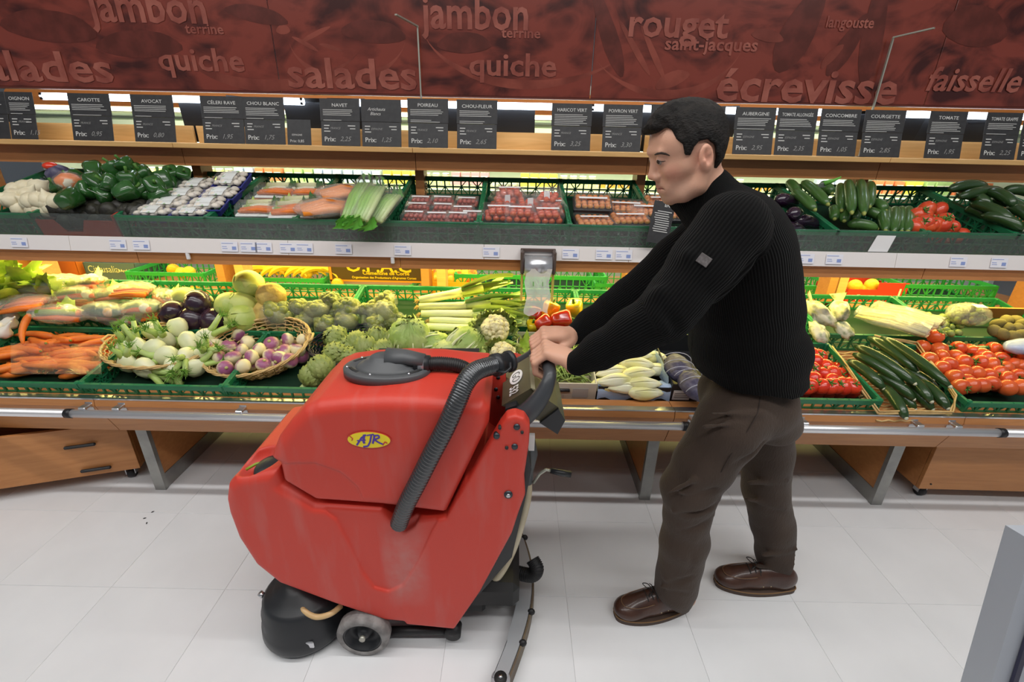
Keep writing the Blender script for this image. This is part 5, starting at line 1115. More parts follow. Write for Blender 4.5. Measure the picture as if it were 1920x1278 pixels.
# ------------------------------------------------------------------ middle shelf produce
fill(ONI, [(72, 364), (53, 378), (27, 383), (37, 397), (8, 391), (89, 388), (60, 392), (81, 399), (18, 411), (43, 409), (62, 405), (-8, 400), (75, 412), (0, 412), (48, 366), (30, 370)], P3, .035, 'white onion heaped at the end of the middle shelf', 'white onions', .9, 1.05)
fill(ONI, [(10, 425), (30, 422), (55, 420), (-5, 420), (72, 380), (94, 402)], P3, .0, 'white onion heaped at the end of the middle shelf', 'white onions', .9, 1.05)
gp = [(129, 384, .06, 1.2), (217, 328, .11, 1.1), (237, 320, .13, 1.0), (176, 330, .09, 1.1), (180, 352, .09, 1.1), (211, 354, .09, 1.1), (244, 347, .10, 1.1), (237, 366, .07, 1.1), (272, 337, .09, 1.1), (289, 357, .07, 1.1), (262, 362, .06, 1.1), (322, 332, .07, .9), (344, 334, .06, .9), (300, 372, .04, 1.0), (160, 368, .06, 1.1), (145, 345, .06, 1.0), (306, 345, .06, 1.1), (195, 372, .05, 1.1), (275, 372, .03, 1.0), (320, 352, .03, 1.0), (338, 348, .02, 1.0), (117, 362, .06, 1.0), (205, 338, .06, 1.1), (255, 330, .07, 1.0)]
for px, py, dz, s_ in gp: PEP['green'].put(P3(px, py, dz), (rr(1.2), rr(1.2), rr(3)), s_, label='dark green pepper heaped above the avocados', group='green peppers')
av = [(110, 402), (135, 404), (160, 400), (185, 395), (205, 405), (228, 397), (215, 387), (250, 384), (266, 392), (103, 416), (127, 420), (150, 418), (175, 415), (197, 424), (220, 414), (240, 408), (140, 432), (165, 432), (205, 434), (118, 432), (185, 434), (95, 428), (222, 428), (255, 402)]
fill(AVO, av, P3, -.005, 'dark avocado in the red carton on the middle shelf', 'avocados', .95, 1.15, rot=2.5)
fill(AVO, [(x_, y_) for x_ in range(110, 240, 26) for y_ in (392, 412, 430)], P3, -.045, 'dark avocado in the red carton on the middle shelf', 'avocados', 1.0, 1.15, rot=2.5)
xa, xb = at(76, 450, 2.07).x, at(230, 450, 2.07).x; k = empty('avocado_carton', ((xa+xb)/2, 2.064, mid(2.064)+.003), (SL2, 0, 0), label='red carton with a cut-down front holding avocados', cat='box'); W = xb-xa
obj('front_wall', MB().prism([(-W/2, 0), (W/2, 0), (W/2, .075), (W/2-.13, .075), (W/2-.16, .022), (-W/2+.13, .022), (-W/2+.10, .075), (-W/2, .075)], 0, .005), MATS['red_carton'], k); obj('side_wall', MB().box((-W/2, .25, .05), (.005, .5, .1)), MATS['red_carton'], k); obj('side_wall', MB().box((W/2, .25, .05), (.005, .5, .1)), MATS['red_carton'], k); obj('bottom', MB().box((0, .25, .002), (W, .5, .004)), MATS['red_carton'], k); obj('rear_wall', MB().box((0, .5, .05), (W, .005, .1)), MATS['red_carton'], k)
ob = empty('pepper_bag', P3(128, 350, .09), (.3, 0, .3), label='orange printed bag among the dark green peppers', cat='bag'); obj('pepper', MB().ball((0, 0, 0), (.05, .04, .035), 16, 10, noise=.06), mat('orange_bag', (.75, .20, .03), .3, col2=(.7, .65, .5), nscale=12, contrast=(.58, .62)), ob); obj('film', MB().ball((0, 0, 0), (.058, .048, .042), 16, 10, noise=.08), M_film, ob)
tg = empty('paper_tag', P3(182, 372, .10), (1.0, .3, -.3), label='white paper tag hanging among the green peppers', cat='tag'); obj('paper', MB().prism([(-.016, -.03), (.016, -.03), (.016, .02), (.006, .03), (.006, .038), (-.006, .038), (-.006, .03), (-.016, .02)], 0, .001), M_lw, tg)
bb = empty('berry_bag', P3(112, 340, .07), (.2, 0, .3), label='dark netted bag with a red top beside the onions', cat='bag'); obj('net', MB().ball((0, 0, 0), (.05, .05, .05), 16, 10, noise=.08), M_net, bb); obj('red_top', MB().ball((-.02, 0, .045), (.03, .025, .016), 12, 8), M_toma, bb)
for i, (px, py, dz, rx_, rz) in enumerate(((375, 362, .02, .2, .0), (441, 350, .06, .75, -.15), (350, 381, .02, .1, .1), (420, 378, .025, .2, .0), (325, 398, .015, .1, .05), (393, 399, .02, .2, .1), (295, 415, .0, .1, .05), (360, 417, .005, .1, 0))):
    MUS.put(P3c(px, py+2, dz-.035), (SL2+rx_*.4, 0, rz), .88, label=['mushroom tray at the back corner of its crate', 'blue mushroom tray propped upright at the crate corner', 'mushroom tray in the third pair from the front', 'mushroom tray just below the propped one', 'mushroom tray in the middle against the avocado side', 'mushroom tray in the middle against the soup pack side', 'front mushroom tray on the avocado side', 'front mushroom tray on the soup pack side'][i])
for i, (px, py, dz, rz, lab) in enumerate(((523, 368, .04, 0, 'soup vegetable pack with a white leek piece at the back'), (575, 368, .03, .2, 'soup vegetable pack against the celery crate side'), (490, 402, .02, .1, 'front soup vegetable pack beside the mushrooms'), (560, 394, .03, .2, 'soup vegetable pack second from the front'), (540, 410, .03, .3, 'front soup vegetable pack beside the celery crate'), (505, 386, .0, .0, 'soup vegetable pack in the middle of its crate'))):
    SOU.put(P3c(px, py, dz-.03), (SL2, 0, rz), .92, label=lab)
# celery crate
M_cg = mat('celery_green', (.28, .55, .10), .35, col2=(.66, .74, .38), nscale=5, stretch=(.25, 1, 1), coat=.3)
for i, (x0, y0, x1, y1, dz, lab) in enumerate(((655, 414, 690, 338, .05, 'film wrapped celery nearest the orange bag'), (674, 414, 714, 345, .06, 'film wrapped celery in the middle of three'), (702, 416, 745, 362, .03, 'film wrapped celery against the punnet crate'))):
    a_, b_ = P3(x0, y0, dz), P3(x1, y1, dz+.05); d = b_-a_; g_ = empty('wrapped_celery', a_, d.to_track_quat('X', 'Z').to_euler(), label=lab, cat='celery'); L_ = d.length
    for j in range(5): obj('stick', MB().tube([(0, -.028+.014*j, .004*(j % 2)), (L_*.5, -.032+.016*j, .012+.004*(j % 2)), (L_*.85, -.028+.014*j, .006)], [.009, .012, .009], 8), M_cg, g_)
    for j in range(4): obj('leaf', MB().sheet(leafsheet(.07, .05, .6, j+i*4, .012)), mat('celery_leaf', (.13, .46, .05), .5), g_, (0 if j % 2 else L_*.85, -.02+.013*j, .01), (0, R(-90 if j % 2 else 90), 0))
    obj('clear_film', MB().sheet([[(L_*(-.04+1.06*q_/8), .046*math.cos(2*PI*j/14)*(1 if q_ not in (0, 8) else .6), .006+.030*math.sin(2*PI*j/14)) for j in range(15)] for q_ in range(9)]), M_film, g_)
ob = empty('carrot_bag', P3(612, 394, .03), (SL2, 0, .5), label='clear bag with bright orange carrots and a white label', cat='bag')
for j in range(5): obj('carrot', MB().tube([(-.10, -.05+.025*j, 0), (0, -.05+.025*j+.008, .014), (.09, -.045+.02*j, .01)], [.010, .018, .015], 9), mat('orange_carrot', (.86, .27, .02), .4), ob, (0, 0, rr(.008)))
obj('clear_film', MB().ball((0, 0, .006), (.13, .072, .040), 18, 12, noise=.06), M_bag, ob); obj('label', MB().box((.01, -.03, .046), (.035, .045, .001)), M_lw, ob, None, (R(-20), R(10), 0))
ob2 = copy_tree(ob); ob2.location = P3(645, 366, .03); ob2['label'] = 'clear bag of orange carrots behind the front carrot bag'
for i, (px, py) in enumerate(((790, 382), (831, 382), (876, 384), (784, 395), (832, 396), (868, 401), (778, 411), (820, 413), (860, 413), (886, 410))):
    PUN.put(P3c(px, py+2, -.03), (SL2, 0, rr(.08)), .98, label='small clear punnet of cherry tomatoes with a white label strip', group='cherry tomato punnets')
for px, py, k, rz, lab in ((990, 398, 1, .1, 'tall cone bag of tomatoes with an upright barcode label'), (1027, 385, 1, -.3, 'cone bag of tomatoes behind the tall one'), (945, 392, 1, .3, 'cone bag of tomatoes against the punnet crate side'), (1030, 400, 0, .2, 'flat bag of tomatoes against the tray pack crate'), (935, 410, 0, .1, 'front flat bag of tomatoes against the punnet crate'), (975, 412, 0, 0, 'front flat bag of tomatoes in the middle'), (1025, 415, 0, .1, 'front flat bag of tomatoes beside the tray packs'), (955, 375, 0, .1, 'flat bag of tomatoes at the back of its crate')):
    (BGT if k else BGF).put(P3(px, py, -.03 if py > 390 else .0), (SL2, 0, rz), .95 if k else 1, label=lab)
for px, py, dz, rx_, lab in ((1110, 388, .03, .3, 'tomato tray pack tilted up at the back of its crate'), (1172, 398, .0, .1, 'tomato tray pack behind the front right one'), (1178, 420, -.01, 0, 'front tomato tray pack with an orange star label'), (1112, 424, -.02, 0, 'front tomato tray pack beside the bagged tomatoes'), (1212, 404, 0, .2, "tomato tray pack touching the man's chest outline"), (1240, 388, .0, .1, "tomato tray pack under the man's chin"), (1262, 410, .0, .1, "tomato tray pack behind the man's collar")):
    MIX.put(P3(px, py, dz-.02), (SL2+rx_*.5, 0, rr(.2)), .92, label=lab)
ec = empty('price_card', P3(1228, 452, -.04)+Vector((0, -.03, 0)), (R(-12), R(8), 0), label="black printed card leaning behind the man's far upper arm", cat='price card')
obj('panel', MB().box((0, 0, .08), (.09, .003, .17)), M_card, ec); c = MB(); textmb(c, 'END', .018, FR(0, .145, -.0022), bold=.02); [c.box((rr(.006), -.002, .125-.009*j), (.06, .0005, .003)) for j in range(10)]; obj('lettering', c, M_chalk, ec)
for px, py, dz, rz, lab in ((1475, 385, .04, .6, "aubergine touching the man's shoulder outline"), (1490, 410, .02, .9, 'glossy aubergine in the crate behind the shoulder'), (1485, 438, -.02, .5, 'front aubergine low behind the clear lip'), (1462, 420, .0, .8, "aubergine mostly hidden behind the man's back"), (1510, 425, -.02, .4, 'aubergine against the courgette crate wall')): AUB.put(P3(px, py, dz), (0, .2, rz), .95, label=lab)
for i, (x0, y0, x1, y1, dz) in enumerate(((1487, 362, 1528, 398, .07), (1505, 346, 1552, 388, .09), (1540, 350, 1560, 368, .08), (1590, 345, 1597, 404, .08), (1613, 345, 1620, 406, .085), (1632, 350, 1630, 394, .06), (1575, 352, 1578, 400, .05), (1563, 395, 1565, 416, .02), (1583, 398, 1583, 420, .02), (1603, 395, 1603, 418, .02), (1590, 425, 1645, 436, .0), (1650, 398, 1660, 440, .0), (1678, 398, 1676, 442, .0), (1703, 398, 1702, 442, .0), (1640, 385, 1660, 402, .03), (1560, 380, 1600, 385, .0), (1630, 405, 1650, 415, .0), (1478, 345, 1500, 372, .06), (1690, 398, 1690, 442, -.01), (1663, 398, 1664, 442, -.012))):
    a_, b_ = P3(x0, y0, dz+.01), P3(x1, y1, dz); d = b_-a_; COU.put((a_+b_)/2, d.to_track_quat('X', 'Z').to_euler(), (max(.45, d.length/.20), 1.1, 1.1), label='green courgette heaped on the middle shelf', group='courgettes')
nt_ = empty('net_tag', P3(1542, 352, .12), (.8, 0, .2), label='white tag and green net end above the courgettes', cat='tag'); obj('paper', MB().box((0, 0, 0), (.05, .001, .03)), M_lw, nt_); obj('net_end', MB().tube([(0, 0, .01), (.03, 0, .03), (.05, .0, .055)], [.012, .008, .003], 8), mat('green_net', (.12, .4, .05), .5), nt_)
L3 = 'orange red long tomato in the crate beside the courgettes'
fill(TOML, [(1735, 404), (1760, 404), (1732, 416), (1735, 428), (1767, 426), (1772, 442), (1748, 452), (1800, 450), (1828, 456), (1790, 455), (1716, 414), (1745, 436), (1762, 452), (1812, 458)], P3, .01, L3, 'long tomatoes', .95, 1.1); fill(TOML, [(1740, 420), (1750, 444), (1780, 455), (1815, 462), (1770, 462), (1755, 412), (1800, 466)], P3, -.035, L3, 'long tomatoes', 1, 1.1)
for i, (x0, y0, x1, y1, dz) in enumerate(((1780, 365, 1850, 362, .09), (1800, 380, 1880, 372, .07), (1850, 370, 1905, 400, .08), (1820, 392, 1900, 430, .04), (1860, 385, 1930, 415, .05), (1795, 372, 1860, 400, .05), (1840, 415, 1920, 445, .02), (1880, 370, 1940, 380, .07), (1890, 400, 1950, 440, .05), (1810, 402, 1850, 420, .01))):
    a_, b_ = P3(x0, y0, dz+.01), P3(x1, y1, dz); d = b_-a_; CUC.put((a_+b_)/2, d.to_track_quat('X', 'Z').to_euler(), (d.length/.30, 1.15, 1.15), label='very dark cucumber in the crate at the shelf end', group='dark cucumbers at the shelf end')
wp = at(1650, 476, 2.028); obj('paper_note', MB().prism([(-.05, -.04), (.035, -.04), (.05, .03), (-.03, .03)], 0, .001), M_lw, None, (wp.x, 2.0295, 1.135), label='white paper note behind the clear lip under the courgettes', cat='note')
# bag roll dispenser
bd = empty('bag_dispenser', (at(1008, 520, 1.97).x, 1.97, .985), label='silver bag roll dispenser hanging from the middle shelf', cat='dispenser')
obj('bracket', MB().box((-.068, .02, .045), (.016, .07, .10), ch=.006).box((.068, .02, .045), (.016, .07, .10), ch=.006).box((0, .045, .09), (.15, .02, .012)), mat('bracket_dark', (.10, .07, .06), .4), bd)
obj('roll', MB().tube([(-.058, 0, .03), (.058, 0, .03)], .046, 28), mat('silver_bag_roll', (.62, .63, .66), .22, .65, bump=.3, bscale=40, stretch=(.2, 3, 3)), bd)
obj('arm', MB().box((-.068, .015, -.06), (.010, .02, .14)).box((.068, .015, -.06), (.010, .02, .14)), mat('yellowed_plastic', (.66, .52, .12), .4), bd)
obj('hanging_bag', MB().sheet([[(x_+.006*math.sin(z_*50), -.044+.004*math.sin(x_*90+z_*30), z_+(.012*math.sin(x_*60) if z_ < -.15 else 0)) for x_ in (-.052, -.03, -.01, .01, .03, .052)] for z_ in (.03, 0, -.03, -.06, -.09, -.12, -.155, -.17)]), film('hanging_bag_film', (.95, .95, .88), .35, .25), bd)
obj('print_mark', MB().box((-.02, -.050, -.035), (.003, .001, .02)).box((.02, -.050, -.035), (.003, .001, .02)), mat('green_net', (.12, .4, .05), .5), bd)
# ------------------------------------------------------------------ floor scrubber
M_red = bpy.data.materials.new('red_moulded_plastic'); M_red.use_nodes = True; nt = M_red.node_tree; N = nt.nodes; L = nt.links; b = N['Principled BSDF']
tc = N.new('ShaderNodeTexCoord'); mp = N.new('ShaderNodeMapping'); mp.inputs['Scale'].default_value = (9, 1, 1.6); L.new(tc.outputs['Object'], mp.inputs[0])
n1 = N.new('ShaderNodeTexNoise'); n1.inputs['Scale'].default_value = 2.2; n1.inputs['Detail'].default_value = 7; L.new(mp.outputs[0], n1.inputs['Vector'])
r1 = N.new('ShaderNodeValToRGB'); r1.color_ramp.elements[0].position = .52; r1.color_ramp.elements[0].color = (0, 0, 0, 1); r1.color_ramp.elements[1].position = .80; r1.color_ramp.elements[1].color = (1, 1, 1, 1); L.new(n1.outputs['Fac'], r1.inputs[0])
sp = N.new('ShaderNodeSeparateXYZ'); L.new(tc.outputs['Object'], sp.inputs[0])
def gauss(sock, c, wdt):                                  # worn pale streak with a place of its own
    a = N.new('ShaderNodeMath'); a.operation = 'SUBTRACT'; L.new(sock, a.inputs[0]); a.inputs[1].default_value = c
    m_ = N.new('ShaderNodeMath'); m_.operation = 'DIVIDE'; L.new(a.outputs[0], m_.inputs[0]); m_.inputs[1].default_value = wdt
    p_ = N.new('ShaderNodeMath'); p_.operation = 'MULTIPLY'; L.new(m_.outputs[0], p_.inputs[0]); L.new(m_.outputs[0], p_.inputs[1])
    e_ = N.new('ShaderNodeMath'); e_.operation = 'SUBTRACT'; e_.inputs[0].default_value = 1; e_.use_clamp = True; L.new(p_.outputs[0], e_.inputs[1]); return e_.outputs[0]
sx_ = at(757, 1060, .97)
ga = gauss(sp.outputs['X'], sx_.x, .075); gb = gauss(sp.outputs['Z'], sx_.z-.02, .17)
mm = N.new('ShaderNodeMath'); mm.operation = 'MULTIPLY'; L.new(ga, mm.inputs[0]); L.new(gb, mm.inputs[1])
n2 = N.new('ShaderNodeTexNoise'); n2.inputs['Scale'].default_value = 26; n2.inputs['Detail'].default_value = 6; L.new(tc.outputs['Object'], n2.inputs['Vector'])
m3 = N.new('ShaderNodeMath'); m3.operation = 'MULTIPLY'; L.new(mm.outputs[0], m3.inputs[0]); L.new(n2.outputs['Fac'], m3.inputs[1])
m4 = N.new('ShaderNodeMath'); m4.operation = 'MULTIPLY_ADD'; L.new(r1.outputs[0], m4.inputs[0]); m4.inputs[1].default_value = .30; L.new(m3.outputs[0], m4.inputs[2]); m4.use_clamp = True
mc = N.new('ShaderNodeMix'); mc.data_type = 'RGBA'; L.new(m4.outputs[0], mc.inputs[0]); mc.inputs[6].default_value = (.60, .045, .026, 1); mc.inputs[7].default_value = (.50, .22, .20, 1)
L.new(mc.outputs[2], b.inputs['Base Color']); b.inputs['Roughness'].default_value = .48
n3 = N.new('ShaderNodeTexNoise'); n3.inputs['Scale'].default_value = 300; L.new(tc.outputs['Object'], n3.inputs['Vector']); bp = N.new('ShaderNodeBump'); bp.inputs['Strength'].default_value = .12; bp.inputs['Distance'].default_value = .002; L.new(n3.outputs['Fac'], bp.inputs['Height']); L.new(bp.outputs[0], b.inputs['Normal'])
M_gr = mat('grey_plastic', (.085, .09, .095), .42, bump=.05); M_gd = mat('charcoal_plastic', (.022, .024, .027), .38); M_rub = mat('black_rubber', (.014, .014, .015), .5, bump=.2, bscale=80); M_tyre = mat('grey_tyre', (.17, .16, .155), .7, col2=(.28, .27, .26), nscale=30, bump=.4)
M_hm = mat('steel_hose', (.10, .105, .11), .22, .7); M_bolt = mat('bolt_dark', (.05, .06, .07), .3, .6); M_cream = mat('cream_hose', (.60, .53, .38), .35, col2=(.50, .42, .28), nscale=12)
scr = empty('floor_scrubber', (0, 0, 0), label='red walk-behind floor scrubber with hoses pushed by the man', cat='cleaning machine')
YN = .985
def pz(px, py, Y=YN): p = at(px, py, Y); return (p.x, p.z)
def polyp(l, Y=YN): return [pz(a, b_, Y) for a, b_ in l]
PA = polyp([(419, 940), (422, 913), (437, 898), (516, 886), (524, 912), (588, 950), (714, 958), (737, 984), (757, 994), (776, 978), (836, 974), (870, 905), (905, 880), (940, 905), (963, 975), (958, 1002), (900, 1110), (852, 1180), (720, 1168), (625, 1137), (520, 1098), (475, 1062), (442, 1012), (424, 965)])
PB = polyp([(503, 862), (516, 826), (540, 794), (566, 768), (592, 757), (640, 751), (720, 747), (800, 749), (856, 755), (905, 758), (918, 772), (916, 800), (836, 966), (715, 951), (590, 942), (527, 905), (520, 872)])
PARM = polyp([(700, 1000), (836, 972), (937, 800), (950, 783), (966, 779), (984, 785), (994, 800), (992, 835), (983, 895), (985, 930), (972, 965), (960, 1002), (900, 1112), (852, 1181), (760, 1172)])
def carve(polys, lo, hi, h=.0042):
    s = SDF(lo, hi, h); X, Y, Z = np.meshgrid(s.ax[0], [0.0], s.ax[2], indexing='ij'); out = None
    ya = s.ax[1][None, :, None]
    for poly, y0, y1, r_, k in polys:
        d2 = poly_sd(X, Z, poly)+r_; dy = np.abs(ya-(y0+y1)/2)-(y1-y0)/2+r_
        d = np.minimum(np.maximum(d2, dy), 0)+np.sqrt(np.maximum(d2, 0)**2+np.maximum(dy, 0)**2)-r_
        if out is None: out = d
        elif k < 0: out = np.maximum(out, -d)
        elif k == 0: out = np.minimum(out, d)
        else:
            hh = np.clip(.5+.5*(out-d)/k, 0, 1); out = out*(1-hh)+d*hh-k*hh*(1-hh)
    s.d = out.astype(np.float32); return s
lo = (min(p[0] for p in PA)-.02, .95, .0); hi = (.16, 1.42, 1.0)
# dished relief on the tank side
PV = polyp([(560, 944), (596, 950), (630, 975), (655, 1020), (680, 1075), (700, 1102), (728, 1110), (755, 1098), (780, 1060), (810, 995), (836, 950), (700, 930)])
PH = polyp([(728, 962), (740, 990), (757, 1004), (776, 992), (800, 955), (760, 930), (735, 940)])
sA = carve([(PA, YN, 1.37, .028, 0), (PARM, YN, YN+.045, .010, .004), (PARM, 1.325, 1.37, .010, .004), (PV, .93, YN+.0075, .003, -1), (PH, .9, YN+.03, .006, -1)], lo, hi)
c0 = atz(482, 864, pz(480, 891)[1]); ca_, sa_ = math.cos(.75), math.sin(.75)
Mt = np.array([[ca_, 0, -sa_], [0, 1, 0], [sa_, 0, ca_]]); sA.ell((c0.x, c0.y+.015, c0.z+.004), (.074, .062, .050), .006, 'cut', Mt)
V, F = sA.mesh(); V, F = V, F
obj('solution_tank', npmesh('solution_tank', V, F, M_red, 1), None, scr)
PB2 = polyp([(520, 868), (590, 866), (640, 884), (672, 912), (690, 958), (590, 945), (527, 907)])
sB = carve([(PB, YN-.004, 1.315, .034, 0), (PB2, .9, YN+.002, .004, -1)], lo, hi)
PG = polyp([(838, 820), (868, 745), (905, 735), (880, 800), (800, 975), (745, 990)])
d2_ = None
V, F = sB.mesh(); obj('recovery_tank', npmesh('recovery_tank', V, F, M_red, 1), None, scr)
obj('tank_core', MB().prism(polyp([(540, 900), (560, 830), (640, 760), (880, 760), (820, 960), (600, 930)]), YN+.03, 1.33), M_dark, scr)
# front filler opening: dark cup and gauge
cp = c0; obj('filler_cup', MB().ball((cp.x+.02, cp.y+.02, cp.z-.036), (.040, .05, .020), 20, 12), M_gd, scr); obj('level_tube', MB().tube([(cp.x-.040, cp.y+.005, cp.z-.034), (cp.x-.022, cp.y+.025, cp.z-.030), (cp.x+.01, cp.y+.035, cp.z-.026)], .004, 6), mat('level_green', (.25, .35, .03), .4), scr)
# lid
lc = atz(727, 690, pz(720, 747)[1]+.006); lid = empty('lid', lc, (R(-3), R(1), 0)); lid.parent = scr
E = Matrix.Diagonal((.95, .68, 1, 1))
obj('lid_ring', MB().lathe([(.070, -.016), (.124, -.016), (.124, .004), (.119, .008), (.092, .009), (.088, .002)], 48, E), M_gr, lid)
obj('lid_dome', MB().lathe([(.002, -.005), (.090, -.005), (.088, .006), (.078, .014), (.070, .016), (.062, .024), (.052, .026), (.046, .036), (.038, .040), (.002, .041)], 48, E), M_gr, lid)
for a in (20, 75, 140, 200, 255, 310): obj('lid_screw', MB().ball((.108*math.cos(R(a)), .103*.68*math.sin(R(a)), .009), .0045, 8, 5), M_steel, lid)
for a in (150, 215, 330): obj('lid_slot', MB().tube([((.100)*math.cos(R(a+q_)), .096*.68*math.sin(R(a+q_)), .0085) for q_ in (-14, 0, 14)], .005, 6, flat=.4), M_dark, lid)
obj('elbow_spout', MB().tube([(.0, .0, .032), (.05, .0, .034), (.10, .0, .026)], [.034, .028, .024], 16, flat=.75), M_gr, lid)
# hoses
def hose(name, pts, r_, m, rings=90, amp=.12, par=scr, n=14):
    P_ = [Vector(p) for p in pts]; out = []; m_ = len(P_)
    def cr_(t):
        i = min(int(t), m_-2); u = t-i; a, b_, c, d = P_[max(i-1, 0)], P_[i], P_[i+1], P_[min(i+2, m_-1)]
        return .5*((2*b_)+(c-a)*u+(2*a-5*b_+4*c-d)*u*u+(3*b_-a-3*c+d)*u**3)
    K = rings*3; pp = [cr_((m_-1)*i/K) for i in range(K+1)]; rr_ = [r_*(1-amp if i % 3 == 0 else 1) for i in range(K+1)]
    return obj(name, MB().tube(pp, rr_, n), m, par)
hose('drain_hose', [at(748, 982, .985), at(762, 945, .965), at(785, 900, .955), at(810, 850, .953), at(836, 800, .957), at(858, 750, .965), at(874, 715, .985), at(893, 695, 1.02), at(920, 686, 1.06), at(935, 684, 1.08)], .0245, M_hm, 80, .14)
hose('suction_hose', [at(800, 682, 1.14), at(830, 681, 1.145), at(862, 686, 1.15), at(884, 700, 1.16), at(898, 725, 1.17), at(905, 760, 1.18)], .0195, M_rub, 46, .14)
obj('hose_cuff', MB().tube([at(778, 681, 1.14), at(806, 682, 1.14)], [.025, .024], 18), M_gd, scr)
obj('hose_cuff_band', MB().tube([at(786, 681, 1.14), at(797, 681.5, 1.14)], [.0252, .0252], 18), mat('cuff_shine', (.4, .42, .45), .2, .5), scr)
a_, b_ = at(926, 685, 1.07), at(955, 677, 1.10)
obj('hose_cap', MB().tube([a_, a_+(b_-a_)*.35, a_+(b_-a_)*.36, b_], [.030, .030, .026, .025], 20), M_gd, scr)
obj('cap_ring', MB().tube([b_-(b_-a_)*.12, b_+(b_-a_)*.10], [.029, .029], 20), M_gd, scr)
obj('cap_strap', MB().tube([at(930, 695, 1.05), at(948, 697, 1.04), at(957, 690, 1.05), at(956, 680, 1.06)], .006, 8, flat=.5), M_gd, scr)
# fixing hardware on the side arm
for px, py, r_ in ((969, 801, 9), (931, 818, 9), (965, 838, 9), (937, 803, 4.5), (979, 811, 4.5), (950, 840, 5)):
    p = at(px, py, YN-.004); obj('bolt', MB().tube([p, p+Vector((0, .012, 0))], r_/875*1.28*.62, 14), M_bolt if r_ > 6 else M_dark, scr)
p = at(953, 928, YN-.004); k = obj('hex_bolt', MB().tube([p, p+Vector((0, .012, 0))], .0115, 16), M_bolt, scr); obj('bolt_centre', MB().tube([p+Vector((0, -.004, 0)), p], .006, 6), M_steel, k)
# badge
p = at(692, 824, YN-.0055); bd_ = empty('badge', p); bd_.parent = scr
Fb = Matrix(((1, 0, 0, 0), (0, 0, -1, 0), (0, 1, 0, 0), (0, 0, 0, 1)))
def disc(rx, rz, y0, y1): return MB().lathe([(.001, -y0), (1, -y0), (1, -y1), (.001, -y1)], 40, Fb @ Matrix.Diagonal((rx, rz, 1, 1)), smooth=False)
obj('badge_rim', disc(.056, .0255, 0, -.0010), mat('badge_red', (.55, .05, .03), .4), bd_); obj('badge_plate', disc(.0535, .0232, -.0008, -.0016), mat('badge_yellow', (.88, .70, .02), .4), bd_)
c = MB(); c.cur = 0
SK = 0
def stroke(pts, w_=.0035):
    global SK; SK += 1
    for i in range(len(pts)-1): c.bar((pts[i][0], -.0019-.00006*SK-.00002*i, pts[i][1]), (pts[i+1][0], -.0019-.00006*SK-.00002*i, pts[i+1][1]), w_, .0008, up=(0, 1, 0))
stroke([(-.032, -.016), (-.018, .006), (-.006, .016)], .005); stroke([(-.010, .016), (-.014, -.004), (-.012, -.010)], .006); stroke([(-.030, -.002), (-.008, .0)], .003)
stroke([(-.004, .014), (.014, .018)], .003); stroke([(.008, .016), (.003, -.004), (-.004, -.018), (-.016, -.020)], .0045)
stroke([(.016, .015), (.009, -.010)], .005); stroke([(.012, .014), (.026, .015), (.027, .008), (.014, .002)], .0042); stroke([(.014, .002), (.024, -.006), (.036, -.012)], .0042)
obj('badge_lettering', c, mat('badge_blue', (.08, .04, .34), .5), bd_); c = MB(); stroke([(-.047, .012), (-.040, .004), (-.043, -.002)], .0022); stroke([(.046, -.008), (.040, -.004), (.034, -.014)], .003); obj('badge_mark', c, MATS['badge_red'], bd_)
# brush deck with two discs
for k, yy in enumerate((1.075, 1.29)):
    cx = -.665; o_ = Vector((cx, yy, 0))
    bk = obj('brush_cover', MB().lathe([(.030, .200), (.052, .198), (.058, .188), (.078, .182), (.086, .170), (.106, .164), (.118, .150), (.122, .120), (.127, .112), (.130, .070), (.134, .062), (.137, .030), (.134, .020), (.118, .018), (.09, .018)], 48, Matrix.Translation(o_)), M_gd, scr)
    obj('brush', MB().lathe([(.03, .0), (.120, .0), (.126, .020), (.03, .020)], 44, Matrix.Translation(o_)), mat('bristle', (.008, .008, .008), .8, bump=1, bscale=200), scr)
    obj('cover_bolt', MB().tube([o_+Vector((-.118, -.02, .145)), o_+Vector((-.124, -.022, .158))], .009, 12), M_steel, scr); obj('cover_bracket', MB().box(o_+Vector((.06, -.118, .06)), (.025, .006, .025), ch=.002), M_steel, scr)
obj('deck_bridge', MB().box((-.60, 1.18, .15), (.16, .22, .09), ch=.02), M_gd, scr)
hose('water_tube', [at(560, 1130, 1.02), at(572, 1146, .99), at(594, 1156, .985), at(620, 1150, .99), at(640, 1135, 1.02)], .0085, mat('tan_tube', (.62, .42, .20), .35), 20, 0)
# wheels
for yy in (.985, 1.30):
    wc = at(680, 1190, .97); c0 = Vector((wc.x, yy, .082)); Mw = Matrix.Translation(c0) @ Matrix.Rotation(PI/2, 4, 'X') @ Matrix.Diagonal((1.05, 1.05, 1, 1))
    wl = obj('wheel', MB().lathe([(.055, -.022), (.070, -.024), (.0775, -.016), (.078, 0), (.0775, .016), (.070, .024), (.057, .023), (.0565, -.01)], 36, Mw), M_tyre, scr)
    obj('wheel_hub', MB().lathe([(.002, -.016), (.0575, -.020), (.0575, .022), (.052, .019), (.050, -.004), (.024, -.006), (.018, .010), (.010, .016), (.002, .016)], 30, Mw), M_gd, wl)
    obj('axle_nut', MB().tube([c0+Vector((0, -.026, 0)), c0+Vector((0, -.012, 0))], .0095, 8), mat('nut_pale', (.45, .44, .38), .4, .5), wl)
obj('chassis', MB().box((-.22, 1.175, .165), (.52, .26, .10), ch=.02).box((-.22, 1.175, .10), (.30, .22, .06), ch=.01), M_dark, scr)
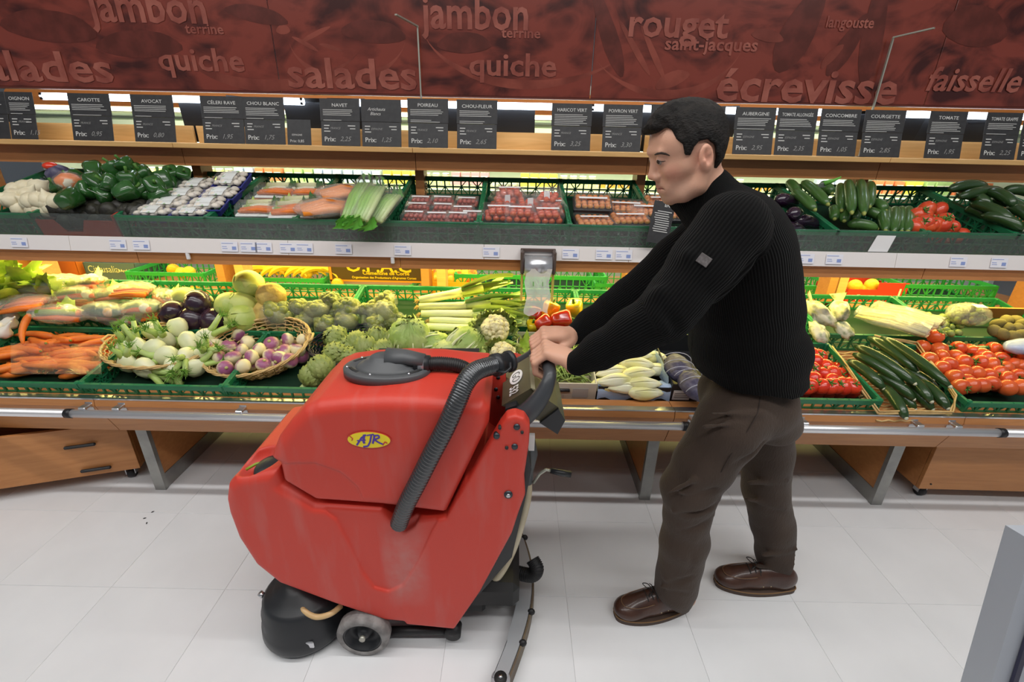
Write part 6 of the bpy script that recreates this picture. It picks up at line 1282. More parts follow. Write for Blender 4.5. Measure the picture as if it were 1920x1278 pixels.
a_ = at(700, 1183, 1.02); b_ = at(850, 1180, 1.02); obj('side_bar', MB().tube([a_, b_], .014, 10), M_rub, scr); obj('bar_roller', MB().tube([b_+Vector((0, -.02, 0)), b_+Vector((0, .02, 0))], .026, 18), M_rub, scr)
# squeegee arm, blade and gear
blade = []
for i in range(25):
    t = i/24; yy = .875+.64*t; blade.append(Vector((-.012+.082*math.sin(PI*min(1, t*1.02)*.92+.05)+.010*t, yy, 0)))
sq = empty('squeegee', (0, 0, 0)); sq.parent = scr
obj('blade', MB().sheet([[p+Vector((.018, 0, .003)) for p in blade], [p+Vector((.016, 0, .05)) for p in blade]]).sheet([[p+Vector((.022, 0, .050)) for p in blade], [p+Vector((.024, 0, .003)) for p in blade]]).sheet([[p+Vector((.016, 0, .05)) for p in blade], [p+Vector((.022, 0, .05)) for p in blade]]), mat('blade_tan', (.16, .12, .07), .5, col2=(.10, .07, .05), nscale=9), sq)
obj('plate', MB().sheet([[p+Vector((-.028 if i < 5 else -.034, 0, .056)) for i, p in enumerate(blade)], [p+Vector((.014, 0, .056)) for p in blade]]).sheet([[p+Vector((.014, 0, .056)) for p in blade], [p+Vector((.014, 0, .045)) for p in blade]]).sheet([[p+Vector((-.030, 0, .045)) for p in blade], [p+Vector((-.030, 0, .056)) for p in blade]]), mat('plate_grey', (.42, .44, .46), .4, .35), sq)
for i in (4, 8, 14, 20): p = blade[i]; obj('clamp_knob', MB().ball(p+Vector((.022, 0, .052)), (.013, .010, .012), 12, 8), M_rub, sq)
p = blade[0]; rl = obj('guide_roller', MB().tube([p+Vector((-.005, .0, .030)), p+Vector((-.005, 0, .052))], [.028, .028], 24), mat('roller_grey', (.42, .42, .44), .4), sq); obj('roller_hub', MB().tube([p+Vector((-.005, 0, .052)), p+Vector((-.005, 0, .058))], .019, 16), M_dark, rl); obj('roller_nut', MB().tube([p+Vector((-.005, 0, .058)), p+Vector((-.005, 0, .064))], .007, 6), M_steel, rl)
obj('coupling', MB().box((-.03, 1.19, .085), (.11, .13, .06), ch=.015).box((-.06, 1.19, .12), (.10, .09, .06), ch=.015), M_rub, sq)
hose('squeegee_hose', [(-.06, 1.20, .15), (-.02, 1.19, .135), (.04, 1.17, .135), (.085, 1.15, .15), (.10, 1.15, .18), (.085, 1.17, .20)], .024, M_rub, 36, .12, sq)
obj('wing_nut', MB().bar((.012, 1.12, .09), (.03, 1.10, .085), .018, .003).tube([(.02, 1.11, .06), (.02, 1.11, .10)], .005, 8).bar((.012, 1.125, .075), (.032, 1.105, .07), .016, .003), M_steel, sq)
obj('lift_arm', MB().bar((-.22, 1.17, .20), (-.03, 1.18, .12), .05, .03), M_dark, sq)
hose('cream_hose', [at(990, 880, 1.13), at(989, 930, 1.12), at(976, 985, 1.11), at(957, 1040, 1.10), at(930, 1085, 1.08), at(893, 1115, 1.06), at(870, 1120, 1.06)], .0125, M_cream, 30, .0)
obj('hose_fitting', MB().tube([at(991, 818, 1.13), at(995, 850, 1.13), at(990, 880, 1.13), at(989, 905, 1.125)], [.018, .021, .017, .0145], 14), M_gr, scr)
obj('lift_lever', MB().tube([at(1000, 905, 1.12), at(1012, 888, 1.12), at(1024, 880, 1.12), at(1032, 882, 1.12)], .0045, 8), mat('lever_pale', (.5, .5, .42), .4, .3), scr)
obj('lever_grip', MB().tube([at(1032, 882, 1.12), at(1052, 886, 1.12), at(1070, 889, 1.12)], [.008, .010, .010], 10), M_gd, scr)
obj('rear_cowl', MB().prism(polyp([(925, 860), (985, 800), (995, 850), (985, 900), (960, 1010), (900, 1080), (880, 1000)], 1.1), 1.03, 1.33), M_gd, scr)
obj('serial_plate', MB().box((0, 0, 0), (.03, .012, .05)), M_white, scr, at(992, 828, 1.07))
# far side bracket with red plate
obj('far_bracket', MB().prism(polyp([(915, 760), (925, 705), (938, 692), (948, 700), (952, 765), (940, 800), (920, 800)], 1.22), 1.215, 1.24), M_red, scr)
for px, py in ((934, 708), (930, 730), (934, 745)): p = at(px, py, 1.213); obj('bolt', MB().tube([p, p+Vector((0, .008, 0))], .006, 10), M_bolt, scr)
obj('hinge_block', MB().prism(polyp([(948, 752), (968, 745), (985, 770), (975, 790), (948, 792)], 1.10), 1.06, 1.28), M_gd, scr)
# handle
def hp(px, py, Y): return at(px, py, Y)
nearp = [hp(950, 800, 1.055), hp(972, 786, 1.052), hp(998, 764, 1.05), hp(1018, 737, 1.055), hp(1029, 712, 1.065), hp(1031, 697, 1.085)]
X_, Z_ = nearp[-1].x, nearp[-1].z
bar = nearp+[Vector((X_-.002, 1.115, Z_+.003)), Vector((X_-.003, 1.15, Z_+.003)), Vector((X_-.003, 1.20, Z_+.003)), Vector((X_-.003, 1.25, Z_+.003)), Vector((X_-.004, 1.285, Z_-.002)), Vector((X_-.012, 1.305, Z_-.015)), Vector((X_-.04, 1.315, Z_-.06)), Vector((X_-.09, 1.33, Z_-.10))]
def smooth_pts(P_, k=6):
    out = []; m_ = len(P_)
    for s_ in range((m_-1)*k+1):
        t = s_/k; i = min(int(t), m_-2); u = t-i; a, b_, c, d = P_[max(i-1, 0)], P_[i], P_[i+1], P_[min(i+2, m_-1)]
        out.append(.5*((2*b_)+(c-a)*u+(2*a-5*b_+4*c-d)*u*u+(3*b_-a-3*c+d)*u**3))
    return out
sb = smooth_pts(bar); rad = []
for i, p in enumerate(sb):
    t = i/6; rad.append(.030 if t < 1 else (.030-.008*min(1, (t-1)/2) if t < 3 else (.022-.004*min(1, (t-3)) if t < 4 else .0175)))
obj('handle_bar', MB().tube(sb, rad, 16), mat('handle_grey', (.050, .054, .060), .32), scr)
# control console, slanted, spanning between the handle arms
A1 = hp(1020, 795, 1.05); A0 = hp(944, 745, 1.05)
cns = empty('console', (0, 0, 0)); cns.parent = scr
u1, z1 = X_-.075, Z_-.085   # low front edge
q0 = Vector((X_-.124, 0, Z_-.104)); q1 = Vector((X_-.046, 0, Z_-.048)); q2 = Vector((X_-.040, 0, Z_-.054)); q3 = Vector((X_+.028, 0, Z_-.105)); q4 = Vector((X_-.02, 0, Z_-.150))
def pr(a): return (a.x, a.z)
obj('console_body', MB().prism([pr(q0), pr(q1), pr(q2), pr(q3), pr(q4)], 1.085, 1.285), mat('console_olive', (.095, .085, .050), .38), cns)
dq = (q1-q0).normalized(); nq = Vector((-dq.z, 0, dq.x)); Lq = (q1-q0).length
M4 = frame(q0+nq*.0012+Vector((0, 1.285, 0)), (0, -1, 0), dq)
def T4(x, y, z=0): return M4 @ Matrix.Translation((x, y, z))
c = MB(); c.lathe([(.001, .0), (1, .0), (1, .001), (.001, .001)], 32, T4(.088, Lq*.50) @ Matrix.Diagonal((.040, .022, 1, 1)), smooth=False); obj('badge_oval', c, M_lw, cns)
c = MB(); textmb(c, 'GO', .040, T4(.062, Lq*.50-.013, .002), bold=-.01, sx=.9); obj('badge_letters', c, M_dark, cns)
c = MB(); textmb(c, '532', .040, T4(.136, Lq*.42-.013, .001), bold=.03, sx=.75); obj('model_number', c, M_lw, cns)
obj('console_foot', MB().prism([pr(q3), pr(q4), pr(q4+Vector((.05, 0, -.035))), pr(q3+Vector((.02, 0, -.035)))], 1.075, 1.29), M_gd, cns)
obj('console_edge', MB().prism([pr(q1+nq*.003), pr(q2+Vector((.004, 0, .004))), pr(q2), pr(q1)], 1.08, 1.29), mat('edge_pale', (.35, .33, .22), .4), cns)
# ------------------------------------------------------------------ the man
from mathutils.bvhtree import BVHTree
man = empty('person', (0, 0, 0), label='man with short dark hair in black ribbed sweater and brown trousers pushing the red scrubber', cat='person')
HY = 1.228
def H(px, py, off=0.0): return np.array(at(px, py, HY-off))
def mir(p): return np.array((p[0], 2*HY-p[1], p[2]))
def A(px, py, Y): return np.array(at(px, py, Y))
BX = np.array((X_-.003, 0, Z_+.003))
s = SDF((.02, .90, -.01), (1.0, 1.52, 1.62), .0038)
# head
s.ell(H(1284, 268), (.079, .071, .083), .01); s.ell(H(1258, 268), (.047, .060, .046), .02); s.ell(H(1274, 316), (.052, .057, .074), .02)
s.ell(H(1306, 285), (.060, .064, .07), .02)
for f in (lambda p: p, mir):
    s.cap(f(H(1223, 285, .004)), f(H(1240, 287, .040)), .010, .009, .010)
    s.cap(f(H(1256, 320, .034)), f(H(1288, 314, .050)), .015, .016, .02)
    s.chain([f(H(1262, 371, .014)), f(H(1284, 364, .038)), f(H(1306, 350, .052)), f(H(1318, 318, .056))], [.017, .017, .018, .018], .018)
    s.ell(f(H(1234, 302, .034)), (.014, .013, .011), .008, 'cut')
    s.ell(f(H(1232, 334, .0125)), (.0115, .0085, .0095), .003)
    s.ell(f(H(1228, 341, .008)), (.006, .003, .004), .002, 'cut')
s.chain([H(1229, 287), H(1228, 302), H(1225, 326)], [.0105, .0105, .0115], .006); s.ell(H(1223, 332), (.0120, .0115, .0095), .005)
s.ell(H(1251, 350), (.0245, .033, .027), .012); s.cap(H(1234, 342), H(1236, 348), .006, .006, .006)
for f in (lambda p: p, mir):
    s.cap(H(1233, 350.5), f(H(1247, 353.5, .022)), .0052, .0028, .003); s.cap(H(1237, 358.5), f(H(1248, 356.5, .020)), .0062, .0030, .003)
    s.chain([H(1227, 354.4), f(H(1238, 354.8, .014)), f(H(1246, 355.2, .0235))], [.0026, .0024, .0020], .002, 'cut')
s.ell(H(1247, 367), (.010, .018, .006), .004, 'cut'); s.ell(H(1256, 372), (.018, .022, .016), .010)
for f in (lambda p: p, mir):
    e = f(H(1241, 299.5, .031)); s.ell(e, (.0140, .0142, .0138), .003); s.cap(f(H(1235, 306.5, .022)), f(H(1246, 307.5, .040)), .0046, .0040, .004)
    c = f(H(1324, 298, .074)); sg = 1 if f is not mir else -1
    Me = np.array([[1, 0, 0], [0, 1, 0], [0, 0, 1]], float)
    a = R(-14); ry = np.array([[math.cos(a), 0, math.sin(a)], [0, 1, 0], [-math.sin(a), 0, math.cos(a)]]); b_ = R(18)*sg; rz = np.array([[math.cos(b_), -math.sin(b_), 0], [math.sin(b_), math.cos(b_), 0], [0, 0, 1]])
    Me = rz @ ry
    s.ell(c, (.0195, .0085, .032), .004, 'add', Me)
    s.ell(c+Me @ np.array((.001, -.0078*sg, .005)), (.0128, .0082, .0200), .002, 'cut', Me)
    s.ell(c+Me @ np.array((-.007, -.0055*sg, -.006)), (.0045, .0035, .007), .003, 'add', Me)
    s.ell(c+Me @ np.array((.004, -.0020*sg, .010)), (.0038, .0030, .011), .003, 'add', Me)
s.chain([H(1300, 320), A(1325, 362, 1.232), A(1352, 400, 1.235)], [.052, .055, .062], .02)
s.chain([H(1285, 350), A(1318, 372, 1.232)], [.030, .045], .02)
# torso, arms, legs under the clothes
TY_ = 1.225
for c, r_ in ((A(1368, 415, TY_), (.080, .15, .075)), (A(1380, 475, TY_), (.100, .16, .12)), (A(1388, 570, TY_), (.120, .15, .13)), (A(1402, 660, TY_), (.135, .15, .12)), (A(1402, 745, TY_), (.125, .15, .09))): s.ell(c, r_, .03)
NS, NE, NW = A(1372, 432, 1.055), A(1243, 592, 1.005), A(1080, 682, 1.068)
FS, FE, FW = A(1330, 440, 1.385), A(1178, 560, 1.39), A(1076, 628, 1.29)
s.chain([NS, (NS+NE)/2, NE, (NE+NW)/2, NW], [.062, .052, .044, .040, .027], .02); s.chain([FS, (FS+FE)/2, FE, (FE+FW)/2, FW], [.062, .052, .044, .038, .026], .02)
NL = [A(1395, 765, 1.135), A(1366, 802, 1.12), A(1322, 866, 1.115), A(1292, 918, 1.115), A(1287, 962, 1.12), A(1281, 1015, 1.125), A(1262, 1112, 1.14)]
FL = [A(1420, 775, 1.315), A(1432, 850, 1.30), A(1436, 920, 1.295), A(1449, 985, 1.295), A(1458, 1040, 1.295), A(1468, 1085, 1.295)]
s.chain(NL, [.07, .068, .060, .052, .050, .046, .034], .02); s.chain(FL, [.07, .060, .052, .048, .042, .034], .02)
def foot(toe, heel):
    t_, h_ = np.array(toe), np.array(heel); s.chain([h_+np.array((0, 0, .045)), t_*.55+h_*.45+np.array((0, 0, .042)), t_*.9+h_*.1+np.array((0, 0, .030))], [.030, .030, .022], .02)
NT, NH = atz(1163, 1153, 0), atz(1284, 1136, 0); FT, FH = atz(1350, 1092, 0), atz(1480, 1102, 0)
foot(NT, NH); foot(FT, FH); s.cap(NL[-1], np.array(NH)*.85+np.array(NT)*.15+np.array((0, 0, .05)), .034, .032, .02); s.cap(FL[-1], np.array(FH)*.85+np.array(FT)*.15+np.array((0, 0, .05)), .034, .032, .02)
# hands gripping the bar
def hand(Yc, W, sg):
    B = BX+np.array((0, Yc, 0)); W = np.array(W); tips = []
    wr = W+(B+np.array((.03, 0, .03))-W)*.25
    s.cap(W, wr, .026, .024, .01)
    for k, (y, ln) in enumerate(((-.034, .92), (-.0115, 1.0), (.0115, 1.04), (.033, .96))):
        y = y*1.0; y_ = y*(-sg); w0 = wr+np.array((-.002, y_*.5, .004)); mcp = B+np.array((-.004, y_, .040))
        s.cap(w0, mcp, .0165, .0125, .010)
        pip = B+np.array((-.037*ln, y_*.98, .013)); dip = B+np.array((-.033, y_*.96, -.016)); tip = B+np.array((-.010, y_*.95, -.0295))
        s.cap(mcp, pip, .0108, .0096, .003); s.cap(pip, dip, .0094, .0086, .002); s.cap(dip, tip, .0084, .0074, .002)
        s.ell(mcp+np.array((-.002, 0, .003)), (.010, .009, .008), .006); s.ell(pip, (.0102, .0098, .0102), .003)
    s.ell((wr+B+np.array((0, 0, .03)))/2+np.array((.0, 0, .006)), (.034, .036, .020), .012)
    s.chain([wr+np.array((.0, sg*.024, -.006)), B+np.array((.030, sg*.040, -.002)), B+np.array((.016, sg*.044, -.026)), B+np.array((-.010, sg*.038, -.034))], [.018, .0135, .011, .0090], .008)
hand(1.135, NW, 1); hand(1.238, FW, -1)
V, F = s.mesh()
me = npmesh('body', V, F, None or mat('tmp', (1, 1, 1)), 1); me.materials.clear()
co = np.zeros(len(me.vertices)*3, np.float32); me.vertices.foreach_get('co', co); co = co.reshape(-1, 3)
def near(p, r_, pw=1.0): return np.clip(1-np.linalg.norm((co-np.array(p))/np.array(r_), axis=1), 0, 1)**pw
def both(p): return (p, mir(p))
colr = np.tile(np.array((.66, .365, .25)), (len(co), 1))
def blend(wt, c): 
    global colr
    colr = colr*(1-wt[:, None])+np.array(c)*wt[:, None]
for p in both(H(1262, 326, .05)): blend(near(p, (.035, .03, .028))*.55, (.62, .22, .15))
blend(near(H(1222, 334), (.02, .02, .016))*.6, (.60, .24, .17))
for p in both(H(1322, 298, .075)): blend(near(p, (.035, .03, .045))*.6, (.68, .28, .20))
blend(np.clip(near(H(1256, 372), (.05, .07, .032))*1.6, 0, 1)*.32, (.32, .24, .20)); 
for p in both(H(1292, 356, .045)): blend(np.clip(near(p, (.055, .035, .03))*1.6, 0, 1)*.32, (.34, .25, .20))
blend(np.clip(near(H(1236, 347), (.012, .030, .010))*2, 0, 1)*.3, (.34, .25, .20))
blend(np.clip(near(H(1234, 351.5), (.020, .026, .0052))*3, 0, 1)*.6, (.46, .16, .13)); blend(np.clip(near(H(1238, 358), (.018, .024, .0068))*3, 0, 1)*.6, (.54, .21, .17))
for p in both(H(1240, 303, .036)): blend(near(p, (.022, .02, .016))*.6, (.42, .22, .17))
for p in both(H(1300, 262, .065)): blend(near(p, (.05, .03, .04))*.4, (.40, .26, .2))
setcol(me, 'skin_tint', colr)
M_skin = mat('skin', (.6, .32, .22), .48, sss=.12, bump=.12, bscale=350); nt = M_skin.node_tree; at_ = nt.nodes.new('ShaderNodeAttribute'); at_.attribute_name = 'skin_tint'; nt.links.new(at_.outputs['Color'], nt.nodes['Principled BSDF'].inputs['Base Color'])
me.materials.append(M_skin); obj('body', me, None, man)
# eyes and brows
bb_ = BVHTree.FromPolygons([tuple(v) for v in V.tolist()], [tuple(q_) for q_ in F.tolist()])
def onface(px, py, lift=.0):
    h_ = bb_.ray_cast(Vector((0, 0, CH)), ray(px, py).normalized()); return np.array(h_[0]+h_[1]*lift*(1 if h_[1].y < 0 else -1))
brow_near = [onface(a, b_) for a, b_ in ((1228, 291), (1233, 289), (1240, 288), (1248, 289.5), (1256, 293))]
mouth_near = [onface(a, b_) for a, b_ in ((1231, 354.6), (1236, 354.9), (1241, 355.2), (1246, 355.5))]
lash_near = [onface(a, b_) for a, b_ in ((1234, 302.5), (1238, 303.5), (1243, 303.8), (1248, 303.0))]
for f in (lambda p: p, mir):
    e = obj('eye', MB().ball(f(H(1239.8, 301.2, .0322)), (.0117, .0117, .0115), 18, 12), mat('eye_white', (.36, .30, .26), .2), man)
    obj('iris', MB().ball(f(H(1236.2, 303.4, .0352)), (.0064, .0064, .0062), 20, 14), mat('iris_dark', (.03, .018, .012), .15), e)
    obj('eyebrow', MB().tube([Vector(f(p)) for p in brow_near], [.0014, .0026, .0028, .0024, .0008], 8), mat('brow_hair', (.040, .026, .020), .8, bump=1, bscale=300), man)
    obj('mouth_line', MB().tube([Vector(f(p)) for p in mouth_near], [.0006, .0010, .0010, .0004], 6), mat('mouth_shade', (.20, .05, .04), .6), man)
    obj('eyelashes', MB().tube([Vector(f(p)) for p in lash_near], [.0006, .0010, .0010, .0005], 6), mat('brow_hair', (.03, .02, .016), .8), man)
# hair
hs = SDF((.26, 1.12, 1.32), (.56, 1.34, 1.64), .003)
hs.ell(H(1287, 266), (.086, .079, .094), .01); hs.ell(H(1312, 255), (.060, .072, .070), .02); hs.ell(H(1322, 285), (.036, .068, .058), .02); hs.ell(H(1268, 232), (.055, .062, .045), .02)
for k, (x, y, o_, r_) in enumerate(((1216, 246, .0, .0125), (1222, 238, .018, .014), (1222, 238, -.018, .014), (1232, 228, .0, .020), (1240, 222, .03, .020), (1240, 222, -.03, .020), (1250, 214, 0, .022), (1262, 208, .025, .022), (1262, 208, -.025, .022), (1285, 207, 0, .020), (1318, 222, .03, .022), (1318, 222, -.03, .022), (1211, 247, .004, .008), (1230, 238, .034, .014), (1230, 238, -.034, .014))): hs.ell(H(x, y, o_), (r_, r_, r_*.9), .012)
X, Z = hs.ax[0][:, None, None], hs.ax[2][None, None, :]; Yh = hs.ax[1][None, :, None]
hp_ = [tuple(H(a, b_, o_)[[0, 2]]) for a, b_, o_ in ((1190, 252, 0), (1208, 253, 0), (1224, 252, 0), (1240, 243, .03), (1253, 240, .05), (1262, 246, .06), (1268, 262, .065), (1279, 271, .065), (1284, 292, .068), (1295, 292, .068), (1300, 276, .07), (1309, 267, .07), (1326, 262, .07), (1341, 274, .07), (1345, 298, .07), (1340, 318, .065), (1358, 334, .04), (1358, 420, 0), (1190, 420, 0))]
sdp = poly_sd(np.broadcast_to(X, (hs.n[0], 1, hs.n[2])), np.broadcast_to(Z, (hs.n[0], 1, hs.n[2])), hp_)
nz_ = .0011*np.sin(X*260+Z*140+np.sin(Yh*300)*1.3)*np.sin(Yh*420+X*90)+.0009*np.sin(X*520-Z*330)*np.sin(Yh*610)
hs.d = (np.maximum(hs.d, -sdp+.0)+nz_).astype(np.float32)
V, F = hs.mesh(); M_hair = mat('dark_hair', (.007, .006, .0055), .65, col2=(.018, .015, .013), nscale=40, bump=.7, bscale=260, stretch=(.5, 1.6, 1), spec=.25); obj('hair', npmesh('hair', V, F, M_hair, 1), None, man)
# sweater
sw = SDF((.10, .88, .60), (1.0, 1.54, 1.52), .0058)
for c, r_ in ((A(1366, 405, TY_), (.098, .160, .070)), (A(1383, 468, TY_), (.122, .178, .128)), (A(1390, 520, TY_), (.132, .175, .12)), (A(1392, 580, TY_), (.146, .172, .13)), (A(1402, 650, TY_), (.160, .175, .115)), (A(1402, 705, TY_), (.152, .174, .10))): sw.ell(c, r_, .035)
sw.chain([H(1300, 352), A(1325, 366, 1.230), A(1350, 395, 1.232)], [.052, .064, .075], .015); sw.cap(H(1283, 372), A(1330, 400, 1.23), .040, .07, .02)
sw.chain([NS, NS*.6+NE*.4, NE*.8+NS*.2, NE, NE*.7+NW*.3, NE*.3+NW*.7, NW+(NE-NW)*.02], [.082, .074, .064, .060, .055, .044, .033], .022)
sw.chain([FS, FS*.6+FE*.4, FE, FE*.7+FW*.3, FE*.3+FW*.7, FW+(FE-FW)*.02], [.078, .070, .058, .050, .043, .032], .022)
for a, b_, r_ in (((1262, 625, .985), (1225, 560, .985), .012), ((1278, 610, .98), (1240, 548, .975), .012), ((1200, 655, 1.0), (1190, 600, .99), .010), ((1340, 545, 1.0), (1290, 480, .99), .010), ((1130, 680, 1.03), (1120, 640, 1.03), .008), ((1400, 500, 1.02), (1340, 560, 1.02), .010), ((1480, 600, 1.14), (1470, 700, 1.12), .010)): sw.cap(A(*a), A(*b_), r_, r_, .02)
for a, b_ in (((1272, 620, .94), (1232, 556, .94)), ((1350, 560, .985), (1420, 480, 1.0)), ((1330, 590, 1.0), (1300, 640, 1.02))): sw.cap(A(*a), A(*b_), .010, .006, .016, 'cut')
# neck opening, hem and cuffs
sw.chain([H(1268, 330), H(1300, 330), A(1312, 348, 1.23)], [.050, .051, .046], .004, 'cut')
XX, YY, ZZ = sw.ax[0][:, None, None], sw.ax[1][None, :, None], sw.ax[2][None, None, :]
hz = A(1400, 742, 1.07)[2]; torso_side = XX > .42
dcut = (hz+.03*(XX-.6)*0+.004*np.sin(XX*40)-ZZ); sw.d = np.where(torso_side, np.maximum(sw.d, dcut), sw.d).astype(np.float32)
V, F = sw.mesh()
me = npmesh('sweater', V, F, mat('tmp', (1, 1, 1)), 2); me.materials.clear()
co = np.zeros(len(me.vertices)*3, np.float32); me.vertices.foreach_get('co', co); co = co.reshape(-1, 3).astype(float)
def segfield(P_, rs):
    best = np.full(len(co), 9.); ang = np.zeros(len(co)); L0 = np.zeros(len(co)); acc = 0
    for i in range(len(P_)-1):
        a, b_ = P_[i], P_[i+1]; ba = b_-a; t = np.clip(((co-a)@ba)/(ba@ba), 0, 1); q_ = co-a-t[:, None]*ba; dd = np.linalg.norm(q_, axis=1)-(rs[i]+(rs[i+1]-rs[i])*t)
        u = np.cross(ba/np.linalg.norm(ba), (0, 1, 0)); u /= np.linalg.norm(u); v = np.cross(ba/np.linalg.norm(ba), u); an = np.arctan2(q_@u, q_@v)
        m_ = dd < best; best = np.where(m_, dd, best); ang = np.where(m_, an, ang)
    return best, ang
dn, an = segfield([NS, NE, NW], [.08, .06, .033]); df, af = segfield([FS, FE, FW], [.078, .058, .032])
tors = np.arctan2(co[:, 1]-TY_, co[:, 0]-(.62-(co[:, 2]-1.05)*.35))
rib = np.where((dn < .02) & (dn < df), an*.062, np.where(df < .02, af*.058, tors*.165)); rib = np.where((co[:, 0] > NS[0]-.02) & (co[:, 2] > 1.22) & (dn > -.03) & False, tors, rib)
a_ = me.attributes.new('rib', 'FLOAT', 'POINT'); a_.data.foreach_set('value', rib.astype(np.float32))
M_sw = mat('black_knit', (.0045, .0045, .005), .9, spec=.12); nt = M_sw.node_tree; N = nt.nodes; L = nt.links
at_ = N.new('ShaderNodeAttribute'); at_.attribute_name = 'rib'; m_ = N.new('ShaderNodeMath'); m_.operation = 'MULTIPLY'; m_.inputs[1].default_value = 2*PI/.0065; L.new(at_.outputs['Fac'], m_.inputs[0]); sn = N.new('ShaderNodeMath'); sn.operation = 'SINE'; L.new(m_.outputs[0], sn.inputs[0])
bp = N.new('ShaderNodeBump'); bp.inputs['Strength'].default_value = .6; bp.inputs['Distance'].default_value = .0018; L.new(sn.outputs[0], bp.inputs['Height']); L.new(bp.outputs[0], N['Principled BSDF'].inputs['Normal'])
cr_ = N.new('ShaderNodeMapRange'); cr_.inputs[1].default_value = -1; cr_.inputs[2].default_value = 1; cr_.inputs[3].default_value = .0025; cr_.inputs[4].default_value = .0065; L.new(sn.outputs[0], cr_.inputs[0]); cc = N.new('ShaderNodeCombineColor'); [L.new(cr_.outputs[0], cc.inputs[i]) for i in range(3)]; L.new(cc.outputs[0], N['Principled BSDF'].inputs['Base Color'])
N['Principled BSDF'].inputs['Sheen Weight'].default_value = .03; N['Principled BSDF'].inputs['Sheen Roughness'].default_value = .5
me.materials.append(M_sw); swo = obj('sweater', me, None, man)
bvh = BVHTree.FromPolygons([tuple(v) for v in co.tolist()], [tuple(p.vertices) for p in me.polygons])
d_ = ray(1320, 489); hit = bvh.ray_cast(Vector((0, 0, CH)), d_.normalized())
if hit[0] is not None:
    n_ = hit[1] if hit[1].y < 0 else -hit[1]; y_ax = (Vector(NS)-Vector(NE)).normalized(); x_ax = y_ax.cross(n_).normalized(); Mx = frame(hit[0]+n_*.001, x_ax, y_ax)
    c = MB(); c.box((0, 0, 0), (.026, .022, .002), ch=.0009); c.v = [tuple(Mx @ Vector(v)) for v in c.v]; obj('sleeve_patch', c, mat('patch_grey', (.065, .055, .055), .6, col2=(.11, .10, .10), nscale=160), man)
# trousers
M_tr = mat('brown_cord', (.045, .028, .019), .9, col2=(.060, .039, .027), nscale=7, bump=.5, bscale=260, stretch=(1, 1, .25)); M_tr.node_tree.nodes['Principled BSDF'].inputs['Sheen Weight'].default_value = .08
tr_ = SDF((.42, .94, .02), (1.02, 1.50, .98), .0058)
tr_.ell(A(1400, 745, TY_), (.136, .160, .105), .03); tr_.ell(A(1430, 772, 1.24), (.095, .14, .075), .03)
tr_.chain([A(1392, 762, 1.15), A(1367, 800, 1.12), A(1322, 867, 1.115), A(1293, 917, 1.115), A(1289, 962, 1.12), A(1283, 1012, 1.125), A(1267, 1098, 1.14)], [.100, .092, .083, .080, .069, .073, .070], .02)
tr_.chain([A(1425, 785, 1.30), A(1436, 850, 1.30), A(1436, 920, 1.295), A(1449, 985, 1.295), A(1457, 1035, 1.295), A(1461, 1082, 1.295)], [.098, .082, .074, .070, .072, .070], .02)
tr_.cap(A(1278, 1128, 1.12), A(1284, 1110, 1.16), .030, .04, .03); tr_.cap(A(1478, 1085, 1.28), A(1478, 1072, 1.31), .040, .04, .03)
folds = [((1345, 935, 1.06), (1262, 958, 1.06), .008), ((1340, 905, 1.05), (1275, 925, 1.045), .007), ((1335, 965, 1.07), (1275, 985, 1.065), .007), ((1300, 900, 1.04), (1252, 925, 1.05), .008), ((1250, 1085, 1.09), (1300, 1068, 1.075), .008), ((1240, 1100, 1.09), (1295, 1100, 1.075), .008), ((1320, 800, 1.05), (1400, 790, 1.04), .007), ((1335, 775, 1.06), (1430, 775, 1.06), .007),
         ((1400, 935, 1.23), (1470, 950, 1.235), .008), ((1405, 905, 1.22), (1475, 900, 1.23), .008), ((1420, 1060, 1.24), (1495, 1075, 1.235), .008), ((1430, 1040, 1.23), (1495, 1030, 1.23), .007), ((1300, 1010, 1.055), (1295, 1060, 1.07), .007), ((1430, 820, 1.07), (1380, 860, 1.045), .007)]
for a, b_, r_ in folds: tr_.cap(A(*a), A(*b_), r_, r_*.7, .014)
for a, b_, r_ in folds: tr_.cap(A(a[0], a[1]+13, a[2]-.018), A(b_[0], b_[1]+13, b_[2]-.018), .007, .004, .014, 'cut')
XX, YY, ZZ = tr_.ax[0][:, None, None], tr_.ax[1][None, :, None], tr_.ax[2][None, None, :]
hem = np.where(YY < 1.215, .052-.16*(XX-.50)*.5+.0*YY, .040-.0*(XX)); tr_.d = np.maximum(tr_.d, hem-ZZ).astype(np.float32)
tr_.d = tr_.d+(.0022*np.sin(XX*38+ZZ*22)*np.sin(YY*40+ZZ*33)).astype(np.float32)
V, F = tr_.mesh(); obj('trousers', npmesh('trousers', V, F, M_tr, 2), None, man)
c = MB(); bt = BVHTree.FromPolygons([tuple(v) for v in V.tolist()], [tuple(q_) for q_ in F.tolist()])
for seam in ([(1425, 745), (1420, 775), (1400, 810), (1372, 850), (1352, 885)],):
    pts = []
    for a, b_ in seam:
        h_ = bt.ray_cast(Vector((0, 0, CH)), ray(a, b_).normalized())
        if h_[0] is not None: pts.append(h_[0]+Vector((0, .0005, 0)))
    if len(pts) > 2: c.tube(smooth_pts(pts, 4), .0016, 6)
if c.v: obj('seam', c, mat('seam_brown', (.03, .019, .014), .8), man)
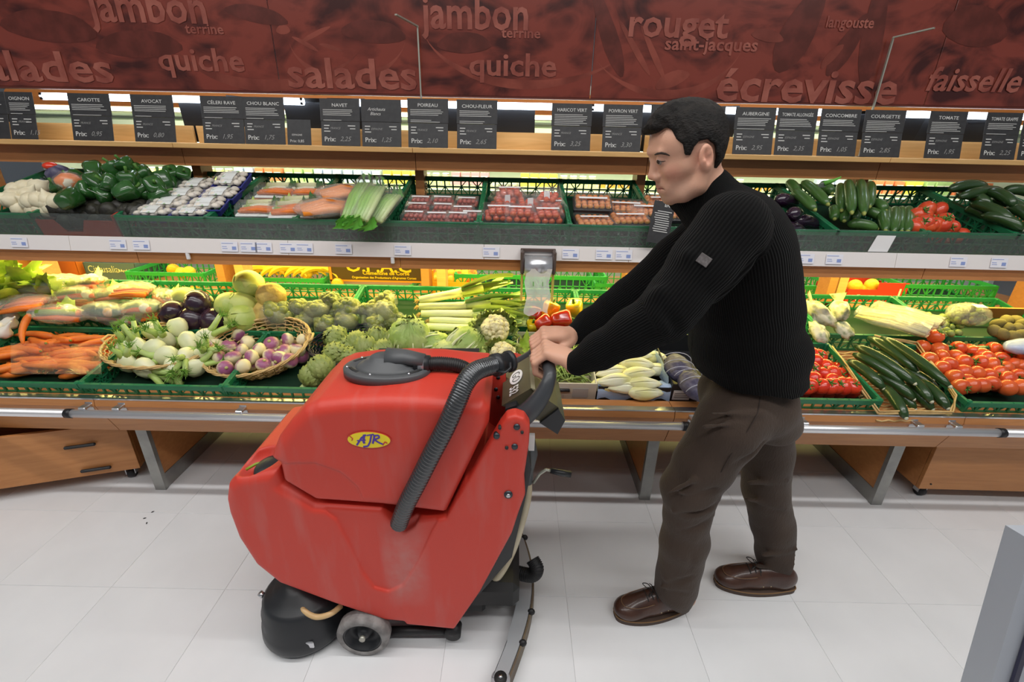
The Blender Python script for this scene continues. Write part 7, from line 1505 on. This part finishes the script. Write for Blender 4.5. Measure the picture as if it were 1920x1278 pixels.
# shoes
M_lea = mat('brown_leather', (.050, .020, .013), .32, col2=(.075, .032, .02), nscale=14, bump=.15, bscale=120, coat=.25); M_sole = mat('shoe_sole', (.085, .055, .042), .6); M_thr = mat('moc_thread', (.22, .12, .05), .6)
def shoe(T, Hh, lab):
    T, Hh = Vector(T), Vector(Hh); d = (T-Hh).normalized(); sd_ = Vector((-d.y, d.x, 0)); c0 = Hh-d*.012; LN = (T-Hh).length+.034
    ss = SDF((-.02, -.07, -.005), (LN+.03, .07, .14), .003)
    ss.ell((LN*.80, 0, .034), (LN*.215, .046, .034), .02); ss.ell((LN*.55, 0, .045), (LN*.30, .043, .046), .02); ss.ell((LN*.22, 0, .050), (LN*.23, .036, .055), .02); ss.ell((LN*.40, 0, .075), (.06, .030, .030), .02)
    ss.cap((LN*.12, 0, .16), (LN*.30, 0, .115), .030, .024, .004, 'cut')
    Z = ss.ax[2][None, None, :]; ss.d = np.maximum(ss.d, (.016-Z)).astype(np.float32); V, F = ss.mesh()
    M_ = Matrix(((d.x, sd_.x, 0, c0.x), (d.y, sd_.y, 0, c0.y), (0, 0, 1, 0), (0, 0, 0, 1)))
    r_ = empty('shoe', (0, 0, 0)); r_.parent = man; r_['label'] = lab; r_.matrix_world = M_
    obj('upper', npmesh('upper', V, F, M_lea, 1), None, r_)
    out = []; n = 40
    for i in range(n):
        t = 2*PI*i/n; cx = math.cos(t); x_ = LN*.5*(1-cx)-.002*0; w_ = (.036+.012*math.sin(PI*min(1, max(0, (x_/LN-.15)/1.1))))*abs(math.sin(t))**.62*(1 if math.sin(t) > 0 else -1); out.append((x_*1.012-.003, w_*1.08))
    mb = MB(); m1 = [(x_, y_, 0) for x_, y_ in out]; m2 = [(x_, y_, .016) for x_, y_ in out]; mb.add(m1+m2, [tuple(range(n))[::-1], tuple(range(n, 2*n))]+[(i, (i+1) % n, (i+1) % n+n, i+n) for i in range(n)]); obj('sole', mb, M_sole, r_)
    obj('welt', MB().tube([(x_*1.0, y_*1.01, .0175) for x_, y_ in out]+[(out[0][0], out[0][1]*1.01, .0175)], .0022, 6, cap=False), M_thr, r_)
    bt2 = BVHTree.FromPolygons([tuple(v) for v in V.tolist()], [tuple(q_) for q_ in F.tolist()])
    def top(x_, y_):
        h_ = bt2.ray_cast(Vector((x_, y_, .2)), Vector((0, 0, -1))); return h_[0]+Vector((0, 0, .0008)) if h_[0] is not None else Vector((x_, y_, .05))
    moc = [top(LN*.55, -.034), top(LN*.68, -.034), top(LN*.80, -.030), top(LN*.90, -.018), top(LN*.925, 0), top(LN*.90, .018), top(LN*.80, .030), top(LN*.68, .034), top(LN*.55, .034)]
    obj('moccasin_seam', MB().tube(smooth_pts(moc, 5), .0022, 7), M_lea, r_); obj('stitching', MB().tube([p+Vector((0, 0, .002)) for p in smooth_pts(moc, 5)], .0009, 5), M_thr, r_)
    for k, xx in enumerate((.50, .56, .62)): obj('lace', MB().tube(smooth_pts([top(LN*xx, -.024), top(LN*(xx+.01), -.010)+Vector((0, 0, .003)), top(LN*(xx+.01), .010)+Vector((0, 0, .003)), top(LN*xx, .024)], 4), .0018, 6), M_dark, r_)
    p = top(LN*.54, 0)+Vector((0, 0, .004))
    for s_ in (-1, 1): obj('lace_bow', MB().tube(smooth_pts([p, p+Vector((.012, s_*.018, .010)), p+Vector((.026, s_*.026, .004)), p+Vector((.016, s_*.010, .0))], 5), .0016, 6), M_dark, r_); obj('lace_end', MB().tube([p, p+Vector((-.004, s_*.018, .002)), p+Vector((-.006, s_*.036, -.014))], .0016, 6), M_dark, r_)
    for xx in (.50, .40, .30): e = bt2.ray_cast(Vector((LN*xx, -.2*1, .045)), Vector((0, 1, 0))); 
    for xx in (.46, .36): 
        for s_ in (-1, 1):
            e = bt2.ray_cast(Vector((LN*xx, s_*.2, .042)), Vector((0, -s_, 0)))
            if e[0] is not None: obj('eyelet', MB().ball(e[0], (.0028, .0014, .0028), 8, 6), mat('eyelet_brass', (.5, .4, .25), .3, .7), r_)
    return r_
shoe(NT, NH, 'brown leather shoe of the leading foot with a loose lace bow'); shoe(FT, FH, 'brown leather shoe of the trailing foot under the rear hem')
